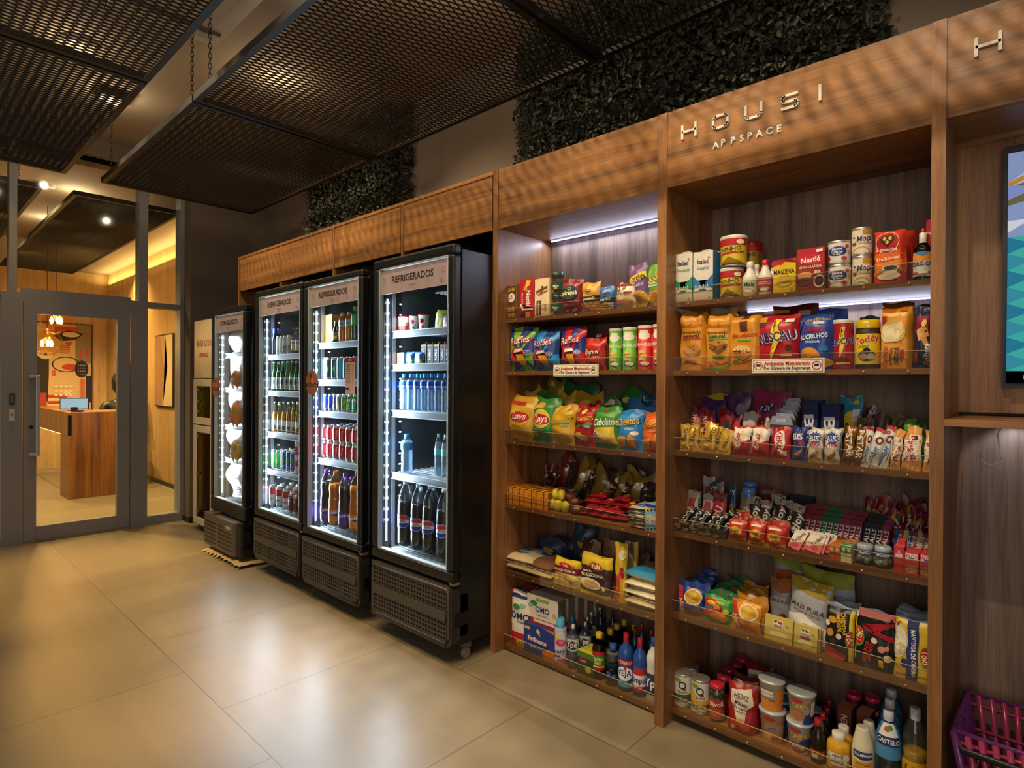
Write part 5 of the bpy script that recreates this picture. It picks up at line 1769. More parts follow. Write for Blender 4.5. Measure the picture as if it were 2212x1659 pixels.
for i, (a, b, t, Y, c, nm) in enumerate(BK):
    flat(Z, PC('food_pouch', .05, c, [('r', '#b8a078m', .2, .55, .8, .65)] if i > 3 else [('e', '#b08a3am', .5, .6, .2, .08)], seed=100 + i, crumple=1.8, nx=8, nz=10), a, b, t, .05, Y=Y, rz=(10, -6, 12, -10)[i % 4], roll=(5, -6, 8)[i % 3], label='%s food pouch at the back of the fifth shelf, %s from the door' % (nm, ORD[i]), cat='food pouch')

# bottom shelf ---------------------------------------------------
Z = Zoom(1060, 1120, 3.771, SA[5] + TH, YB)
OM = [('e', '#3f8a4am', .35, .74, .16, .05), ('e', '#8fc0a0m', .6, .78, .12, .04), ('t', '#22386em', 'OMO', .5, .58, .13, 0, .8, .05)]
flat(Z, PC('detergent_pouch', .07, '#e6e0d2g', OM + [('r', '#b3242cm', 0, 0, 1, .28), ('p', '#b3242cm', [(0, 1), (.1, 1), (.14, .3), (0, .28)]), ('t', '#22386em', 'lavagem', .55, .47, .04), ('r', '#d8c030m', .4, .03, 1, .17), ('t', '#b3242cm', 'REFIL', .7, .1, .07, 0, .5), ('r', '#22386em', .1, .9, .8, .95)], style='stand', seed=41), 140, 320, 610, .07, rz=6, label='white and red detergent refill pouch at the end of the bottom shelf', cat='detergent')
flat(Z, PC('detergent_pouch', .06, '#8a8478g', [('r', '#7a2028m', 0, .9, 1, 1), ('t', '#cfc8bcm', 'NOVO', .5, .85, .05)], style='stand', seed=42), 215, 400, 560, .06, Y=.17, rz=0, label='second detergent refill pouch standing behind the front one', cat='detergent')
OB = [('r', '#b3242cm', 0, .0, 1, .22), ('e', '#3f8a4am', .22, .72, .12, .1), ('e', '#9ac0a8m', .12, .62, .08, .06), ('r', '#7fb04am', .3, .82, .7, .92), ('t', '#22386em', 'OMO', .50, .55, .2, 0, .45, .05), ('e', '#d8a83am', .88, .48, .06, .08), ('t', '#b3242cm', 'lavagem perfeita', .5, .36, .05, 0, .5), ('r', '#e0d8c8m', .22, .1, .9, .2)]
bw = flat(Z, CT('soap_powder_box', .075, '#2a3f8am', [('p', '#d9762am', [(.62, 1), (1, .88), (1, 1)]), ('p', '#e8dcc0m', [(.45, .95), (.55, .8), (.5, .8), (.56, .66), (.40, .82), (.46, .82)]), ('t', '#c22a2em', 'Brilhante', .45, .52, .17, -3, .66, .06), ('t', '#f2ece4m', 'Brilhante', .45, .523, .155, -3, .62, .03), ('e', '#d9762am', .85, .14, .24, .2), ('r', '#e3c83am', .04, .82, .2, .92), ('t', '#d9d4e0m', 'LIMPEZA TOTAL', .4, .28, .05)], side='#22336fm'), 272, 515, 885, .075, rz=3, label='dark blue washing powder box below the white one on the bottom shelf', cat='washing powder')
x, w, z, h = Z.geo(300, 545, 665, YB + .02, yb=905)
zt = bw.location.z + .0
zb = at(*Z.px(390, 870), Y=YB + .02).z
o = carton('soap_powder_box', w, h, .06, '#e2dac8m', OB, side='#6f6a60m')
put(o, x, YB + .05, zb, 2, label='white washing powder box on top of the dark blue one', cat='washing powder')
bh = zb - Z.zs
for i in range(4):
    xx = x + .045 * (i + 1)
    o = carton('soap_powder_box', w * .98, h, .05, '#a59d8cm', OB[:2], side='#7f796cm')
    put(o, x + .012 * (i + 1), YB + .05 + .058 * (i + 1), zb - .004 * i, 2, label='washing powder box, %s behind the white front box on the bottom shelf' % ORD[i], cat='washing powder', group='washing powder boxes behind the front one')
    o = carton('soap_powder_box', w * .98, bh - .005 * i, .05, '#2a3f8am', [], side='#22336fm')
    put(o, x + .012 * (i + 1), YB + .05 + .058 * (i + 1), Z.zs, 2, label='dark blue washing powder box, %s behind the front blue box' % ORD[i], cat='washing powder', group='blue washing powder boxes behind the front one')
def btl(Z, prof, a, b, t, body, Y=None, **k):
    Y = YB + .035 if Y is None else Y
    lb = dict(label=k.pop('label_'), cat='bottle')
    nm = k.pop('name', 'bottle')
    grp = k.pop('group', None)
    kk = k.pop('face', .55)
    x, r, z, h = Z.rgeo(a, b, t, Y, k.pop('z', None), k.pop('yb', None))
    o = bottle(nm, prof, r, h, body, **k)
    return put(o, x, Y, z, face(x, kk), group=grp, **lb)
DW = [(.9, 0), (1, .02), (1, .6), (.95, .68), (.9, .72), (.9, .78)]
btl(Z, DW, 515, 625, 810, '#c9c4d0p', cap='#58b0d8p', capz=.76, capr=.62, label=(.04, .66, '#cfcad6g'), ops=[('e', '#c83a78m', .62, .72, .3, .12), ('e', '#e06a98m', .66, .74, .16, .07), ('t', '#27306am', 'Downy', .45, .38, .16, 4, .86, .02, .3), ('r', '#3a2a3am', .15, .2, .6, .28), ('e', '#c83a78m', .7, .08, .3, .06), ('r', '#e0c83am', .3, .88, .6, 1)], label_='fabric softener bottle with a light blue cap and pink flower on the bottom shelf', name='softener_bottle')
for i, (a, b, t, Y) in enumerate(((630, 690, 780, .20), (690, 745, 740, .26), (780, 830, 690, .32))):
    btl(Z, DW, a - 12, b + 12, t, '#7f8aa8p', Y=Y, cap='#2f80a8p', capz=.72, capr=.6, label_='fabric softener bottle with a blue cap, %s behind the front one' % ORD[i], name='softener_bottle')
YP = [('e', '#27386em', .5, .5, .42, .38), ('t', '#f0ece0m', 'Ypê', .5, .5, .5, 0, .7, .05), ('e', '#c83038m', .7, .72, .08, .08)]
DT = [(.85, 0), (1, .03), (.9, .3), (1, .55), (.95, .72), (.7, .84), (.3, .89), (.28, .93)]
btl(Z, DT, 622, 722, 868, '#dfe3e4c', cap='#e8e4dcp', capz=.92, capr=.26, label=(.42, .70, '#cfd2d0g'), ops=YP, liquid='#c4c9c8c', label_='clear dish soap bottle with a round blue label in the front of the bottom shelf', name='dish_soap_bottle')
for i, (a, b, t, Y) in enumerate(((722, 820, 845, .18), (745, 830, 805, .24), (780, 860, 765, .30), (850, 930, 730, .34))):
    btl(Z, DT, a, b, t, '#dfe3e4c', Y=Y, cap='#e8e4dcp', capz=.92, capr=.26, label=(.42, .70, '#cfd2d0g'), ops=YP if i == 0 else (), liquid='#8a9096c', label_='clear dish soap bottle, %s behind the front one' % ORD[i], name='dish_soap_bottle')
for i in range(3):
    x, w, z, h = Z.geo(697, 830, 1095, YB)
    o = carton('sponge_pack', w, .045 + .038, .03, '#4f7a2cg', [('r', '#2f4a24m', 0, 0, 1, .75), ('r', '#8a1c2am', .15, .5, .6, .75), ('t', '#d8d0a0m', 'Scotch', .4, .62, .1), ('e', '#c9c040m', .7, .3, .18, .14)], top='#c9bc2ag')
    hh = at(*Z.px(760, 1095), Y=YB).z - Z.zs
    o.scale = (1, 1, hh / .083)
    put(o, x + .004 * i, YB + .02 + .033 * i, Z.zs, 0, label='green and yellow kitchen sponge pack, %s from the front on the bottom shelf' % ORD[i], cat='sponge', group='kitchen sponges')
    o.scale = (1, 1, hh / .083)
PS = [('r', '#b3282em', 0, .8, 1, 1), ('t', '#e8e0c8m', 'Pinho', .5, .62, .2, 0, .8, .03), ('t', '#e8d83am', 'Sol', .5, .42, .22, 0, .5, .04), ('r', '#b3282em', 0, 0, 1, .16), ('r', '#e8e0d0m', .1, .16, .9, .22)]
btl(Z, DW, 828, 938, 928, '#3a2312c', cap='#d8b82ap', capz=.89, capr=.5, label=(.22, .62, '#4f8a2cg'), ops=PS, liquid='#3a2210p', fill=.75, label_='amber cleaner bottle with a green label in the front of the bottom shelf', name='cleaner_bottle')
for i, (a, b, t, Y) in enumerate(((925, 1025, 895, .17), (980, 1075, 860, .23), (1045, 1130, 825, .28), (1130, 1200, 865, .26))):
    btl(Z, DW, a, b, t, '#3a2312c', Y=Y, cap='#c9a82ap', capz=.89, capr=.5, label=(.22, .62, '#3f6a24g'), ops=(), liquid='#2a180cp', fill=.75, label_='amber cleaner bottle with a yellow cap, %s behind the front one' % ORD[i], name='cleaner_bottle')
btl(Z, DW, 935, 1060, 1022, '#c2c4c4c', cap='#2a60b0p', capz=.87, capr=.46, label=(.1, .62, '#b9bcbcc'), ops=[('t', '#2f4a80m', 'COPERALCOOL', .5, .86, .08, 0, .9), ('s', '#3f5f98m', .35, .4, .16, .14), ('s', '#3f5f98m', .65, .3, .16, .14), ('t', '#2f4a80m', '46', .5, .62, .12)], liquid='#aab0b2c', label_='frosted alcohol bottle with a blue cap on the bottom shelf', name='alcohol_bottle')
btl(Z, PB_CLEAN, 1040, 1168, 935, '#27509ap', cap='#b3242cp', capz=.84, capr=.36, label=(.06, .58, '#2a4f98g'), ops=[('r', '#b3282em', 0, .78, 1, .98), ('t', '#f0e8e0m', '10 OFERTA', .5, .88, .12, 0, .9), ('e', '#eceff2m', .5, .5, .42, .24), ('t', '#2a3a80m', 'VEJA', .5, .5, .2, 0, .72, .05), ('e', '#c22a2em', .55, .70, .08, .06), ('r', '#58b0d0m', .0, .05, 1, .2)], label_='blue cleaner bottle with a red cap and white heart label on the bottom shelf', name='cleaner_bottle')
btl(Z, PB_CLEAN, 1160, 1275, 975, '#27509ap', cap='#b3242cp', capz=.84, capr=.36, label=(.10, .50, '#e6e4e0g'), ops=[('r', '#b3282em', 0, .72, 1, 1), ('t', '#27386em', 'Limpol', .5, .46, .3, 0, .9, .04), ('r', '#b3282em', 0, 0, 1, .22)], label_='blue cleaner bottle with a red cap and broad white label on the bottom shelf', name='cleaner_bottle')
btl(Z, PB_CLEAN, 1268, 1385, 965, '#dcd9d0p', cap='#2a50a0p', capz=.86, capr=.36, label=(.12, .45, '#27386eg'), ops=[('t', '#f0ece0m', 'Ypê', .5, .5, .5, 0, .8, .05)], label_='white bleach bottle with a blue cap half behind the upright', name='bleach_bottle')
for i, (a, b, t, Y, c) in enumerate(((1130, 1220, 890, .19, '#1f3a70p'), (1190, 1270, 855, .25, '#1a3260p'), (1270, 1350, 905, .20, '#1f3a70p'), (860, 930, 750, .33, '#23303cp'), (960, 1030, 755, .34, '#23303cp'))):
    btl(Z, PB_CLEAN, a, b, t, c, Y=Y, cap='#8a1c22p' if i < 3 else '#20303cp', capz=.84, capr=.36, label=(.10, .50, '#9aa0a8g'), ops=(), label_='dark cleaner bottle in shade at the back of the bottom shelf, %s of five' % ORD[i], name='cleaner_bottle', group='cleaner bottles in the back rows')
# ---------------------------------------------------------------- goods on the wide unit
# top shelf -----------------------------------------------------
Z = Zoom(1430, 470, 3.626, SB[0] + TH, YB)
def milk(c, word, label, a, b, t, Y=YB, rz=0):
    x, w, z, h = Z.geo(a, b, t, Y)
    hb = h * .965
    ops = [('p', c, [(0, .42), (.5, .30), (1, .42), (1, .22), (0, .22)]), ('p', c, [(0, .52), (0, .3), (.4, .36)]), ('p', c, [(1, .52), (.6, .36), (1, .3)]), ('r', '#d9d2c0m', .02, .03, .98, .24), ('e', '#e6e0d0m', .5, .22, .46, .06), ('e', c, .5, .22, .2, .025), ('t', '#23305am', 'Italac', .5, .80, .085, 0, .8, .04),
           ('t', c, word, .5, .66, .06, 0, .72, .01, .3), ('e', '#c83a30m', .8, .87, .04, .02), ('t', '#4a4a50m', '1L', .86, .06, .04)] + [('p', '#e6e0d0m', [(.1 + .2 * i, .26), (.16 + .2 * i, .34), (.2 + .2 * i, .26)]) for i in range(4)]
    o = carton('milk_carton', w, hb, .075, '#dcd6c6m', ops, side=c)
    put(o, x, Y + .0375, z, rz, label=label, cat='milk carton')
    m = MB()
    m.rbox(-w * .12, w * .34, -.03, .0, hb, h, '#d0cabcp', .004, 2, 'Y')
    m.build('cap', o)
milk('#2f8a68m', 'Desnatado', 'white and green milk carton at the door side of the top shelf, wide unit', 95, 240, 268)
milk('#2a72b0m', 'Integral', 'white and blue milk carton in the front of the top shelf, wide unit', 246, 400, 252)
milk('#2f8a68m', 'Desnatado', 'green milk carton mostly hidden behind the front green one', 150, 290, 275, Y=.17)
milk('#2a72b0m', 'Integral', 'blue milk carton partly hidden behind the front blue one', 300, 450, 262, Y=.17)
NIN = [('r', '#b3222am', 0, .74, 1, 1), ('t', '#1f3a28m', 'NINHO', .46, .60, .18, 4, .66, .05), ('p', '#b3222am', [(.08, .46), (.85, .50), (.88, .44), (.1, .38)]), ('e', '#e8dcc0m', .76, .87, .13, .09), ('e', '#c9a83am', .45, .30, .34, .22, .94), ('p', '#8a6a1am', [(.14, .0), (.4, .3), (.9, .0), (.86, 0), (.4, .25), (.18, 0)])]
def rnd_(a, b, t, builder, Y, label, cat, bt=None, z=None, fk=.55, group=None):
    x, r, z, h = Z.rgeo(a, b, t, Y, z=z, yb=bt)
    o = builder(r, h)
    return put(o, x, Y, z, face(x, fk), label=label, cat=cat, group=group)
tz = None
o = rnd_(455, 640, 412, lambda r, h: tin('powdered_milk_tin', r, h, '#d6b828g', NIN, lid='#d8d0c0p'), YB + .055, 'lower of two stacked large yellow powdered milk tins on the top shelf', 'tin')
hz = Z.zs + .003
x, r, z, h = Z.rgeo(455, 640, 412, YB + .055)
rnd_(458, 670, 165, lambda r, h: tin('powdered_milk_tin', r, h, '#d6b828g', NIN, lid='#d8d0c0p'), YB + .055, 'upper of two stacked large yellow powdered milk tins on the top shelf', 'tin', z=z + h + .006)
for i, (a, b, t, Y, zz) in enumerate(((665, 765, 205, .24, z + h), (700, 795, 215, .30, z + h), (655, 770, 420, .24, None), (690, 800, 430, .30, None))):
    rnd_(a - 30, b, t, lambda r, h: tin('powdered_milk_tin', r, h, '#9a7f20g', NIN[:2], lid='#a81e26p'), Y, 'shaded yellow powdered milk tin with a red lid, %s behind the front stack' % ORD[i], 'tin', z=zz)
CO = lambda w: [('r', w, 0, .0, 1, 1)]
MB_ = [(.92, 0), (1, .02), (1, .48), (.95, .58), (.62, .72), (.44, .80), (.44, .86)]
def small(a, b, t, Y, cap, lc, txt, tc, label, grp=None):
    x, r, z, h = Z.rgeo(a, b, t, Y)
    o = bottle('coconut_milk_bottle', MB_, r, h, '#d9d3c4p', cap=cap, capz=.86, capr=.48, label=(.10, .50, lc), ops=[('t', tc, txt, .5, .62, .3, 0, .8, .04), ('e', '#e8e2d4m', .5, .2, .25, .15)])
    put(o, x, Y, z, face(x), label=label, cat='bottle', group=grp)
small(632, 750, 352, YB + .03, '#d9d3c4p', '#c9ceb8m', 'Mais', '#2a4a30m', 'small white coconut milk bottle with a pale green label, top shelf front')
small(752, 868, 337, YB + .03, '#b3222ap', '#a8343am', 'SOCOCO', '#e8d8ccm', 'small coconut milk bottle with a red cap and label, top shelf front')
for i, (a, b, t, Y, c) in enumerate(((720, 775, 372, .18, '#d9d3c4p'), (850, 900, 357, .18, '#b3222ap'), (760, 800, 390, .24, '#b3222ap'))):
    small(a - 20, b + 10, t, Y, c, '#a89a8am', '', '#000000m', 'small coconut milk bottle in the back row, %s from the door' % ORD[(0, 2, 1)[i]])
flat(Z, CT('starch_box', .045, '#d6b41cm', [('p', '#b3222am', [(0, 1), (1, 1), (1, .86), (.8, .98), (.55, .96), (.4, .84), (.2, .86), (0, .8)]), ('t', '#151413m', 'MAIZENA', .5, .63, .16, 0, .92, .02), ('t', '#2a2618m', 'amido de milho', .5, .51, .03, 0, .5), ('e', '#a88f20m', .5, .32, .34, .14), ('e', '#d6b41cm', .5, .32, .32, .12), ('t', '#6b5a14m', 'WWWW', .5, .32, .12, 0, .56), ('t', '#2a2618m', '200 g', .85, .07, .035)], side='#c9a41am'), 872, 1056, 325, .045, rz=-5,
     label='yellow corn starch box with black lettering in the middle of the top shelf', cat='starch box')
flat(Z, CT('cocoa_box', .055, '#8a2a22m', [('p', '#b01e2cm', [(0, 1), (1, 1), (1, .6), (.8, .58), (0, .7)]), ('e', '#c22434m', .5, .73, .38, .12), ('t', '#f0e4dcm', 'Nestlé', .5, .73, .12, 2, .7, .045), ('t', '#e8d8c0m', 'CHOCOLATERIA', .5, .56, .06, 0, .8, .02), ('e', '#c98a50m', .3, .36, .26, .09), ('e', '#5a2a1cm', .3, .22, .3, .1), ('e', '#7a1e24m', .76, .42, .18, .08), ('t', '#f0e4dcm', '50%', .76, .43, .06, 0, .28, .03), ('e', '#ded0bcm', .82, .2, .2, .15), ('e', '#4a2418m', .82, .21, .16, .12), ('r', '#ece4d8m', .72, .88, .94, .95)], side='#5f1c18m'), 1060, 1282, 238, .055, rz=-4,
     label='dark red cocoa powder box next to the white stacked tins on the top shelf', cat='cocoa box')
NC = [('e', '#23366em', .46, .56, .33, .26), ('t', '#eef0f4m', 'Nestlé', .46, .68, .14, 0, .5, .03), ('t', '#eef0f4m', 'Creme', .46, .53, .14, 0, .5, .02, .2), ('t', '#eef0f4m', 'de leite', .46, .40, .09, 0, .4, .01, .2), ('e', '#c2303am', .8, .80, .08, .09), ('e', '#c2303am', .14, .2, .1, .1), ('e', '#c2303am', .7, .16, .1, .1), ('e', '#d07a6am', .9, .5, .07, .09)]
x, r, z, h = Z.rgeo(1297, 1484, 378, YB + .045)
rnd_(1297, 1484, 378, lambda r, h: tin('cream_tin', r, h, '#d6d2ccg', NC), YB + .045, 'lower of two stacked white cream tins with a dark blue badge', 'tin')
rnd_(1297, 1482, 192, lambda r, h: tin('cream_tin', r, h, '#d6d2ccg', NC), YB + .045, 'upper of two stacked white cream tins with a dark blue badge', 'tin', z=z + h)
MO = [('t', '#23386em', 'Moça', .62, .60, .24, 6, .6, .03, .25), ('t', '#6a6258m', 'Leite Condensado', .65, .42, .06, 0, .55), ('r', '#b58a34m', .55, .8, .95, 1), ('e', '#7a3a4am', .22, .42, .1, .09), ('e', '#e0d0b8m', .22, .55, .08, .1), ('e', '#4a3a5am', .22, .68, .05, .05), ('e', '#8a7a60m', .5, .0, .34, .26, .92)]
x, r, z, h = Z.rgeo(1490, 1648, 308, YB + .045)
rnd_(1490, 1648, 308, lambda r, h: tin('condensed_milk_tin', r, h, '#ddd2b4g', MO), YB + .045, 'lower of two stacked cream coloured condensed milk tins beside the coffee pack', 'tin')
rnd_(1485, 1652, 88, lambda r, h: tin('condensed_milk_tin', r, h, '#ddd2b4g', MO), YB + .045, 'upper of two stacked cream coloured condensed milk tins beside the coffee pack', 'tin', z=z + h)
CF = [('r', '#c8341cm', 0, .55, 1, 1), ('p', '#d8621cm', [(0, .55), (1, .62), (1, .35), (0, .3)]), ('p', '#e08028m', [(0, .35), (1, .45), (1, .2), (0, .12)]), ('e', '#b01c24m', .48, .76, .36, .2), ('e', '#e8cfa0m', .48, .76, .365, .205, .95), ('e', '#3a2a1cm', .40, .82, .14, .08), ('e', '#3a2a1cm', .56, .82, .14, .08), ('p', '#3a2a1cm', [(.27, .8), (.69, .8), (.48, .67)]), ('e', '#e8b03am', .39, .83, .055, .035), ('e', '#e8b03am', .57, .83, .055, .035), ('e', '#e8b03am', .48, .76, .055, .035),
      ('t', '#f0e4d8m', '3 corações', .48, .62, .06, -2, .66, .03), ('t', '#f0dcb0m', 'Tradicional', .5, .46, .065, 4, .74, .02), ('e', '#e6dccdm', .55, .13, .36, .07), ('p', '#e0d6c6m', [(.32, .28), (.85, .28), (.74, .12), (.42, .12)]), ('e', '#e6dccdm', .585, .28, .27, .055), ('e', '#3a2218m', .585, .28, .21, .04)]
flat(Z, PC('coffee_pack', .055, '#c8341cg', CF, style='block', seed=61, crumple=.5), 1650, 1905, 92, .055, rz=-4, label='red and orange vacuum coffee pack with a round heart badge on the top shelf', cat='coffee pack')
for i, (a, b, Y) in enumerate(((1700, 1960, .15), (1740, 1990, .22))):
    flat(Z, PC('coffee_pack', .055, '#b8301ag', [], style='block', seed=62 + i, crumple=.6), a, b, 100, .055, Y=Y, rz=-4, label='red coffee pack, %s behind the front coffee pack' % ORD[i], cat='coffee pack')
x, r, z, h = Z.rgeo(1968, 2122, 125, YB + .04)
o = bottle('sweetener_bottle', [(.95, 0), (1, .03), (1, .5), (.92, .66), (.6, .76), (.42, .80)], r, h, '#22305ac', cap='#d8d0c4p', capz=.78, capr=.40, label=(.10, .60, '#d8dce4g'), ops=[('p', '#d88a2cm', [(.1, .95), (.9, .95), (.95, .62), (.05, .62)]), ('p', '#3f7ab0m', [(.1, 1), (.9, 1), (.5, .8)]), ('t', '#1f2f60m', 'ZERO-CAL', .5, .50, .16, 0, .92, .04), ('r', '#c2502cm', .05, .08, .95, .18), ('r', '#efe6e0m', .35, .1, .7, .2)], liquid='#1c2850p', fill=.7)
m = MB()
m.lathe([(r * .26, h), (r * .2, h + .012), (r * .1, h + .016)], '#b3222ap', 14)
m.build('nozzle', o)
put(o, x, YB + .04, z, face(x, .8), label='dark sweetener bottle with a white nozzle cap and red tip on the top shelf', cat='bottle')
flat(Z, CT('filter_box', .06, '#a81e2cm', [('r', '#d9d4c8m', 0, 0, 1, .30), ('r', '#2f7a4am', .04, .52, 1, .56), ('r', '#e6dfd2m', .06, .05, .9, .5), ('t', '#e8dcd0m', 'Melitta', .4, .78, .06, 0, .7, .02, .2)]), 2070, 2190, 10, .06, Y=.13, label='red coffee filter box cut off by the far upright of the wide unit', cat='filter box')

# second shelf ----------------------------------------------------
Z = Zoom(1430, 470, 3.626, SB[1] + TH, YB)
BA = lambda s: [('t', '#b0401am', 'Bauducco', .5, .76, .075, 0, .8, .02, .25), ('t', '#3a2a18m', 'fermentação', .5, .64, .05, 0, .7, .02), ('t', '#3a2a18m', 'natural', .5, .58, .07, 0, .7, .04), ('r', '#58a034m' if s else '#b3403am', .2, .52, .85, .55)]
flat(Z, PC('bread_bag', .10, '#d6932cg', BA(0) + [('e', '#a06a38m', .55, .33, .34, .09), ('e', '#c9904cm', .55, .36, .33, .07), ('r', '#b06a6am', .25, .13, .7, .18)], style='block', seed=71, crumple=1.2), 122, 318, 730, .10, rz=4, label='tied clear and yellow bread bag at the door end of the second shelf, wide unit', cat='bread bag')
flat(Z, PC('bread_bag', .10, '#d6952eg', BA(1) + [('p', '#8a5428m', [(.15, .44), (.5, .50), (.88, .43), (.5, .36)]), ('p', '#c98a48m', [(.18, .46), (.5, .52), (.84, .46), (.5, .40)]), ('p', '#58802cm', [(.16, .40), (.5, .35), (.86, .40), (.5, .31)]), ('p', '#7a4a22m', [(.18, .38), (.5, .33), (.82, .38), (.5, .28)]), ('r', '#4f8a3am', .3, .22, .75, .26), ('t', '#b0401am', 'Bauducco', .5, .1, .05, 0, .6, .02, .2), ('p', '#58a034m', [(.1, .0), (.9, .04), (.9, .07), (.1, .03)])], style='block', seed=72, crumple=1.1), 330, 545, 735, .10, rz=2, label='yellow bread bag with a sandwich picture on the second shelf, wide unit', cat='bread bag')
flat(Z, PC('bread_bag', .08, '#b8b4aag', [], style='pillow', seed=73, crumple=2), 350, 570, 690, .06, Y=.17, label='clear knotted bread bag end rising behind the sandwich bag', cat='bread bag')
flat(Z, PC('cake_bag', .09, '#d6902ag', [('r', '#5a2c18m', .42, .68, .66, 1), ('t', '#b0401am', 'Bauducco', .55, .62, .08, 2, .8, .02, .25), ('r', '#58a034m', .35, .51, .75, .53), ('e', '#d89a3am', .5, .30, .3, .1), ('e', '#e6bc78m', .5, .34, .28, .1), ('p', '#b87a38m', [(.22, .34), (.5, .22), (.8, .32), (.78, .26), (.5, .16), (.24, .28)])] + [('e', '#3a2418m', .35 + .1 * (i % 4), .30 + .05 * (i // 4), .02, .01) for i in range(8)] + [('r', '#58a034m', .2, .13, .4, .17)], style='block', seed=74, crumple=.8), 510, 768, 750, .09, rz=-3, label='yellow cake bag with a dark brown ribbon print on the second shelf, wide unit', cat='cake bag')
NES = [('p', '#e8c832m', [(.48, .92), (.62, .92), (.52, .62), (.66, .62), (.38, .1), (.46, .5), (.34, .5)]), ('t', '#e8e0e8m', 'NESCAU', .5, .58, .21, 7, .95, .07), ('t', '#1f2f70m', 'NESCAU', .5, .585, .19, 7, .9, .03), ('r', '#ece4d8m', .72, .84, .92, .9)]
flat(Z, PC('cocoa_pouch', .07, '#b01c24g', [('e', '#5a2a1cm', .1 + .13 * i, .06 + .03 * (i % 2), .09, .07) for i in range(7)] + [('r', '#c9a02cm', .0, .86, .26, .93), ('t', '#1f2f70m', 'BASO', .13, .81, .06, 0, .24, .03)] + NES + [('e', '#5a2418m', .82, .38, .07, .06), ('r', '#d8b82am', .66, .24, .9, .28)], style='stand', seed=75), 735, 1062, 752, .07, rz=-3, label='large red cocoa cereal pouch with a yellow lightning bolt on the second shelf', cat='cereal pouch')
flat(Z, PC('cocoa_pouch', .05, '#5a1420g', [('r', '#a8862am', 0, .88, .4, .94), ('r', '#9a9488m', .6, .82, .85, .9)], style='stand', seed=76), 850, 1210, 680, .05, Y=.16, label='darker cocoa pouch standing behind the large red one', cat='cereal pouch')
flat(Z, PC('cereal_pouch', .07, '#23489ag', [('t', '#d8b83am', 'FEITO PARA O SEU BOLSO', .5, .90, .05, 3, .9, .02), ('r', '#c9c4bcm', .5, .82, .8, .87), ('t', '#c22a3am', "Kellogg's", .48, .72, .09, -3, .6, .03, .2), ('t', '#e8eef4m', 'SUCRILHOS', .5, .60, .13, 5, .8, .04), ('t', '#e8eef4m', 'ORIGINAL', .5, .50, .04), ('e', '#d88a2cm', .4, .24, .3, .16), ('e', '#e8b04am', .65, .12, .36, .1), ('e', '#3f7ab0m', .8, .38, .12, .06), ('p', '#2a5ab0m', [(.05, .7), (.3, .95), (.2, .95), (.0, .75)])], style='stand', seed=77), 1058, 1330, 755, .07, rz=-4, label='blue corn flake pouch with pale lettering on the second shelf', cat='cereal pouch')
flat(Z, PC('cereal_pouch', .05, '#2a4f9cg', [('t', '#c9a83am', 'FEITO PARA', .4, .88, .06, 4, .6, .02)], style='stand', seed=78), 1130, 1440, 712, .05, Y=.15, rz=-4, label='blue cereal pouch rising behind the corn flake pouch', cat='cereal pouch')
rnd_(1330, 1505, 815, lambda r, h: tin('cocoa_tin', r, h, '#a81e26g', NES[:3] + [('e', '#5a2a1cm', .5, .12, .3, .1), ('r', '#c9a83am', .3, .05, .8, .1)], lid='#dcd3c4p', rim='#a81e26g'), YB + .05, 'red cocoa tin with a cream lid and yellow bolt on the second shelf', 'tin')
rnd_(1512, 1715, 808, lambda r, h: bottle('cocoa_jar', [(.97, 0), (1, .02), (1, .7), (.96, .78), (.92, .80), (.92, .86)], r, h, '#3a2a18g', cap='#d8b91cp', capz=.84, capr=.96, label=(.10, .72, '#dcc01cg'), ops=[('t', '#f0e8d8m', 'Toddy', .5, .78, .26, 12, .84, .06, .1), ('t', '#b01e26m', 'Toddy', .5, .785, .235, 12, .8, .02, .1), ('t', '#3a2a18m', 'Original', .4, .58, .07, 8, .5, .01, .2), ('e', '#3a2418m', .5, .28, .26, .18), ('e', '#9a8a78m', .4, .25, .13, .1), ('e', '#b0a494m', .62, .25, .13, .1), ('e', '#20160cm', .5, .46, .1, .08)], span=150), YB + .055, 'brown cocoa jar with a yellow lid and yellow label on the second shelf', 'jar')
flat(Z, PC('cocoa_jar', .02, '#2a2216g', [], seed=79), 1545, 1700, 770, .02, Y=.18, label='dark jar top behind the yellow lidded cocoa jar', cat='jar')
flat(Z, PC('bread_bag', .09, '#d8952cg', [('p', '#b8641cm', [(.1, .97), (.9, .97), (.9, .9), (.1, .92)]), ('r', '#a03038m', .12, .72, .26, .84), ('e', '#dcb45cm', .5, .6, .38, .18), ('p', '#ead2a0m', [(.1, .52), (.2, .68), (.75, .74), (.85, .58), (.6, .44), (.2, .42)]), ('e', '#f0e2b4m', .45, .55, .26, .09), ('t', '#b0401am', 'Bauducco', .22, .2, .1, 90, .32, .02, .2), ('t', '#3a2a18m', 'fermentação', .42, .2, .07, 90, .28, .02), ('t', '#3a2a18m', 'natural', .58, .2, .10, 90, .26, .04), ('r', '#a03038m', .70, .13, .82, .3)], style='block', seed=80, crumple=.9), 1700, 1955, 690, .09, rz=-4, label='tall yellow sliced bread pack with a butter slice picture on the second shelf', cat='bread bag')
flat(Z, PC('bread_bag', .07, '#7a4a14g', [], style='block', seed=81), 1710, 1965, 655, .07, Y=.18, label='brown shaded bread pack behind the tall yellow sliced bread', cat='bread bag')
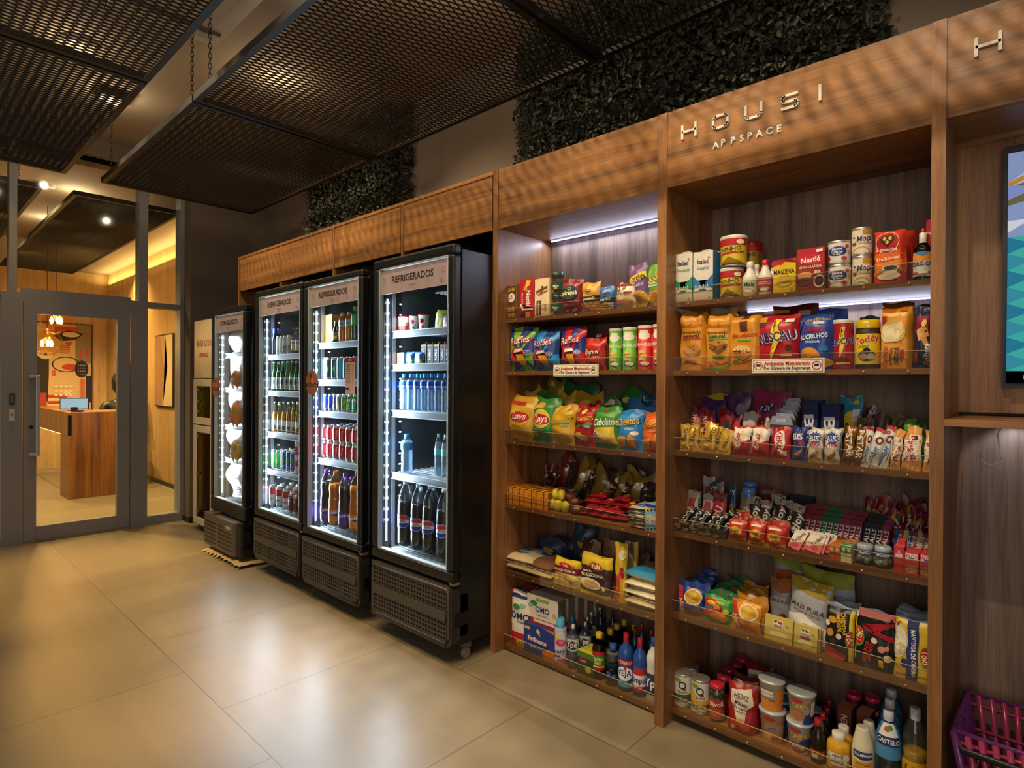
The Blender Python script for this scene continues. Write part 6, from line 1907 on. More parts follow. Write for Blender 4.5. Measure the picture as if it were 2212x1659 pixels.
flat(Z, PC('cracker_pack', .06, '#20264ag', [('r', '#8a1e2cm', 0, .58, 1, .84), ('p', '#d8a85cm', [(.25, .62), (.75, .7), (.85, .52), (.35, .44)]), ('p', '#c9954am', [(.4, .52), (.7, .5), (.8, .38), (.6, .36)]), ('e', '#e0ba70m', .6, .72, .12, .06), ('t', '#e0dce8m', 'Folhata', .7, .22, .16, 90, .34, .02, .2), ('r', '#b3303am', .1, .1, .3, .26)], seed=82), 1950, 2140, 690, .06, rz=-4, label='dark blue and red cracker pack against the far upright of the second shelf', cat='cracker pack')
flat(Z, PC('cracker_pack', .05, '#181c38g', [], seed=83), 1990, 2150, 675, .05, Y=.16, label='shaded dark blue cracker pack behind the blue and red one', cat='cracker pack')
camera_sign(Z, 706, 1275, 1105, 1216, 'large camera notice on the clear strip of the wide unit')

# third shelf: chocolate ------------------------------------------
Z = Zoom(1430, 810, 3.626, SB[2] + TH, YB)
def bar(name, col, ops=(), t=.018, ends=None, cr=.9):
    return lambda w, h: pouch(name, w, h, t, col, ops, seed=int(w * 9999) % 50, nx=8, nz=12, crumple=cr, ends=ends)
BENTO = [('t', '#3a2a1am', 'BENTO', .66, .60, .3, 80, .5, .02), ('e', '#5a3018m', .3, .45, .14, .06), ('e', '#8a5a2am', .3, .47, .1, .04), ('r', '#e8c860m', .1, .2, .6, .3)]
for i, (a, b, t, rz, ro) in enumerate(((130, 205, 385, -2, -8), (195, 275, 390, 0, -6), (255, 315, 420, 3, -10), (300, 400, 372, 0, 8), (365, 450, 410, 0, 12), (330, 400, 500, 5, 10), (420, 520, 430, 0, 14), (440, 520, 500, -8, 18))):
    x, w, z, h = Z.geo(a, b, t, YB + .012 * (i % 3))
    o = bar('candy_bar', '#d0a53cb', BENTO if i < 6 else [('t', '#3a2a1am', 'TALENTO', .6, .5, .26, 70, .6, .02)])(w, min(h, .17) / cos(radians(ro)))
    put(o, x, YB + .012 + .014 * (i % 3), Z.zs, rz, -10, ro * .6, label='gold wafer bar, %s from the door in the front row of gold bars' % ORD[i], cat='candy bar', group='gold wafer bars in the front row')
KK = [('p', '#e8e0d0m', [(0, .3), (.0, .93), (1, .93), (1, .55)]), ('p', '#e0c890m', [(.45, .82), (.6, .86), (.75, .5), (.6, .46)]), ('e', '#b3202am', .34, .46, .22, .30), ('e', '#eee6dam', .34, .46, .19, .27), ('t', '#b3202am', 'KitKat', .34, .46, .24, 86, .52, .06)]
flat(Z, PC('chocolate_pack', .03, '#b3202ag', KK, seed=84), 540, 683, 400, .03, rz=-2, tilt=-8, label='white topped red wafer pack nearer the gold bars, front of the third shelf', cat='chocolate pack')
flat(Z, PC('chocolate_pack', .03, '#b3202ag', KK, seed=85), 685, 828, 402, .03, rz=-2, tilt=-8, label='white topped red wafer pack touching the plain red one, front of the third shelf', cat='chocolate pack')
flat(Z, PC('chocolate_pack', .03, '#b3202ag', [('e', '#eee6dam', .5, .56, .28, .33), ('t', '#b3202am', 'KitKat', .5, .56, .3, -86, .58, .06), ('p', '#6a3a22m', [(.2, .1), (.35, .4), (.45, .38), (.3, .08)]), ('r', '#e8e0d0m', .55, .12, .88, .26)], seed=86), 835, 995, 408, .03, rz=-2, tilt=-8, label='plain red wafer pack with an oval white badge in the front of the third shelf', cat='chocolate pack')
BX = lambda c: [('t', '#f2ece4m' if c else '#22408am', 'BIS', .46, .70, .17, 5, .7, .06), ('t', '#c2303cm', 'XTRA', .48, .52, .13, 10, .84, .04), ('p', '#a87848m', [(.15, .12), (.45, .18), (.8, .32), (.85, .28), (.5, .12), (.2, .06)]), ('p', '#d0a070m', [(.15, .15), (.45, .22), (.8, .36), (.82, .32), (.45, .18)])]
flat(Z, PC('chocolate_pack', .03, '#243a80g', BX(1), seed=87), 1002, 1118, 405, .03, tilt=-8, label='dark blue wafer pack in the front of the third shelf', cat='chocolate pack')
for i, (a, b) in enumerate(((1130, 1250), (1258, 1385))):
    flat(Z, PC('chocolate_pack', .03, '#ddd8ccg', [('s', '#27479am', .5, .72, .5, .2), ('t', '#f2ece4m', 'BIS', .5, .70, .17, 5, .7, .06)] + BX(0)[1:] + [('r', '#e0c050m', .02, .04, .98, .12)], seed=88 + i), a, b, 425, .03, tilt=-8, label='white and blue wafer pack, %s of the two in the front of the third shelf' % ORD[i], cat='chocolate pack')
for i, (a, b, t, Y) in enumerate(((1140, 1262, 415, .12), (1262, 1400, 415, .12))):
    flat(Z, PC('chocolate_pack', .03, '#b9b4aag', [('r', '#4a4a5am', .1, .8, .9, .9)], seed=90 + i), a + 8, b, t, .03, Y=Y, tilt=-8, label='white wafer pack close behind the front white one, %s of the two' % ORD[i], cat='chocolate pack')
ST_ = [('t', '#f0e6d8m', 'STAR', .55, .5, .5, -82, .6, .05), ('r', '#7a3a14m', .1, .1, .9, .2)]
for i, (a, b, t, ro) in enumerate(((1400, 1490, 395, 4), (1468, 1555, 420, 10))):
    flat(Z, bar('candy_bar', '#7a5018b', ST_), a, b, t, .02, tilt=-10, roll=ro, label='shiny brown and gold bar, %s of the two beside the white wafer packs' % ORD[i], cat='candy bar')
KB = [('t', '#2f6aa8m', 'Kinder', .35, .3, .4, 80, .5, .04), ('e', '#6a3a22m', .6, .7, .3, .1), ('e', '#e8e0d0m', .6, .7, .14, .05), ('r', '#c2303am', .0, .92, 1, 1)]
for i, (a, b, t, ro) in enumerate(((1550, 1640, 405, 6), (1575, 1710, 412, 14), (1655, 1780, 395, 14), (1730, 1800, 430, 10))):
    flat(Z, bar('candy_bar', '#d9d5d0g', KB if i < 3 else [('r', '#8a8a90m', .3, .2, .5, .8)]), a, b - 25, t, .02, Y=YB + .006 * i, tilt=-8, roll=ro, label='white milk bar with blue lettering, %s from the door' % ORD[i], cat='candy bar', group='white milk bars on the third shelf')
NU = lambda r_: [('r', '#e8ded0m', 0, .22, 1, .80), ('t', '#b3282em', 'nutella', .5, .50, .44, 90 * r_, .54, .05), ('t', '#2a2422m', 'n', .5, .50 - .235 * r_, .36, 90 * r_, .1, .05)]
for i, (a, b, t, ro, s_) in enumerate(((1775, 1855, 425, 6, 1), (1860, 1930, 445, 5, 1), (1915, 2030, 402, 0, -1), (2035, 2150, 430, 3, 1))):
    flat(Z, bar('candy_bar', '#d69c4cg', NU(s_)), a, b, t, .022, Y=YB + .005 * i, tilt=-8, roll=ro, label='white and gold hazelnut bar with red lettering, %s from the door' % ORD[i], cat='candy bar', group='hazelnut bars on the third shelf')
BK = [(280, 490, 150, .30, '#b8a81eg', 'bright yellow', []), (230, 460, 180, .27, '#4a2a68g', 'purple', [('t', '#8a7ab0m', 'Milka', .5, .5, .2)]), (480, 690, 145, .30, '#4a2458g', 'plum', [('e', '#8a7a90m', .7, .7, .2, .12)]), (685, 970, 125, .28, '#9a2a5cg', 'pink', []), (690, 910, 195, .22, '#8a2850g', 'magenta', [('e', '#2a2a5cm', .5, .86, .26, .12), ('t', '#d8c8e0m', 'Fini', .5, .86, .12, 4, .4, .04), ('t', '#c9a02cm', 'BEIJO', .5, .52, .1)]),
      (200, 300, 250, .17, '#7a1a28g', 'maroon', [('t', '#d8b8a8m', 'CHARGE', .18, .5, .2, 85, .7, .02), ('e', '#b8785cm', .6, .6, .26, .16)]), (300, 410, 275, .17, '#8a1e2ag', 'wine red', [('t', '#d8b8a8m', 'BATON', .18, .5, .2, 85, .7, .02), ('e', '#c08868m', .6, .5, .2, .12)]), (412, 530, 265, .16, '#7d1722g', 'deep red', [('e', '#173a2cm', .5, .5, .3, .2), ('t', '#efe6d0m', 'pira', .5, .5, .12)]),
      (525, 605, 320, .17, '#a82430b', 'crimson foil', []), (605, 720, 290, .18, '#b8b0a8g', 'white', [('r', '#3a2a24m', .2, .3, .8, .5)]), (700, 770, 285, .20, '#a81e26g', 'red', []), (780, 850, 345, .15, '#8a8074g', 'grey white', []),
      (1380, 1560, 170, .24, '#23809cg', 'teal', [('r', '#c9b83am', .4, .88, .8, .94), ('e', '#d8b92cm', .5, .55, .34, .22), ('r', '#d8dce4m', .6, .6, .9, .8), ('e', '#5a3020m', .4, .5, .1, .08)]), (1560, 1640, 240, .26, '#7a1c30b', 'wine and silver', [('r', '#a8b4ccm', .4, .6, 1, 1)]),
      (1535, 1650, 325, .18, '#5a4e3cg', 'brown grey', [('t', '#2a241cm', 'OLIO', .5, .5, .2, 80)]), (1640, 1780, 300, .22, '#4a4034g', 'shaded brown', [('r', '#7a6a58m', .2, .3, .8, .6)]), (1780, 1880, 320, .18, '#6a5a44g', 'kraft brown', [('t', '#2a241cm', 'KENTO', .5, .5, .24, 80)]), (1870, 2000, 365, .16, '#5a9a2cg', 'bright green', []), (1970, 2130, 345, .20, '#3a6a24g', 'dark green', [])]
for i, (a, b, t, Y, c, nm, op) in enumerate(BK):
    flat(Z, PC('sweets_bag', .025, c, op, seed=120 + i, crumple=1.4, nx=8, nz=10), a, b, t, .025, Y=Y, rz=(4, -3, 6)[i % 3], tilt=-6, roll=(0, 3, -3, 2)[i % 4], label='%s sweets bag behind the front row of the third shelf, wide unit' % nm, cat='sweets bag')
for i, (a, b, t) in enumerate(((845, 1035, 400), (870, 1050, 310), (905, 1070, 285), (940, 1085, 250), (960, 1100, 225), (985, 1110, 190), (1000, 1115, 168))):
    Yq = .155 + .02 * i
    x, w, z, h = Z.geo(a, b, t + 12, Yq)
    m = MB()
    hh = h if i == 0 else .035
    zz = 0 if i == 0 else h - .035
    m.add([(-w / 2, -.03, 0), (w / 2, -.03, 0), (w / 2 + .0, -.03, h - .012), (w / 2 - .012, -.03, h), (-w / 2 + .012, -.03, h), (-w / 2, -.03, h - .012), (-w / 2, .03, 0), (w / 2, .03, 0), (w / 2, .03, h - .012), (w / 2 - .012, .03, h), (-w / 2 + .012, .03, h), (-w / 2, .03, h - .012)],
          [(0, 1, 2, 3, 4, 5), (11, 10, 9, 8, 7, 6), (0, 6, 7, 1), (1, 7, 8, 2), (2, 8, 9, 3), (3, 9, 10, 4), (4, 10, 11, 5), (5, 11, 6, 0)], '#54423eg')
    decals(m, lambda p, q, o, w=w: (p - w / 2, -.03 - o, q), w, h, [('p', '#a3aec6b', [(.0, max(0, 1 - .03 / h)), (.1, 1), (.9, 1), (1, max(0, 1 - .03 / h))]), ('t', '#e8e8f0m', 'LOOK', .5, 1 - .014 / h, .014 / h, 0, .4, .05), ('t', '#c9c0c0m', 'LOOK', .5, max(.02, 1 - .06 / h), .012 / h, 0, .4, .05)])
    put(m.build('display_pack'), x, Yq, Z.zs, label='grey and brown pillow pack, %s from the front of the stepped stack' % ORD[i], cat='sweets pack', group='stepped grey and brown packs')
for i, (a, b, t, Y) in enumerate(((1090, 1215, 215, .17), (1130, 1250, 195, .20), (1240, 1385, 235, .17), (1255, 1400, 228, .20))):
    flat(Z, CT('wafer_box', .03, '#1f2c5cm', [('t', '#e0dce8m', 'BIS', .5, .48, .4, -86, .6, .07), ('r', '#c9b02cm', .08, .3, .3, .55), ('p', '#b8a888m', [(0, 0), (1, 0), (1, .28), (0, .12)])] if i in (0, 2) else [], top='#39497cm'), a, b, t, .03, Y=Y, rz=-3, tilt=-4, label='navy wafer box, %s' % ('front one beside the stepped grey packs', 'just behind the one beside the stepped grey packs', 'front one beside the teal bag', 'just behind the one beside the teal bag')[i], cat='wafer box')

# fourth shelf: gum and mints --------------------------------------
Z = Zoom(1430, 1010, 3.626, SB[3] + TH, YB)
def tray(x0, x1, y0, y1, z, hf, hb, col, label, inner=None, dividers=0, Yf=.075):
    """open cardboard display tray"""
    inner = inner or col
    m = MB()
    t = .002
    w, d = x1 - x0, y1 - y0
    m.box(0, w, 0, d, 0, t, inner)
    m.box(0, w, 0, t, t, hf, col)
    m.box(0, w, d - t, d, t, hb, col)
    for xx in (0, w - t):
        m.add([(xx, t, t), (xx + t, t, t), (xx + t, d - t, t), (xx, d - t, t), (xx, t, hf), (xx + t, t, hf), (xx + t, d - t, hb), (xx, d - t, hb)], [(0, 3, 2, 1), (4, 5, 6, 7), (0, 1, 5, 4), (1, 2, 6, 5), (2, 3, 7, 6), (3, 0, 4, 7)], col)
    for i in range(dividers):
        xx = w * (i + 1) / (dividers + 1)
        m.box(xx, xx + t, t, d - t, t, hf * .9, inner)
    return tag(m.build('display_tray', None, (x0, y0, z)), label, 'display tray')
def X_(x, y=400, Y=YB):
    return at(*Z.px(x, y), Y=Y).x
def H_at(x, y, Y):
    return at(*Z.px(x, y), Y=Y).z - Z.zs
# dark patterned tray with dark bars
xa, xb = X_(80, 480, .078), X_(500, 560, .078)
tr = tray(xa, xb, .078, .20, Z.zs, H_at(250, 450, .078), .06, '#3a352cm', 'dark patterned cardboard tray at the door end of the fourth shelf, wide unit')
m = MB()
rnd = random.Random(9)
decals(m, lambda a, b, o: (a, -o, b), xb - xa, .05, [('p', rnd.choice(['#8a8472m', '#6a6454m', '#a07a40m']), [(x, z), (x + .07, z + .05), (x + .06, z + .22), (x - .01, z + .16)]) for x, z in [(rnd.uniform(.02, .9), rnd.uniform(.0, .75)) for _ in range(34)]], off=.0008)
m.build('pattern', tr)
for i in range(6):
    a = 110 + i * 66
    x = X_(a + 30, 420, .10)
    for j in range(2):
        o = pouch('dark_bar', .028, .10, .014, '#20242cg', [('t', '#d8d4ccm', 'RAJ', .5, .55, .3, 75, .5, .04), ('r', '#b8863am', .1, .85, .9, .95)], seed=i + 7 * j, nx=6, nz=8, crumple=.8)
        put(o, x + .004 * j, .102 + .035 * j, Z.zs + .018 + .01 * j, -18, -52, 0, label='black bar in the dark patterned tray, %s from the door, %s row' % (ORD[i], ('front', 'back')[j]), cat='candy bar', group='black bars in the dark patterned tray')
DAR = [('p', '#b9902cm', [(0, .0), (1, .0), (1, .25), (.6, .12), (.3, .2), (0, .12)]), ('e', '#dca62cm', .5, .48, .33, .22), ('t', '#4a2012m', 'DAR', .5, .49, .13, 0, .44, .04), ('r', '#e0cdb0m', .2, .80, .8, .88), ('e', '#8a4a22m', .5, .28, .2, .08)]
for i, (a, b, t, Y) in enumerate(((505, 652, 415, YB), (662, 800, 432, YB), (790, 960, 462, YB), (555, 725, 345, .17), (540, 660, 390, .115), (660, 800, 400, .115), (820, 990, 420, .13), (700, 860, 395, .15))):
    flat(Z, PC('peanut_pack', .03, '#b8301eg', DAR if i < 3 else [('p', '#5a2c14m', [(0, 1), (1, 1), (1, .93), (0, .93)]), ('r', '#d8ac5cm', .05, .95, .95, 1)], seed=140 + i, nx=9, nz=10), a, b, t, .03, Y=Y, rz=-3, tilt=-6,
         label=('red peanut pack with a yellow disc, %s from the door' % ORD[i]) if i < 3 else 'red peanut pack with a wavy yellow edge, %s of those behind the front three' % ORD[i - 3], cat='peanut pack', group=None)
# brown gum tray with packs
xa, xb = X_(985, 640, .078), X_(1320, 640, .078)
tray(xa, xb, .078, .19, Z.zs, H_at(1130, 640, .078) * .6, H_at(1150, 480, .19) * .9, '#7a4a34m', 'brown cardboard tray with slim gum packs in front of the fourth shelf', '#9a6a4cm')
for i, (px_, py_, rz, ro) in enumerate(((1020, 600, -6, 14), (1060, 590, -4, 12), (1110, 600, -2, 8), (1150, 640, 10, 20), (1200, 630, -4, 8), (1250, 640, -6, 6), (1175, 610, 4, 14))):
    o = carton('gum_pack', .040, .070, .010, '#d8707am', [('p', '#e8dccam', [(.0, .2), (1, .5), (1, 1), (0, 1)]), ('t', '#2a2422m', 'Trident', .5, .62, .26, 68, .7, .03), ('e', '#c83a50m', .5, .2, .3, .12)], side='#c2505cm')
    put(o, X_(px_, py_, .09), .10 + .012 * (i % 3), Z.zs + .008, rz, -38, ro, label='pink and white slim gum pack, %s in the brown tray' % ORD[i], cat='gum pack', group='slim gum packs in the brown tray')
# tic tac like stacks: two columns of small clear boxes
for c, (a, b, cols) in enumerate(((1305, 1395, ('#d8761cm', '#d8861cm')), (1400, 1485, ('#2f8a4am', '#d8761cm')))):
    x0_, x1_ = X_(a, 640, .078), X_(b, 640, .078)
    w = x1_ - x0_
    hF = H_at((a + b) / 2, 610, .078)
    for k in range(5):
        for s_ in range(2):
            lc = cols[0] if (k < 2 or c == 0) else cols[1]
            o = carton('mint_box', w * .47, hF * (1 if k == 0 else 1), .018, '#e6ddd0g' if c and not s_ * 0 else '#d8702cg', [('r', '#c8561cm' if c == 0 else '#e6dcb0m', 0, 0, 1, .5), ('r', lc, .02, .52, .98, .95), ('e', '#e0d0a0m', .5, .74, .34, .12)], top=lc, side='#cfc4b4g')
            put(o, x0_ + w * (.25 + .5 * s_), .088 + .021 * k, Z.zs + .001, 0, label='%s mint box, row %s from the front, %s column' % (('orange', 'green and orange')[c], ORD[k], ('first', 'second')[s_]), cat='mint box', group=('orange mint boxes', 'green and orange mint boxes')[c])
# round tubs
for i, (a, b, t) in enumerate(((1515, 1665, 600), (1655, 1810, 618))):
    Yc = YB + .036
    x, r, z, h = Z.rgeo(a, b, t, Yc)
    o = bottle('gum_tub', [(.8, 0), (.96, .03), (1, .12), (1, .62), (.95, .72), (.9, .76)], r, h, '#d9dde0c', cap='#a8b4bcp', capz=.78, capr=.86, label=(.52, .77, '#2a4a8ag'), ops=[('t', '#e8ecf2m', 'Mentos', .5, .5, .5, 0, .9, .04)])
    m = MB()
    rq = random.Random(i)
    for q in range(34):
        aa, rr, zz = rq.uniform(0, 6.28), r * .72 * sqrt(rq.random()), rq.uniform(.012, h * .5)
        m.lathe([(.002, -.007), (.008, -.004), (.008, .004), (.002, .007)], '#dcdcd8p', 8, (rr * cos(aa), rr * sin(aa), zz))
    tag(m.build('mints', o), kind='stuff')
    put(o, x, Yc, z, face(x, .7), label='clear tub of white mints with a grey lid, %s' % ('nearer the mint boxes', 'nearer the red tin stack')[i], cat='gum tub')
for i, (a, b, t, Y, zf) in enumerate(((1818, 1895, 618, YB, 0), (1848, 1905, 570, .11, 0))):
    flat(Z, CT('gum_pack', .03, '#c2343cm', [('t', '#f0e0dcm', 'X', .5, .8, .12), ('r', '#e8c8c0m', .15, .6, .85, .72)], top='#d8505cm', side='#a82a34m'), a, b, t, .03, Y=Y, label='upright red gum box, %s beside the mint tubs' % ('front one', 'rear one')[i], cat='gum box')
for i, (a, b, t) in enumerate(((1900, 2010, 665), (2020, 2130, 680))):
    x, w, z, h = Z.geo(a, b, t, YB)
    hs = h / 2
    for k in range(2):
        o = carton('gum_box', w, hs * .97, .07, '#b0463cm' if not k else '#c2303cm', [('e', '#c98a70m', .5, .5, .4, .34), ('t', '#7a2a28m', 'ALCO', .5, .5, .3, 0, .6)] if not k else [('r', '#e8dcd8m', .08, .35, .92, .92), ('t', '#b3282em', 'ALCO', .5, .68, .36, 0, .8, .04), ('r', '#3a5aa0m', .3, .4, .7, .52)], top='#c8404am')
        put(o, x, YB + .035, Z.zs + k * hs, label='%s red gum box of the stack %s' % (('lower', 'upper')[k], ('next to the mint tubs', 'against the far upright')[i]), cat='gum box')
# mid tray of roll candies
xa, xb = X_(1045, 470, .215), X_(1555, 520, .215)
HC = ['#7a2030m'] * 4 + ['#1f5a3cm'] * 3 + ['#7a2448m'] * 2 + ['#6a2038m'] * 2 + ['#1a1c20m'] * 3 + ['#7a2040m'] * 1
xs_ = [1055 + i * 44.5 for i in range(11)] + [1570, 1618, 1666, 1715]
for i, a in enumerate(xs_):
    Yr = .205
    for k in range(3):
        yt = 335 + (a - 1055) * .075 + (i > 10) * 35
        xx = X_(a + 20, 440, Yr)
        hh = .085
        o = carton('candy_roll', .0215, hh, .0215, HC[i], [('t', '#d8d0d0m', 'HALLS', .5, .42, .62, 86, .72, .06)] if k == 0 else [], top='#9ab0b8b' if i % 4 == 0 else HC[i])
        put(o, xx + .002 * k, Yr + .012 + .026 * k, Z.zs + .025 + .012 * k, 0, -12, 4, label='%s roll of sweets, %s from the door, %s row back' % ({'#7a2030m': 'dark red', '#1f5a3cm': 'green', '#7a2448m': 'purple', '#6a2038m': 'wine', '#1a1c20m': 'black', '#7a2040m': 'berry'}[HC[i]], ORD[i], ORD[k]), cat='sweets roll', group='rolls of sweets in the long tray')
tray(X_(1050, 470, .20), X_(1760, 540, .20), .197, .30, Z.zs, .05, .10, '#4a4440m', 'long grey tray holding the rows of sweet rolls on the fourth shelf', '#3a3632m')
tray(X_(1540, 560, .178), X_(2125, 600, .178), .158, .196, Z.zs, .032, .04, '#5f4c40m', 'low brown tray strip behind the mint tubs on the fourth shelf', '#5a483cm')
for i in range(9):
    a = 1825 + i * 36
    c = ('#2a4088m', '#8a2a40m', '#c9a860m')[i % 3] if i < 6 else '#7a3038m'
    o = carton('candy_roll', .0215, .085, .0215, c, [('t', '#d8d0c0m', ('mentos', 'fruit', 'mentos')[i % 3], .5, .45, .6, 84, .8, .04)])
    put(o, X_(a + 15, 520, .205), .212, Z.zs + .018, 0, -10, 3, label='printed sweets roll, %s from the black rolls towards the far upright' % ORD[i], cat='sweets roll', group='printed rolls of sweets')
SK = [(1645, 1820, 235, .33), (1600, 1700, 260, .31), (1800, 1870, 300, .28), (1850, 2020, 250, .33), (1790, 1900, 330, .25), (1900, 1990, 330, .28), (1960, 2110, 310, .29), (2000, 2090, 360, .25), (1590, 1720, 320, .27), (2050, 2130, 300, .32)]
for i, (a, b, t, Y) in enumerate(SK):
    flat(Z, PC('sweets_bag', .03, '#7a1630g', [('t', '#d8c8ccm', 'Skit', .5, .55, .24, -84, .5, .05), ('p', '#c9a83ab', [(.0, .7), (.5, .95), (.6, .8), (.1, .6)]), ('p', '#3f8a4ab', [(.5, .9), (.9, .8), (.8, .7)])], seed=160 + i, crumple=1.8, nx=8, nz=10), a, b, t, .03, Y=Y, rz=(6, -5, 8)[i % 3], tilt=-6, roll=(3, -4, 6)[i % 3], label='wine red fruit sweets bag at the back of the fourth shelf, %s of ten' % ORD[i], cat='sweets bag', group='wine red fruit sweets bags')
# back left bars
BR = [(172, 262, 185, .17, '#b8a890g', 'cream'), (225, 300, 185, .20, '#a8a09cg', 'grey white'), (290, 385, 75, .27, '#b0a4a8g', 'tall white'), (295, 380, 210, .17, '#a8a29cg', 'white'), (385, 480, 118, .27, '#a898a0g', 'white and red'), (370, 485, 200, .17, '#9a2430g', 'red'), (440, 500, 118, .19, '#1c4458g', 'dark teal'), (525, 580, 145, .20, '#24506cg', 'blue topped'), (585, 680, 195, .18, '#8a7a64g', 'beige'), (580, 640, 145, .24, '#6a5c48g', 'brown'),
      (685, 775, 235, .17, '#26231fg', 'black'), (750, 835, 262, .16, '#2a2622g', 'black and grey'), (820, 910, 212, .19, '#28231fg', 'tall black'), (885, 975, 232, .17, '#2a2521g', 'black and white'), (945, 1010, 262, .18, '#26221eg', 'slim black'), (990, 1090, 292, .16, '#2b2622g', 'wide black'), (740, 905, 165, .27, '#7a1c24g', 'dark red')]
for i, (a, b, t, Y, c, nm) in enumerate(BR):
    dk_ = 685 <= a <= 1000 and i < 16
    op = [('t', '#d8d0c0m', '&Joy', .5, .55, .34, 70, .5, .03), ('r', '#9a948am', 0, .82, 1, 1), ('r', '#8a2a2cm', .3, .08, .8, .25)] if dk_ else [('r', '#8a3a40m', .2, .55, .8, .8), ('r', '#6a5f5am', .2, .2, .8, .4)] if i in (0, 2, 3, 4) else [('t', '#e0d8ccm', 'YOU', .5, .4, .34, 80, .5, .04), ('r', '#6a6a70m', .1, .86, .9, .94)]
    if 6 <= i <= 7:
        op = [('r', '#9a8a6cm', 0, 0, 1, .6), ('t', '#3a342cm', 'CLOUD', .5, .32, .3, 82, .5), ('t', '#d8e0e8m', 'YY', .5, .85, .14)]
    flat(Z, PC('protein_bar', .018, c, op, seed=180 + i, crumple=1.0, nx=7, nz=10), a, b, t, .018, Y=Y, tilt=-6, roll=(3, -3, 2)[i % 3] if i not in (6, 16) else (-16, 0)[i == 16], label='%s snack bar in the back of the fourth shelf, %s from the door' % (nm, ORD[min(19, i)]), cat='snack bar')
for i, (a, b, t, Y) in enumerate(((632, 735, 155, .22), (645, 740, 112, .27))):
    x, r, z, h = Z.rgeo(a, b, t, Y)
    put(bottle('blue_tub', [(.9, 0), (1, .03), (1, .84), (.95, .88)], r, h, '#4a78c8p', cap='#5a8ad8p', capz=.88, capr=1.04, label=(.3, .7, '#7aa0d8g'), ops=[('e', '#d8e4f2m', .5, .5, .3, .3)]), x, Y, z, 0, label='round light blue gum tub on the fourth shelf, %s' % ('front one', 'rear one')[i], cat='gum tub')
tray(X_(935, 260, .29), X_(1140, 280, .29), .31, .385, Z.zs, .125, .145, '#2c3238m', 'dark box of flat packs at the very back of the fourth shelf', '#8a929cm')
for i in range(4):
    a = 1145 + 85 * (i % 2)
    o = carton('mint_box', .032, .02, .03, '#d0906cm', [('r', '#e0d8ccm', .1, .2, .9, .8)], top='#d89a6cm')
    put(o, X_(a + 40, 270, .30), .31 + .032 * (i // 2), Z.zs + .105, label='small orange mint box in the back row, %s of four' % ORD[i], cat='mint box', group='orange mint boxes in the back')
for i in range(4):
    o = carton('gum_box', .036, .02, .04, '#a83aa0m', [('r', '#e0c8dcm', .1, .2, .9, .8)] if i == 1 else [], top='#b848a8m')
    put(o, X_(1345 + 75 * i + 35, 290, .32), .335, Z.zs + .10, label='bright violet gum box in the back row, %s of four' % ORD[i], cat='gum box', group='violet gum boxes in the back')
tray(X_(1145, 300, .29), X_(1640, 330, .29), .302, .375, Z.zs, .095, .10, '#4f4a46m', 'grey riser box under the orange and violet packs', '#4f4a46m')

# fifth shelf: noodles and popcorn ---------------------------------
Z = Zoom(1430, 1200, 3.626, SB[4] + TH, YB)
NN = lambda c, c2: [('p', '#c22a20m', [(0, .96), (.16, .98), (.42, .04), (.2, .0)]), ('t', '#f0e6dcm', 'Nissin', .24, .28, .17, -74, .5, .04), ('e', '#e8dcc0m', .62, .66, .32, .28), ('e', '#d8a42cm', .62, .67, .28, .23), ('e', '#e0b84am', .58, .74, .16, .1), ('p', c2, [(.35, .0), (1, .0), (1, .3), (.4, .22)])]
flat(Z, PC('noodle_pack', .035, '#24408ag', NN(0, '#7a4a24m'), seed=201), 95, 305, 255, .035, rz=6, tilt=-8, roll=3, label='blue noodle pack at the front of its row, door end of the fifth shelf', cat='noodle pack')
flat(Z, PC('noodle_pack', .035, '#3a8a3ag', [('r', '#c22a20m', .04, .2, .7, .86), ('e', '#d8862cm', .6, .24, .3, .18), ('e', '#e8c84am', .3, .7, .16, .1), ('e', '#e8a05am', .5, .6, .14, .1), ('e', '#3f5aa0m', .2, .5, .12, .08), ('r', '#58a83am', .55, .7, .9, .88), ('t', '#e8dc5am', 'Galinha', .6, .8, .08), ('e', '#d8d04am', .8, .5, .12, .1)], seed=202), 305, 530, 330, .035, rz=3, tilt=-8, roll=2, label='green noodle pack with red print at the front of its row, fifth shelf', cat='noodle pack')
flat(Z, PC('noodle_pack', .035, '#dc961cg', NN(0, '#c9801cm'), seed=203), 528, 760, 375, .035, rz=0, tilt=-8, label='orange noodle pack at the front of its row, fifth shelf', cat='noodle pack')
for g, (a, b, t, c, dx, dt, n_, nm) in enumerate(((95, 330, 240, '#24489ag', 26, -18, 7, 'blue'), (330, 560, 310, '#2f7a4ag', 30, -22, 7, 'green'), (560, 800, 350, '#d08a1cg', 14, -18, 6, 'orange'))):
    for k in range(n_):
        Yk = YB + .036 + .040 * k
        tt = t - [16, 30, 45, 70, 95, 118, 135][k]
        flat(Z, PC('noodle_pack', .03, c, [('r', '#c22a30m', .05 + .3 * q, .9, .15 + .3 * q, .95) for q in range(3)] if g == 1 else [('r', '#d8d0c0m' if g else '#3a64c0m', .3, .88, .6, .94)], seed=210 + g * 10 + k, nx=8, nz=8, crumple=1.6), a + dx * (k + 1) * .8, b + dx * (k + 1) * .8 - 10 * k, tt, .03, Y=Yk, rz=(3, -2, 5)[k % 3], tilt=-8,
             label='%s noodle pack, %s behind the front one' % (nm, ORD[k]), cat='noodle pack', group='%s noodle packs behind the front one' % nm)
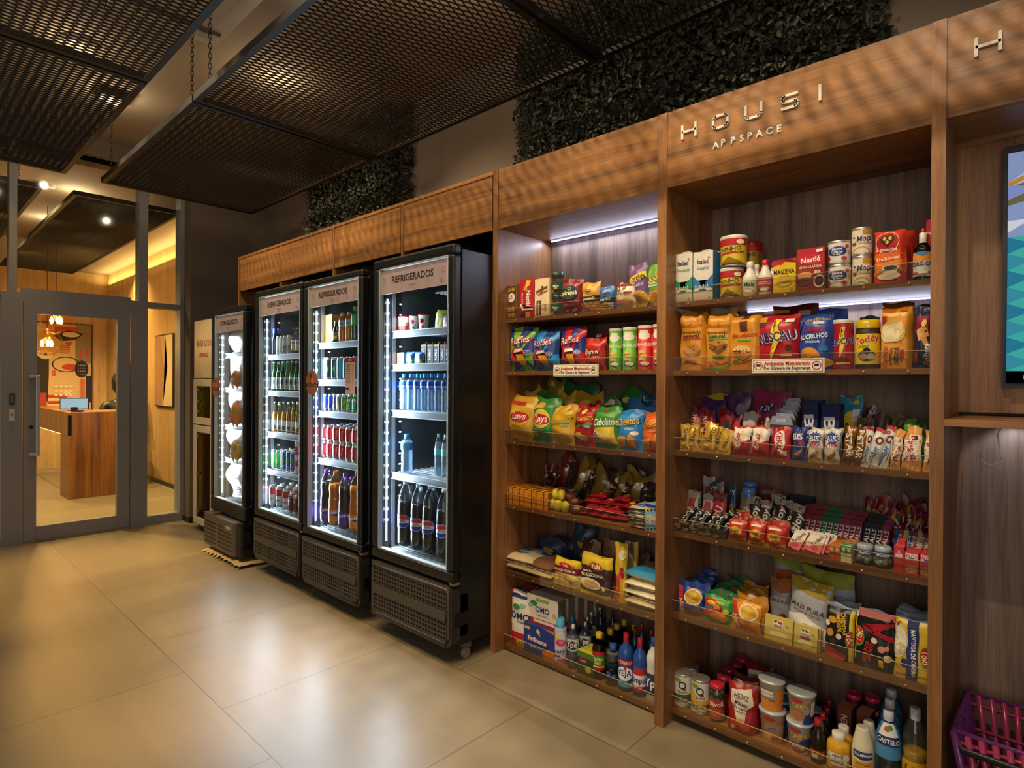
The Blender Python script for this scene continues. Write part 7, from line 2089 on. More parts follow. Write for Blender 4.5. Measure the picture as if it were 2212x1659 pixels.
VO = lambda s: [('e', '#d8bc58m', .5, .26, .42, .17), ('e', '#e8dca0m', .5, .28, .32, .12), ('r', '#e8e0d0m', .3, .58, .66, .86), ('p', '#2f7a4am', [(.32, .84), (.46, .84), (.4, .72), (.32, .76)]), ('p', '#b8302cm', [(.46, .84), (.64, .80), (.62, .70), (.48, .74)]), ('t', '#1f2f28m', 'VONO', .48, .63, .09, -3, .34, .04), ('e', '#8aa04am', .8, .7, .06, .04)] + ([('r', '#7a4a5cm', .28, .44, .70, .56)] if s else [])
flat(Z, CT('soup_packet', .012, '#cfb85cg', VO(0)), 800, 1020, 490, .012, Y=YB, rz=-2, tilt=-8, label='pale yellow soup packet, front one nearer the noodles', cat='soup packet')
flat(Z, CT('soup_packet', .012, '#c9b260g', VO(1)), 1030, 1215, 560, .012, Y=YB, rz=-2, tilt=-8, label='pale yellow soup packet with a mauve band, in front of the popcorn bags', cat='soup packet')
for k in range(4):
    flat(Z, CT('soup_packet', .010, '#bfa650g', []), 1040 + 14 * (k + 1), 1225 + 14 * (k + 1), 562 + 8 * k, .010, Y=YB + .014 * (k + 1), rz=-2, tilt=-8, label='soup packet, %s behind the mauve banded one' % ORD[k], cat='soup packet', group='soup packets behind the mauve banded one')
MP = [('p', '#a8912cm', [(0, 1), (1, 1), (1, .74), (.5, .8), (.0, .86)]), ('t', '#3a3a3cm', 'MAÏS PURA', .5, .58, .08, -8, .8, .005), ('t', '#4a4a4cm', 'PIPOCA ARTESANAL', .5, .49, .035, -8, .7, .005), ('p', '#ece8dcm', [(.03, .05), (.95, .05), (.95, .3), (.4, .48), (.03, .42)]), ('e', '#d8a83cm', .22, .24, .12, .07), ('e', '#e0d4b8m', .3, .16, .11, .06), ('e', '#b8a080m', .5, .28, .1, .06), ('e', '#d8ccb0m', .58, .2, .12, .07), ('e', '#b09878m', .74, .18, .1, .05), ('e', '#d8a83cm', .4, .12, .08, .05)]
flat(Z, PC('popcorn_bag', .07, '#b4b4b8g', MP, style='stand', seed=231), 955, 1300, 215, .07, Y=.11, rz=-6, tilt=-4, roll=2, label='large grey and white popcorn bag with a mustard top, front of the popcorn bags', cat='popcorn bag')
flat(Z, PC('popcorn_bag', .06, '#8a8a8eg', [('p', '#9a5a2cm', [(0, 1), (1, 1), (1, .8), (.5, .74), (0, .84)]), ('t', '#3a3a3cm', 'MAÏS PURA', .55, .6, .08, -3, .8, .005), ('e', '#7a4a28m', .5, .25, .2, .09), ('e', '#5a3420m', .6, .3, .14, .07)], style='stand', seed=232), 822, 1010, 200, .06, Y=.15, rz=6, tilt=-4, label='grey popcorn bag with a rust brown top beside the mustard topped one', cat='popcorn bag')
flat(Z, PC('popcorn_bag', .06, '#9aa4acg', [('p', '#8f9a34m', [(0, 1), (1, 1), (1, .8), (.5, .76), (0, .84)]), ('t', '#3a3a3cm', 'PURA', .7, .55, .07, -3, .4, .005)], style='stand', seed=233), 1065, 1485, 140, .06, Y=.20, rz=-4, tilt=-4, label='wide grey popcorn bag with a lime green top behind the front one', cat='popcorn bag')
flat(Z, PC('popcorn_bag', .06, '#98a4b0g', [('p', '#93a03cm', [(0, 1), (1, 1), (1, .86), (.5, .82), (0, .9)])], style='stand', seed=234), 850, 1170, 35, .06, Y=.27, rz=3, tilt=-4, label='tallest popcorn bag with a lime green top at the back of the fifth shelf', cat='popcorn bag')
flat(Z, PC('popcorn_bag', .05, '#94705cg', [('p', '#a8582cm', [(0, 1), (1, 1), (1, .84), (0, .84)])], style='stand', seed=235), 870, 1090, 140, .05, Y=.235, rz=3, tilt=-4, label='popcorn bag with an orange brown top in the middle of the popcorn group', cat='popcorn bag')
def pop(a, b, t, c, ops, label, Y=YB, **k):
    flat(Z, PC('microwave_popcorn', .03, c, ops, style='block', seed=a, crumple=.7), a, b, t, .03, Y=Y, rz=k.get('rz', -3), tilt=-6, label=label, cat='popcorn pack')
YO = lambda u, v, r_: [('e', '#4f9a3cm', u, v, .15, .18), ('e', '#c2242cm', u, v + .01, .13, .155), ('t', '#f0e0a0m', 'Yoki', u, v + .01, .15, r_, .24, .05)]
pop(1270, 1500, 430, '#1a1815g', [('e', '#d8a02cm', .28, .76, .14, .07), ('e', '#c98a3cm', .2, .5, .12, .08), ('e', '#e0d4b8m', .1, .68, .08, .06), ('e', '#e0d4b8m', .5, .45, .1, .06), ('t', '#dcae2cm', 'CHEDDAR', .66, .72, .14, -84, .44, .04), ('t', '#dcae2cm', 'IMPERIAL', .5, .72, .09, -84, .36, .03), ('p', '#a81c28m', [(0, .26), (.8, .12), (.7, .05), (0, .14)]), ('p', '#c24a34m', [(0, .14), (.75, .06), (.7, 0), (0, 0)]), ('r', '#d8c02cm', .86, .0, 1, 1)] + YO(.9, .44, -80), 'black and yellow cheddar popcorn pack on the fifth shelf')
pop(1502, 1805, 455, '#1c1816g', [('r', '#b86a60m', .05, .88, 1, 1), ('p', '#a81c30m', [(.2, .74), (1, .86), (1, .80), (.5, .62), (1, .62), (1, .52), (.3, .64)]), ('r', '#d8c02cm', 0, .1, .06, .95), ('t', '#c83a40m', 'PRESUNTO', .32, .28, .11, 84, .36, .03), ('t', '#c83a40m', 'ABSURDO', .44, .28, .11, 84, .32, .03), ('e', '#c98a78m', .72, .38, .1, .06), ('e', '#e0c8a8m', .52, .5, .08, .05), ('e', '#e0c8a8m', .9, .25, .1, .06), ('e', '#c97868m', .86, .42, .06, .04), ('r', '#d8b42cm', .68, .08, .8, .2), ('r', '#e0dcd0m', .02, .86, .1, .94)] + YO(.12, .52, 80), 'black and red ham popcorn pack on the fifth shelf')
pop(1808, 2110, 535, '#d8b828g', [('r', '#23346cm', .36, 0, .66, 1), ('e', '#d6c6a4m', .1, .62, .28, .3), ('e', '#efe6ccm', .12, .64, .22, .24), ('e', '#cbb890m', .2, .5, .14, .1), ('p', '#a82a34m', [(0, .9), (.2, .96), (.1, .86), (0, .84)]), ('t', '#e8e4dcm', 'MANTEIGA DE CINEMA', .54, .46, .1, -88, .8, .03), ('e', '#c9a050m', .2, .14, .16, .1), ('e', '#23346cm', .3, .26, .1, .08)] + YO(.86, .44, -86), 'yellow and navy butter popcorn pack against the far upright, fifth shelf')
for i, (a, b, t, Y) in enumerate(((1285, 1540, 405, .11), (1310, 1560, 380, .14), (1330, 1550, 365, .17), (1500, 1810, 445, .105), (1810, 2110, 515, .11), (1815, 2125, 470, .14), (1830, 2125, 445, .17), (1850, 2130, 430, .20))):
    flat(Z, PC('microwave_popcorn', .02, '#7f8ea4g', [], style='block', seed=250 + i, crumple=1.2, nx=8, nz=8), a, b, t, .02, Y=Y, rz=-3, tilt=-6, label='grey blue popcorn pack edge in the rear rows, %s from the door' % ORD[i], cat='popcorn pack', group='popcorn packs in the rear rows')

# bottom shelf ------------------------------------------------------
Z = Zoom(1430, 1400, 3.626, SB[5] + TH, YB)
QU = lambda g: [('t', '#1f3a28m', 'Q', .5, .58, .36, 0, .4, .02), ('t', '#1f3a28m', 'Quero', .5, .30, .12, 0, .5, .02), ('e', '#7a9a3cm', .3, .84, .16, .1), ('e', '#c22a2cm', .62, .44, .05, .05)] + ([('e', '#7fa03cm', .82, .3, .2, .3)] if g == 2 else [('p', '#3f6a2cm', [(0, .14), (1, .22), (1, 0), (0, 0)])] if g == 0 else [('r', '#d8a82cm', 0, 0, 1, .2), ('e', '#e0b43cm', .15, .3, .2, .3)])
qs = [(90, 225, 380, 0, YB + .036, None), (222, 375, 430, 2, YB + .036, None)]
x, r, z, h = Z.rgeo(90, 225, 375, YB + .036)
rnd_(90, 228, 375, lambda r, h: tin('vegetable_tin', r, h, '#dcd8ccg', QU(2)), YB + .036, 'lower vegetable tin with a green pea picture at the door end of the bottom shelf', 'tin', fk=.8)
rnd_(92, 238, 180, lambda r, h: tin('vegetable_tin', r, h, '#dcd8ccg', QU(0)), YB + .036, 'upper vegetable tin with a green band at the door end of the bottom shelf', 'tin', z=z + h, fk=.8)
x, r, z, h = Z.rgeo(222, 372, 425, YB + .036)
rnd_(222, 372, 425, lambda r, h: tin('vegetable_tin', r, h, '#dcd8ccg', QU(2)), YB + .036, 'lower vegetable tin with a green pea picture beside the olive jar', 'tin', fk=.8)
rnd_(228, 378, 228, lambda r, h: tin('vegetable_tin', r, h, '#dcd8ccg', QU(1)), YB + .036, 'upper vegetable tin with a yellow corn picture beside the olive jar', 'tin', z=z + h, fk=.8)
rnd_(150, 292, 135, lambda r, h: tin('vegetable_tin', r, h, '#c9c5b8g', []), .20, 'plain topped tin standing behind the two stacks of vegetable tins', 'tin')
x, r, z, h = Z.rgeo(372, 492, 275, YB + .033)
o = bottle('olive_jar', [(.95, 0), (1, .03), (1, .86), (.85, .9), (.85, .93)], r, h, '#dfe4d8c', cap='#c2263ap', capz=.90, capr=.96, label=(.08, .62, '#c8502cg'), ops=[('t', '#f0e4d0m', 'Rivoli', .5, .78, .24, 6, .8, .04), ('r', '#a82a24m', 0, .60, 1, .95), ('t', '#f0e4d0m', 'Rivoli', .5, .78, .24, 6, .8, .04), ('r', '#e0a07cm', .2, .3, .8, .34), ('r', '#e0a07cm', .2, .2, .7, .24)])
m = MB()
rq = random.Random(3)
for q in range(30):
    aa, rr, zz = rq.uniform(0, 6.28), r * .8 * sqrt(rq.random()), rq.uniform(.012, h * .82)
    m.lathe([(.001, -.009), (.007, -.005), (.008, .003), (.001, .010)], '#6a7030p', 8, (rr * cos(aa), rr * sin(aa), zz))
tag(m.build('olives', o), kind='stuff')
put(o, x, YB + .033, z, face(x, .7), label='olive jar with a red lid and orange label on the bottom shelf, wide unit', cat='jar')
for i, (a, b, t, Y) in enumerate(((428, 545, 215, .17), (470, 585, 152, .235), (522, 635, 112, .29), (570, 684, 72, .345))):
    x, r, z, h = Z.rgeo(a, b, t, Y)
    put(bottle('sauce_jar', [(.95, 0), (1, .03), (1, .84), (.85, .89), (.85, .93)], r, h, '#4a1c1cc', cap='#8a1c34p' if i < 3 else '#a8243cp', capz=.90, capr=.98, label=(.1, .6, '#6a2420g'), liquid='#3a1010p', fill=.8), x, Y, z, 0, label='sauce jar with a dark red lid in the receding row, %s from the front' % ORD[i], cat='jar', group='red lidded jars in the receding row')
HZ = [('p', '#e0d6c0m', [(.14, .86), (.82, .93), (.90, .62), (.70, .5), (.60, .2), (.36, .2), (.3, .5), (.12, .62)]), ('p', '#c9a83cm', [(.34, .3), (.62, .3), (.6, .2), (.37, .2)]), ('t', '#26221em', 'HEINZ', .5, .76, .10, -6, .5, .04), ('t', '#26221em', 'MOLHO', .5, .60, .08, -6, .44, .03), ('t', '#26221em', 'DE TOMATE', .5, .50, .05, -6, .4, .02), ('t', '#26221em', 'COM PEDAÇOS', .5, .43, .04, -6, .38, .02), ('e', '#c22a22m', .3, .18, .2, .08), ('e', '#b8241cm', .6, .14, .24, .08), ('e', '#e0d8c4m', .25, .1, .08, .04)]
for i, (a, b, t, Y) in enumerate(((500, 720, 305, YB), (540, 765, 245, .165), (640, 850, 155, .255), (530, 755, 300, .115))):
    flat(Z, PC('sauce_pouch', .05, '#9a1e1cg' if i == 0 else '#6a1a1ag', HZ if i in (0, 1, 2) else [], style='stand', seed=270 + i), a, b, t, .05, Y=Y, rz=6, tilt=-4, label='tomato sauce pouch with a cream shield label, %s' % ('front one', 'third from the front', 'rearmost of four', 'just behind the front one')[i], cat='sauce pouch')
def ncup(a, b, t, lab, ops, col, z=None, Y=YB + .05, taper=.8):
    x, r, zz, h = Z.rgeo(a, b, t, Y, z=z)
    o = cup('noodle_cup', r / 1.08, h, col, ops, '#b8bec4b', taper)
    put(o, x, Y, zz, face(x, .9), label=lab, cat='noodle cup')
    return zz + h
ON = [('e', '#b8322cm', .4, .84, .2, .08), ('t', '#7a3414m', 'LOUCURA', .5, .68, .14, 8, .86, .06), ('t', '#e8882cm', 'LOUCURA', .5, .685, .125, 8, .82, .02), ('t', '#5a2a14m', 'galinha', .5, .52, .07, 8, .6, .01, .2), ('e', '#c98a4cm', .5, .22, .4, .2), ('e', '#e0b878m', .4, .25, .16, .1), ('e', '#a8642cm', .6, .18, .16, .1)]
CA = [('e', '#b8322cm', .35, .84, .2, .08), ('t', '#1f3a80m', 'CARNE', .5, .66, .2, 6, .9, .07), ('t', '#e8b83cm', 'CARNE', .5, .665, .18, 6, .86, .02), ('e', '#23448am', .8, .4, .3, .2), ('e', '#8a5230m', .45, .22, .36, .18), ('e', '#d8ccb0m', .45, .25, .24, .1), ('e', '#a86a40m', .4, .2, .14, .07)]
zq = ncup(755, 975, 470, 'lower noodle cup with brown print beside the sauce pouches', ON, '#d8ccb8g')
ncup(752, 972, 235, 'upper noodle cup with an orange base on the brown printed one', [('r', '#dc8c34m', 0, 0, 1, .42), ('r', '#dc8c34m', .62, 0, 1, .8), ('t', '#5a2a14m', 'LAMEN', .5, .40, .06, 0, .8, .03), ('r', '#9a9488m', .1, .5, .56, .78), ('r', '#dcd6c8m', .12, .52, .54, .62), ('r', '#dcd6c8m', .12, .64, .54, .76)], '#d8d2c4g', z=zq + .002)
zq = ncup(968, 1190, 562, 'lower noodle cup with blue print beside the dark sauce bottles', CA, '#d6d8d8g')
ncup(975, 1212, 330, 'upper noodle cup with blue and yellow print on the other blue one', CA[:3] + [('p', '#23448am', [(.55, 0), (1, 0), (1, .45), (.6, .35)]), ('e', '#b87a4cm', .35, .3, .26, .2), ('r', '#e0dcd0m', .8, .3, .98, .85)], '#d8d2bcg', z=zq + .002)
for i, (a, b, t, Y, ze) in enumerate(((900, 1045, 275, .22, .11), (940, 1060, 330, .22, 0), (1120, 1250, 470, .20, 0), (880, 1020, 400, .21, 0))):
    x, r, zz, h = Z.rgeo(a, b, t, Y)
    put(cup('noodle_cup', r, h - ze, '#3a5a98g', [('r', '#c9b83cm', .1, .6, .9, .8)], '#9aa4acb', .8), x, Y, zz + ze, face(x), label='noodle cup in shade behind the two front stacks, %s of four' % ORD[i], cat='noodle cup', group='noodle cups behind the front stacks')
for i, (a, b, t, Y) in enumerate(((1162, 1285, 555, YB + .03), (1205, 1310, 508, .165), (1240, 1345, 465, .22), (1260, 1360, 408, .28))):
    x, r, z, h = Z.rgeo(a, b, t, Y)
    put(bottle('soy_sauce_bottle', [(.95, 0), (1, .015), (1, .55), (.92, .63), (.5, .76), (.42, .84)], r, h, '#1a120cp', cap='#a81e28p' if i < 2 else '#7a1a2cp', capz=.86, capr=.5, label=(.12, .38, '#8a5a24g'), ops=[('r', '#1c1410m', 0, .8, 1, 1), ('r', '#c8502cm', .1, .68, .9, .78), ('r', '#dcd0bcm', .2, .1, .5, .45)] if i == 0 else []), x, Y, z, face(x, .8), label='dark soy sauce bottle with a red cap, %s from the front' % ORD[i], cat='bottle', group='soy sauce bottles')
HM = [('p', '#e0dccem', [(.18, .88), (.84, .88), (.95, .62), (.8, .5), (.76, .05), (.26, .05), (.22, .5), (.06, .62)]), ('t', '#26221em', 'HEINZ', .5, .76, .13, 0, .6, .04), ('t', '#26221em', 'YELLOW', .5, .55, .1, 0, .42, .03), ('t', '#26221em', 'MUSTARD', .5, .44, .1, 0, .44, .03), ('e', '#c98a2cm', .5, .18, .26, .09)]
for i, (a, b, t, Y) in enumerate(((1290, 1475, 660, YB + .035), (1345, 1500, 610, .165))):
    x, r, z, h = Z.rgeo(a, b, t, Y)
    put(bottle('mustard_bottle', [(.9, 0), (1, .03), (1, .68), (.9, .76), (.5, .84), (.48, .86)], r, h, '#d8a22cp', cap='#dcd8ccp', capz=.84, capr=.56, label=(.08, .6, '#d8a22cg'), ops=HM if i == 0 else []), x, Y, z, face(x, .8), label='yellow mustard bottle with a white cap, %s' % ('front one', 'rear one')[i], cat='bottle')
for i, (a, b, t, Y) in enumerate(((1487, 1665, 618, YB + .037), (1555, 1690, 570, .165))):
    x, r, z, h = Z.rgeo(a, b, t, Y)
    put(bottle('mayonnaise_bottle', [(.7, 0), (.9, .05), (1, .3), (1, .55), (.9, .75), (.72, .88), (.68, .95), (.66, .985)], r, h, '#e0d8bcp', cap='#c9c8bcp', capz=.97, capr=.62, label=(.1, .62, '#dcd4b8g'), ops=[('p', '#22386am', [(.14, .96), (.86, .96), (.86, .72), (.5, .66), (.14, .72)]), ('t', '#eee8dcm', "HELLMANN'S", .5, .84, .11, 0, .66, .04), ('r', '#d89a2cm', .18, .3, .82, .6), ('t', '#8a3a1cm', 'MAIONESE', .5, .5, .07, 0, .5), ('e', '#23386am', .82, .28, .09, .06)] if i == 0 else []), x, Y, z, face(x, .8), label='cream mayonnaise squeeze bottle, %s' % ('front one with the navy name arch', 'rear one standing on its cap side')[i], cat='bottle')
for i, (a, b, t, Y) in enumerate(((1438, 1565, 335, .27), (1585, 1715, 360, .27))):
    x, r, z, h = Z.rgeo(a, b, t, Y)
    put(tin('baking_powder_tin', r * .94, h - .012, '#4a1c30g', [('t', '#d8c8ccm', 'Royal', .5, .8, .16, 0, .74, .03), ('e', '#c9b8bcm', .5, .55, .16, .1, .7)], lid='#c2244cp', rim='#c9bcc0p'), x, Y, z, face(x), label='round tin with a bright pink red lid at the back, %s' % ('nearer the soy sauce', 'nearer the blue vinegar bottles')[i], cat='tin')
flat(Z, CT('cocoa_box', .05, '#6a3424m', [('t', '#c9b8a8m', 'SUSTAGEN', .5, .5, .34, 90, .7, .03)], top='#b06a44m', side='#5a2c20m'), 1380, 1490, 470, .05, Y=.20, rz=-6, label='brown box with pale lettering behind the mustard bottles', cat='food box')
flat(Z, CT('cocoa_box', .05, '#6a3424m', [('r', '#8a5a44m', .1, .2, .9, .7)], top='#b87a50m', side='#5a2c20m'), 1530, 1638, 508, .05, Y=.19, rz=-6, label='brown box between the mayonnaise bottle and the pink lidded tin', cat='food box')
for i, (a, b, t, Y) in enumerate(((1672, 1878, 488, YB + .05), (1690, 1880, 400, .21), (1700, 1895, 325, .29))):
    x, r, z, h = Z.rgeo(a, b, t, Y)
    o = bottle('vinegar_bottle', [(.8, 0), (1, .02), (1, .42), (1.02, .5), (.96, .66), (.7, .80), (.4, .87), (.34, .9)], r, h, '#cfe2ecc', cap='#c9d2d8p', capz=.88, capr=.42, label=(.42, .86, '#3f7fb4g' if i else '#4a90c0g'), ops=[('p', '#e4e8eam', [(.2, 1), (.8, 1), (.9, .55), (.1, .55)]), ('e', '#c25a2cm', .45, .86, .12, .08), ('e', '#3f8a3cm', .58, .9, .12, .07), ('p', '#22386cm', [(.08, .66), (.92, .66), (.86, .40), (.14, .40)]), ('t', '#eee8e4m', 'CASTELO', .5, .53, .13, -4, .72, .05)] if i == 0 else [], liquid='#9ab8c8p', fill=.40)
    put(o, x, Y, z, face(x, .9), label='vinegar bottle with a blue shoulder label, %s from the front' % ORD[i], cat='bottle', group='blue vinegar bottles')
for i, (a, b, t, Y) in enumerate(((1880, 2090, 470, YB + .05), (1905, 2060, 480, .19))):
    x, r, z, h = Z.rgeo(a, b, t, Y)
    o = bottle('oil_bottle', PB_OIL, r, h, '#dfe6e0c', cap='#b8c4ccp', capz=.88, capr=.42, label=(.04, .44, '#c99618p'), ops=[('t', '#5a4410m', 'Liza', .5, .72, .34, 4, .7, .03, .2), ('r', '#e0b83cm', .1, .05, .9, .4)] if i == 0 else [], liquid='#c9961cp', fill=.60)
    put(o, x, Y, z, face(x, .9), label='cooking oil bottle with yellow oil against the far upright, %s' % ('front one', 'rear one')[i], cat='bottle')
# ---------------------------------------------------------------- goods in the refrigerators
XM = [-2.075, -2.655]
def cold(shelf, ZZ, Y):
    ZZ.zs = shelf
    ZZ.Y = Y
    return ZZ
def rr_(ZZ, a, b, t, Y, build, label, cat, z=None, fk=.5, group=None):
    x, r, z0, h = ZZ.rgeo(a, b, t, Y, z=z)
    x = max(min(x, XM[0] - r), XM[1] + r)
    o = build(r, h)
    return put(o, x, Y, z0, face(x, fk), label=label, cat=cat, group=group)
R4, R3, R2, R1 = 'largest refrigerator', 'sticker refrigerator', 'beer refrigerator', 'freezer'
Yc = -.10
# --- largest refrigerator
Z = cold(1.580, Zoom(780, 500, 5.53), Yc)
for i, (a, b, t, bb) in enumerate(((382, 490, 1030, 0), (482, 585, 1020, 0), (575, 690, 1008, 1), (682, 855, 995, 1))):
    rr_(Z, a, b - (40 if i == 3 else 0), t, Yc + .005 * i, lambda r, h: cup('margarine_tub', r * .95, h, '#dcd8ccg', [('e', '#b3242cm', .4, .62, .3, .16), ('e', '#b8403cm', .6, .2, .09, .1)] if bb else [('r', '#b3242cm', 0, 0, 1, .62), ('r', '#d8b83cm', .1, .4, .9, .58)], '#c2242cp', .85), 'white spread tub with a red lid, %s from the door in its row' % ORD[i], 'tub')
flat(Z, lambda w, h: pouch('cream_cheese_tub', w, h, .05, '#b4bc4cg', [('e', '#d8dc8cm', .6, .7, .3, .2, .8), ('t', '#8a2a3cm', 'Qualy', .4, .42, .16, 70, .6, .02, .2)], style='stand', seed=1, crumple=.2), 850, 1010, 935, .05, Y=Yc, roll=8, label='pale green margarine tub leaning on edge in the top of the largest refrigerator', cat='tub')
flat(Z, lambda w, h: pouch('cream_cheese_tub', w, h, .04, '#c9b4bcg', [('t', '#8a4a5cm', 'Qualy', .5, .5, .14, 70, .6, .02, .2)], style='stand', seed=2, crumple=.2), 955, 1060, 1000, .04, Y=Yc - .01, roll=8, label='pink and white margarine tub leaning behind the door frame', cat='tub')
Z = cold(1.404, Z, Yc)
for i, (a, b, t) in enumerate(((345, 425, 1452), (432, 510, 1448))):
    flat(Z, CT('yogurt_carton', .05, '#e0dcd4g', [('r', '#d8763cm', 0, .8, 1, .95), ('e', '#a8502cm', .5, .3, .4, .2), ('r', '#c83a3cm', .1, .5, .6, .6)]), a, b, t, .05, Y=Yc - .02, label='white and brown small carton, %s from the door in the largest refrigerator' % ORD[i], cat='carton', group='small white cartons')
for i, (a, b) in enumerate(((520, 612), (618, 715))):
    flat(Z, PC('yogurt_pouch', .03, '#2b5aa0g', [('r', '#58a83cm', .1, .3, .4, .5), ('e', '#dce4d8m', .65, .25, .28, .2), ('p', '#8fc04cm', [(.7, .05), (1, .35), (1, .05)]), ('t', '#e8ecf2m', 'VIGOR', .5, .72, .12)], style='stand', seed=3 + i, crumple=.5), a, b, 1438, .03, Y=Yc - .02, label='blue yogurt pouch, %s of the two on the second shelf of the largest refrigerator' % ORD[i], cat='pouch', group='blue yogurt pouches')
for i, (a, c) in enumerate(((720, '#8a5a3cm'), (795, '#8a5a3cm'), (868, '#d8c02cm'), (945, '#c2302cm'), (1005, '#c2302cm'))):
    x, w, z, h = Z.geo(a, a + 68, 1350, Yc)
    o = carton('protein_drink', w * .95, h, .045, '#16161am', [('r', c, 0, .92, 1, 1), ('t', '#e8e8ecm', 'YoPRO', .45, .46, .4, 90, .62, .05), ('r', '#d8d8dcm', .9, .1, .98, .9)])
    put(o, x, Yc + .02, z, label='black protein drink carton, %s from the door in the largest refrigerator' % ORD[i], cat='drink carton', group='black protein drinks')
    m = MB()
    m.lathe([(w * .2, h), (w * .2, h + .012), (w * .16, h + .014)], '#2a2d33p', 12)
    m.build('cap', o)
m = MB()
m.box(0, .085, 0, .002, 0, .06, '#9aa4a8m')
m.box(.005, .08, -.001, 0, .01, .05, '#a8b0b4m')
p = at(*Z.px(420, 1430), Y=.1)
tag(m.build('price_card', None, (p.x, .1, 1.405)), 'pale grey price card at the back of the largest refrigerator', 'price card')
m = MB()
m.box(0, .10, 0, .002, 0, .055, '#8a6a2cm')
p = at(*Z.px(552, 1410), Y=.1)
tag(m.build('price_card', None, (p.x, .1, 1.42 - .0149)), 'mustard price card at the back of the largest refrigerator', 'price card')
Z = cold(1.158, Zoom(780, 780, 5.184), Yc)
AG = [('r', '#2a5ab8m', 0, .0, 1, 1), ('t', '#d8e4f4m', 'minalba', .5, .3, .3, 0, .8, .03), ('p', '#1f3f90m', [(.2, .5), (.45, .95), (.7, .5)])]
def water(r, h, lc='#4a98d0g', cap='#3f98e0p', ops=AG):
    return bottle('water_bottle', PB_WATER, r, h, '#e4eef6c', cap=cap, capz=.90, capr=.44, label=(.60, .79, lc), ops=ops, liquid='#dceaf4c', fill=.86, n=18)
x, r, z, h = Z.rgeo(360, 460, 145, Yc)
w0 = water(r, h)
sp = []
for k in range(3):
    for i in range(8):
        xx, r_, _, _ = Z.rgeo(352 + i * 78.5, 452 + i * 78.5, 145, Yc)
        if xx < -2.15:
            sp.append((xx, Yc + .068 * k, z, face(xx, .5)))
reps(w0, sp, 'clear water bottle with a blue cap and label in the rows of the largest refrigerator', 'blue capped water bottles in rows', 'water bottle')
Z = cold(.827, Z, Yc)
rr_(Z, 445, 582, 820, Yc - .02, lambda r, h: water(r, h, '#4aa8e0g', '#3f98e0p', [('p', '#2450a8m', [(.1, .1), (.5, .9), (.4, .1)])]), 'single water bottle with a blue cap standing alone in the largest refrigerator', 'water bottle')
for i, (a, b, t) in enumerate(((822, 915, 818), (900, 990, 830))):
    rr_(Z, a, b, t, Yc + .04, lambda r, h: bottle('water_bottle', PB_COLA, r, h, '#dfe8ecc', cap='#8ad0d0p', capz=.92, capr=.36, label=(.50, .66, '#6abcc0g'), liquid='#dceaf0c', fill=.85), 'water bottle with a turquoise cap, %s of the two behind the door frame' % ORD[i], 'water bottle')
Z = cold(.445, Zoom(780, 780, 5.184), Yc)
PE = [('e', '#e4e4e8m', .45, .5, .34, .5), ('e', '#23389am', .45, .5, .32, .47), ('p', '#c22a30m', [(.14, .55), (.2, .8), (.45, .97), (.7, .8), (.76, .55)]), ('r', '#e6e6eam', .13, .36, .77, .62), ('t', '#1c1c22m', 'PEPSI', .45, .49, .18, 0, .58, .05), ('t', '#dfe2ecm', 'BLACK', .93, .5, .12, 90, .8, .05)]
for i, (a, b, t) in enumerate(((410, 590, 1345), (555, 735, 1378), (685, 870, 1395), (840, 1030, 1435))):
    rr_(Z, a, b, t, Yc - .03 + .004 * i, lambda r, h: bottle('cola_bottle', PB_COLA, r, h, '#cdd6dcc', cap='#c9d4dap', capz=.955, capr=.32, label=(.30, .50, '#1a2a6cg'), ops=PE, liquid='#0c0808p', fill=.72), 'large dark cola bottle with a round badge, %s from the door' % ORD[i], 'cola bottle', fk=.75)
for i in range(4):
    a = 440 + i * 150
    rr_(Z, a, a + 150, 1400 + i * 10, Yc + .12, lambda r, h: bottle('cola_bottle', PB_COLA, r, h, '#cdd6dcc', cap='#6ab8c0p' if i == 3 else '#c9d4dap', capz=.955, capr=.32, label=(.30, .50, '#1a2a6cg'), liquid='#0c0808p', fill=.72), 'large dark cola bottle in the second row, %s from the door' % ORD[i], 'cola bottle')

# --- refrigerator with the sticker
XM[:] = [-2.825, -3.41]
Yc = -.125
Z = cold(1.546, Zoom(420, 600, 5.53), Yc)
flat(Z, CT('juice_carton', .06, '#7a3a9cg', [('r', '#c23a50m', 0, 0, 1, .25), ('e', '#e0c8d8m', .5, .6, .3, .08), ('e', '#b83a3cm', .5, .12, .3, .1)]), 1490, 1562, 460, .06, label='purple juice carton on the top shelf of the sticker refrigerator', cat='juice carton')
flat(Z, CT('juice_carton', .06, '#b8742cg', [('e', '#e0dcd0m', .5, .6, .3, .12), ('e', '#d8a02cm', .5, .2, .36, .12), ('r', '#7a4a1cm', .2, .4, .8, .5)], side='#c98a3cm'), 1565, 1640, 440, .06, label='orange brown juice carton beside the purple one', cat='juice carton')
flat(Z, CT('juice_carton', .06, '#b88a4cg', []), 1650, 1730, 445, .06, Y=.0, label='tan juice carton in the back behind the juice bottles', cat='juice carton')
GL = [(.9, 0), (1, .02), (1, .5), (.8, .66), (.45, .8), (.4, .92)]
rr_(Z, 1650, 1735, 520, Yc, lambda r, h: bottle('juice_bottle', GL, r, h, '#3a5a48c', cap='#2a4a3cp', label=(.12, .5, '#3f5a3cg'), ops=[('e', '#d8b83cm', .5, .3, .3, .2)], liquid='#2a3a30p', fill=.6), 'small dark green juice bottle on the top shelf of the sticker refrigerator', 'juice bottle')
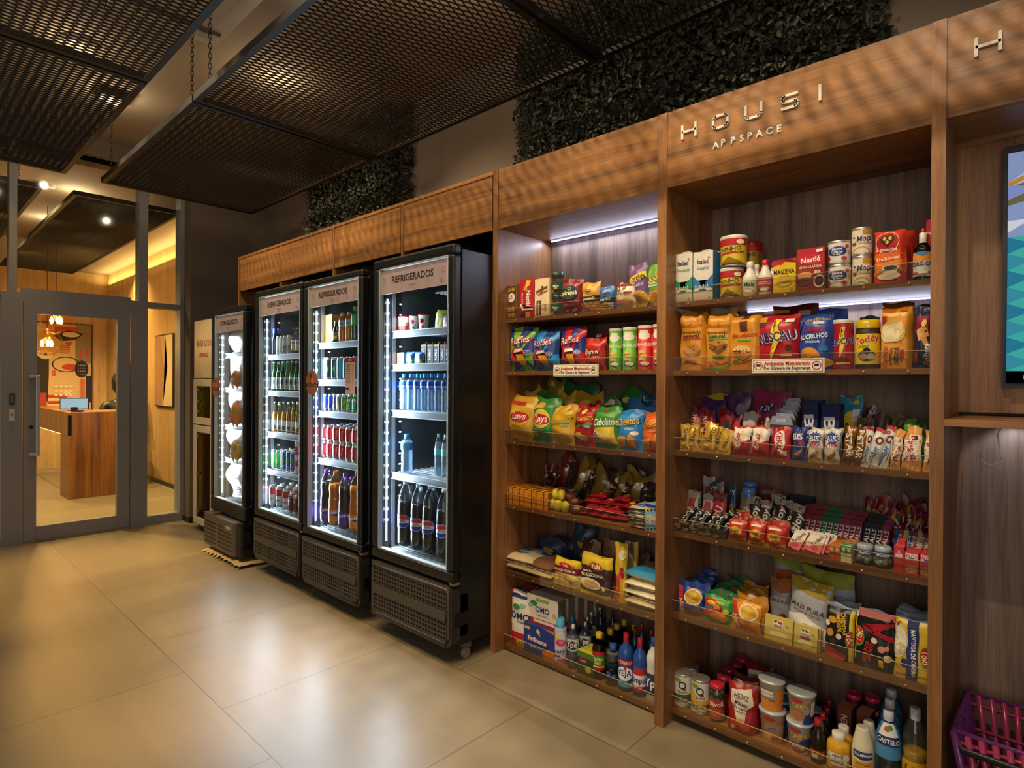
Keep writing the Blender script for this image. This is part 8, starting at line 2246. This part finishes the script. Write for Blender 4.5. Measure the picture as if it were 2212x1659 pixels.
for i, (a, b, t) in enumerate(((1722, 1830, 425), (1800, 1900, 412))):
    rr_(Z, a, b, t, Yc, lambda r, h: bottle('juice_bottle', PB_SODA, r, h, '#e8d8b8c', cap='#e07a4cp', capz=.90, capr=.52, label=(.52, .74, '#b8bcc4g'), ops=[('t', '#4a4a54m', 'viva', .5, .5, .3)], liquid='#cf8a1cp', fill=.88), 'orange juice bottle with an orange cap, %s of the two' % ORD[i], 'juice bottle')
rr_(Z, 1872, 1962, 345, Yc - .01, lambda r, h: bottle('soda_bottle', PB_SODA, r, h, '#dfe8dcc', cap='#6ad03cp', capz=.90, capr=.42, label=(.45, .78, '#3fa84cg'), ops=[('t', '#e8f0e4m', 'Sprite', .5, .5, .3, 80, .6)], liquid='#6a7a70c', fill=.8), 'tall clear soda bottle with a lime cap on the top shelf of the sticker refrigerator', 'soda bottle')
Z = cold(1.320, Z, Yc)
def energy(Zc, spots, t, Y0, col, ops, label, grp, cat='can', rows=1, dy=.062, top='#c9cdd0M', name='drink_can'):
    x, r, z, h = Zc.rgeo(spots[0][0], spots[0][1], t, Y0)
    o = soda(name, r, h, col, ops, top)
    dx = max(0, XM[1] + r - x)
    sp = []
    for k in range(rows):
        for a, b in spots:
            xx, _, _, _ = Zc.rgeo(a, b, t, Y0)
            if xx + dx + r > XM[0] and sp:
                continue
            sp.append((min(xx + dx, XM[0] - r), Y0 + k * dy, z, face(xx, .5)))
    reps(o, sp, label, grp, cat)
energy(Z, [(1490, 1562)], 958, Yc, '#b8c4ccg', [('r', '#4aa0d0m', .2, .2, .8, .8)], 'silver and sky blue can on the second shelf of the sticker refrigerator', None)
energy(Z, [(1562, 1632), (1632, 1705)], 955, Yc, '#20262ag', [('t', '#58c03cm', 'M', .5, .5, .6, 0, .5, .05)], 'black energy can with a green mark, {} of the two in the sticker refrigerator', None, rows=1)
energy(Z, [(1700, 1775), (1775, 1850), (1850, 1925)], 955, Yc, '#5aa8b8g', [('r', '#3f8a9cm', .3, .1, .6, .9)], 'turquoise energy can, {} from the door in the sticker refrigerator', None)
energy(Z, [(1510, 1575), (1580, 1650), (1650, 1720), (1725, 1795), (1800, 1870)], 955, Yc + .07, '#8aa0a8g', [], 'can of the rear row on the second shelf of the sticker refrigerator', 'rear row cans on the second shelf', rows=2)
for i, (a, b, c) in enumerate(((1545, 1665, '#8fa0a8m'), (1672, 1818, '#8a6a2cm'))):
    p, q = at(*Z.px(a, 920), Y=.05), at(*Z.px(b, 855), Y=.05)
    m = MB()
    m.box(0, q.x - p.x, 0, .002, 0, q.z - p.z, c)
    m.box(.004, q.x - p.x - .004, -.001, 0, .004, .008, '#5a5a54m')
    tag(m.build('price_card', None, (p.x, .05, 1.546 - .016 - (q.z - p.z))), ('pale grey', 'mustard')[i] + ' price card hanging under the top shelf of the sticker refrigerator', 'price card')
Z = cold(1.127, Z, Yc)
energy(Z, [(1472 + 57 * i, 1527 + 57 * i) for i in range(4)], 1385, Yc, '#2a48b0g', [('p', '#b8bcc8m', [(.0, 0), (.5, 0), (.5, .5), (0, .5)]), ('e', '#c23a3cm', .5, .5, .2, .1)], 'slim blue and silver energy can in the sticker refrigerator', 'slim blue energy cans', rows=3, dy=.055)
energy(Z, [(1695, 1755)], 1390, Yc, '#b8a81cg', [('p', '#d8dc5cm', [(.2, 0), (.6, 1), (.9, 1), (.5, 0)])], 'yellow slim can beside the slim blue ones', None)
energy(Z, [(1755, 1825)], 1400, Yc, '#7ab82cg', [('p', '#d8d02cm', [(.1, .2), (.9, .6), (.9, .8), (.1, .4)])], 'lime green can beside the yellow slim one', None)
energy(Z, [(1820, 1882), (1882, 1945)], 1448, Yc - .03, '#2f9a58g', [('t', '#e4f0e4m', 'Sprite', .5, .65, .2, 70, .6, .03), ('e', '#d8ecd8m', .5, .25, .14, .09)], 'short green soda can, {} of the two', None)
energy(Z, [(1760, 1825), (1830, 1895), (1895, 1955)], 1388, Yc + .06, '#5aa03cg', [], 'green can in the rear rows of the third shelf, sticker refrigerator', 'green rear row cans', rows=2)
Z = cold(.836, Zoom(420, 880, 3.455), Yc)
CC = [('t', '#ece4e0m', 'Coca-Cola', .5, .5, .34, 84, .8, .02, .2), ('p', '#c9c4c4m', [(.85, .1), (.95, .1), (.95, .9), (.85, .9)])]
x, r, z, h = Z.rgeo(940, 997, 248, Yc)
o = soda('soda_can', r, h, '#a81c26g', CC, '#c9cdd0M')
x2, _, _, h2 = Z.rgeo(945, 1000, 110, Yc)
sp = []
for k in range(4):
    for i in range(7):
        xx, _, _, _ = Z.rgeo(938 + 48 * i, 990 + 48 * i, 248, Yc)
        if xx > -2.87:
            continue
        for lv in range(2):
            sp.append((xx, Yc + .066 * k, z + lv * (h + .001), face(xx, .5) + (i * 37 % 50)))
reps(o, sp, 'red cola can in the double stacked rows of the sticker refrigerator', 'double stacked red cola cans', 'soda can')
Z = cold(.44, Z, Yc)
for i, (a, b, t, pc) in enumerate(((940, 1035, 460, 1), (1000, 1118, 475, 0), (1075, 1185, 492, 1), (1155, 1290, 545, 0))):
    rr_(Z, a, b, t if i < 3 else 480, Yc - .02 + .01 * (i % 2), lambda r, h: bottle('soda_bottle', PB_SODA, r, h, '#ddd6e0c' if pc else '#ecdcb8c', cap='#6a3aa8p' if pc else '#e08a1cp', capz=.935, capr=.36, label=(.08, .30, '#5a2a98g' if pc else '#d8801cg'), ops=[('t', '#e8eef8m', 'FANTA', .5, .68, .3, 4, .8, .07), ('p', '#23489cm', [(.3, .6), (.8, .7), (.9, .4)])], liquid='#1a0c16p' if pc else '#dc8a10p', fill=.80), '%s soda bottle on the bottom of the sticker refrigerator, %s' % (('orange', 'purple capped dark')[pc], ('nearer the door end' if i < 2 else 'nearer the largest refrigerator')), 'soda bottle')
for i in range(4):
    rr_(Z, 970 + 75 * i, 1075 + 75 * i, 500 + 10 * i, Yc + .13, lambda r, h: bottle('soda_bottle', PB_SODA, r, h, '#ddd6e0c', cap='#6a3aa8p' if i % 2 == 0 else '#e08a1cp', capz=.935, capr=.36, liquid='#1a0c16p' if i % 2 == 0 else '#dc8a10p', fill=.8), 'soda bottle in the second row of the sticker refrigerator, %s from the door' % ORD[i], 'soda bottle')

# --- beer refrigerator
XM[:] = [-3.485, -4.098]
Yc = -.137
Z = cold(1.492, Zoom(420, 600, 5.53), Yc)
for i, (a, b) in enumerate(((895, 965), (930, 1000))):
    rr_(Z, a, b, 615, Yc + .03 * i, lambda r, h: bottle('beer_bottle', PB_BEER, r, h, '#5a6a8ac', cap='#4a58b0p', capz=.8, capr=.46, liquid='#1c2430p', fill=.7), 'dark bottle with blue foil neck, %s in the beer refrigerator' % ORD[i], 'beer bottle')
energy(Z, [(978, 1028), (1028, 1056)], 700, Yc, '#98a49cg', [('r', '#c4ccc0m', .3, .1, .6, .9)], 'slim grey green can, {} on the top shelf of the beer refrigerator', None, rows=1)
energy(Z, [(1056, 1120), (1110, 1165)], 692, Yc - .02, '#a3ac9cg', [('t', '#4a544cm', 'VOSS', .5, .35, .14, 0, .8, .03), ('r', '#c0c8bcm', .2, .5, .8, .9)], 'wide grey green can, {} on the top shelf of the beer refrigerator', None)
for i, (a, b) in enumerate(((1158, 1225), (1205, 1275))):
    rr_(Z, a, b, 600, Yc - .02, lambda r, h: bottle('mixed_drink_bottle', PB_BEER, r, h, '#cfd4d8c', cap='#c23a44p', capz=.96, capr=.5, label=(.10, .52, '#b8c0c8g'), ops=[('r', '#c23a3cm', .1, .7, .9, .8), ('r', '#d8c02cm', .1, .0, .9, .14)], liquid='#a8b4bcc'), 'clear bottle with pale label, %s atop the beer refrigerator shelves' % ORD[i], 'bottle')
Z = cold(1.243, Z, Yc)
BG = [('e', '#2a2e30m', .5, .6, .32, .3), ('e', '#c9ccc8m', .5, .6, .3, .28, .85), ('r', '#8a9090m', .2, .1, .8, .3)]
x, r, z, h = Z.rgeo(868, 930, 1010, Yc)
o = bottle('beer_bottle', PB_BEER, r, h, '#6fb85ct', cap='#c9ccc8M', capz=.965, capr=.5, label=(.05, .46, '#b4bab8g'), ops=BG, liquid='#2a5a24p', fill=.60)
sp = []
for k in range(3):
    for i in range(9):
        xx, _, _, _ = Z.rgeo(868 + 54 * i, 930 + 54 * i, 1010, Yc)
        if xx < -3.54:
            sp.append((xx, Yc + .066 * k, z, face(xx, .5)))
reps(o, sp, 'green beer bottle in the rows on the second shelf of the beer refrigerator', 'green beer bottles in rows', 'beer bottle')
Z = cold(.957, Zoom(540, 640, 3.072), Yc)
x, r, z, h = Z.rgeo(120, 153, 700, Yc)
o = bottle('beer_bottle', PB_BEER, r, h, '#e0d8a8c', cap='#c9b8a0M', capz=.965, capr=.5, label=(.06, .40, '#c4c8c8g'), ops=[('r', '#2a2e3cm', .15, .1, .85, .45), ('e', '#b8903cm', .5, .28, .14, .12)], liquid='#b8861cp', fill=.66)
sp = []
for k in range(3):
    for i in range(8):
        xx, _, _, _ = Z.rgeo(118 + 31 * i, 151 + 31 * i, 700, Yc)
        if xx < -3.54:
            sp.append((xx, Yc + .066 * k, z, face(xx, .5)))
reps(o, sp, 'clear bottle of golden beer in the third shelf rows of the beer refrigerator', 'golden beer bottles in rows', 'beer bottle')
Z = cold(.699, Z, Yc)
for g, (a0_, n_, c, op, nm) in enumerate(((124, 3, '#3a9a44g', [('t', '#e4ece4m', 'Heineken', .5, .5, .3, 84, .8, .03), ('r', '#b4bcb8m', 0, .82, 1, 1)], 'green beer can'), (212, 3, '#1f4a98g', [('e', '#3a9a44m', .5, .55, .32, .24), ('s', '#c2302cm', .5, .55, .14, .1), ('t', '#e4ece4m', '0.0', .5, .15, .12)], 'blue and green beer can'))):
    energy(Z, [(a0_ + 28.5 * i, a0_ + 29 + 28.5 * i) for i in range(n_)], 1012 + 8 * g, Yc, c, op, nm + ' in the rows on the fourth shelf of the beer refrigerator', nm + 's on the fourth shelf', rows=3)
energy(Z, [(298, 332)], 955, Yc - .03, '#c4b8a8g', [('r', '#b8302cm', 0, .2, 1, .4), ('r', '#b8302cm', 0, .6, 1, .7), ('e', '#c2303cm', .5, .8, .3, .1)], 'tall cream and red can beside the door frame of the beer refrigerator', None)
Z = cold(.445, Z, Yc)
energy(Z, [(128 + 46 * i, 172 + 46 * i) for i in range(4)], 1250, Yc - .02, '#d2d0d0g', [('r', '#b3242cm', 0, .58, 1, 1), ('r', '#8a8a90m', .2, .25, .8, .35)], 'red and white beer can in the bottom rows of the beer refrigerator', 'red and white beer cans', rows=4, dy=.07)
energy(Z, [(255, 285), (287, 318)], 1310, Yc - .05, '#6a2c24g', [('t', '#e0d8c8m', 'B', .5, .75, .2), ('r', '#c9a83cm', 0, .94, 1, 1)], 'small dark red can with a gold rim, {} in front of the beer cans', None)

# --- freezer: white wavy frost packs and frozen bags
Z = Zoom(420, 600, 5.53, 0, Yc)
def frost(name, pts, z0, label):
    """thick sheet of frosted film standing on a shelf: outline (x, z) pairs"""
    m = MB()
    V, F = [], []
    n = len(pts)
    for k, y in enumerate((-.02, 0, .02)):
        for (x, z) in pts:
            V.append((x, y + .012 * sin(z * 30), z))
        for (x, z) in pts:
            V.append((-4.50, y + .012 * sin(z * 30 + 1), z))
    for i in range(n - 1):
        F.append((i, n + i, n + i + 1, i + 1))
        F.append((4 * n + i, 4 * n + i + 1, 5 * n + i + 1, 5 * n + i))
        F.append((i, i + 1, 4 * n + i + 1, 4 * n + i))
    m.add(V, F, '#98a2a8p', True)
    tag(m.build(name, None, (0, Yc - .02, z0)), label, 'frosted liner')
for i, (zb, zt_, ph) in enumerate(((1.525, 1.675, 0), (1.255, 1.495, 1), (.965, 1.225, 2.2), (.705, .935, 3), (.42, .675, 4.4))):
    pts = []
    for k in range(15):
        t = k / 14
        if i == 0:
            wx = .16 - .10 * sin(t * pi * .55)
            wx = .06 + .14 * (1 - t) if t < .5 else .06 + .0 * t
            xx = -4.50 - (.12 + .14 * sin(t * pi * .9))
        else:
            xx = -4.50 - (.20 + .04 * sin(t * 2 * pi * .9 + ph) + .03 * t)
        pts.append((xx - .03, t * (zt_ - zb)))
    frost('frosted_liner', pts, zb, 'wavy white frosted liner on the %s level of the freezer' % ORD[i])
FB = [(1.255, 1.40, '#c8481cg', 'orange and white', [('r', '#e0d8ccm', 0, .2, .4, .8), ('r', '#c22a2cm', .5, .3, .7, .9)]), (.965, 1.16, '#d8701cg', 'orange', [('r', '#c83a2cm', .2, .3, .5, .9), ('r', '#58a03cm', .6, .5, .8, .8)]), (.705, .87, '#d8b02cg', 'yellow', [('r', '#7a3a8cm', .4, .5, .7, .8)])]
for i, (zb, zt_, c, nm, op) in enumerate(FB):
    for k in range(2):
        o = pouch('frozen_bag', .10, zt_ - zb - .01 * k, .05, c, op, seed=300 + i + k, crumple=1.5, nx=8, nz=10)
        put(o, -4.66 + .055 * k, Yc - .055 + .005 * k, zb, -10, -6, 14, label='%s frozen food bag, %s, %s freezer level' % (nm, ('nearer the light strip', 'nearer the door frame')[k], ORD[i + 1]), cat='frozen food')
put(carton('frozen_box', .11, .035, .12, '#d8c82cm', [('r', '#e4e0d4m', .1, .2, .9, .8), ('t', '#3a6a8cm', 'PÃO', .5, .5, .4)], top='#e0dcd0m'), -4.64, -.10, .41, label='low yellow and white frozen box on the bottom of the freezer', cat='frozen food')
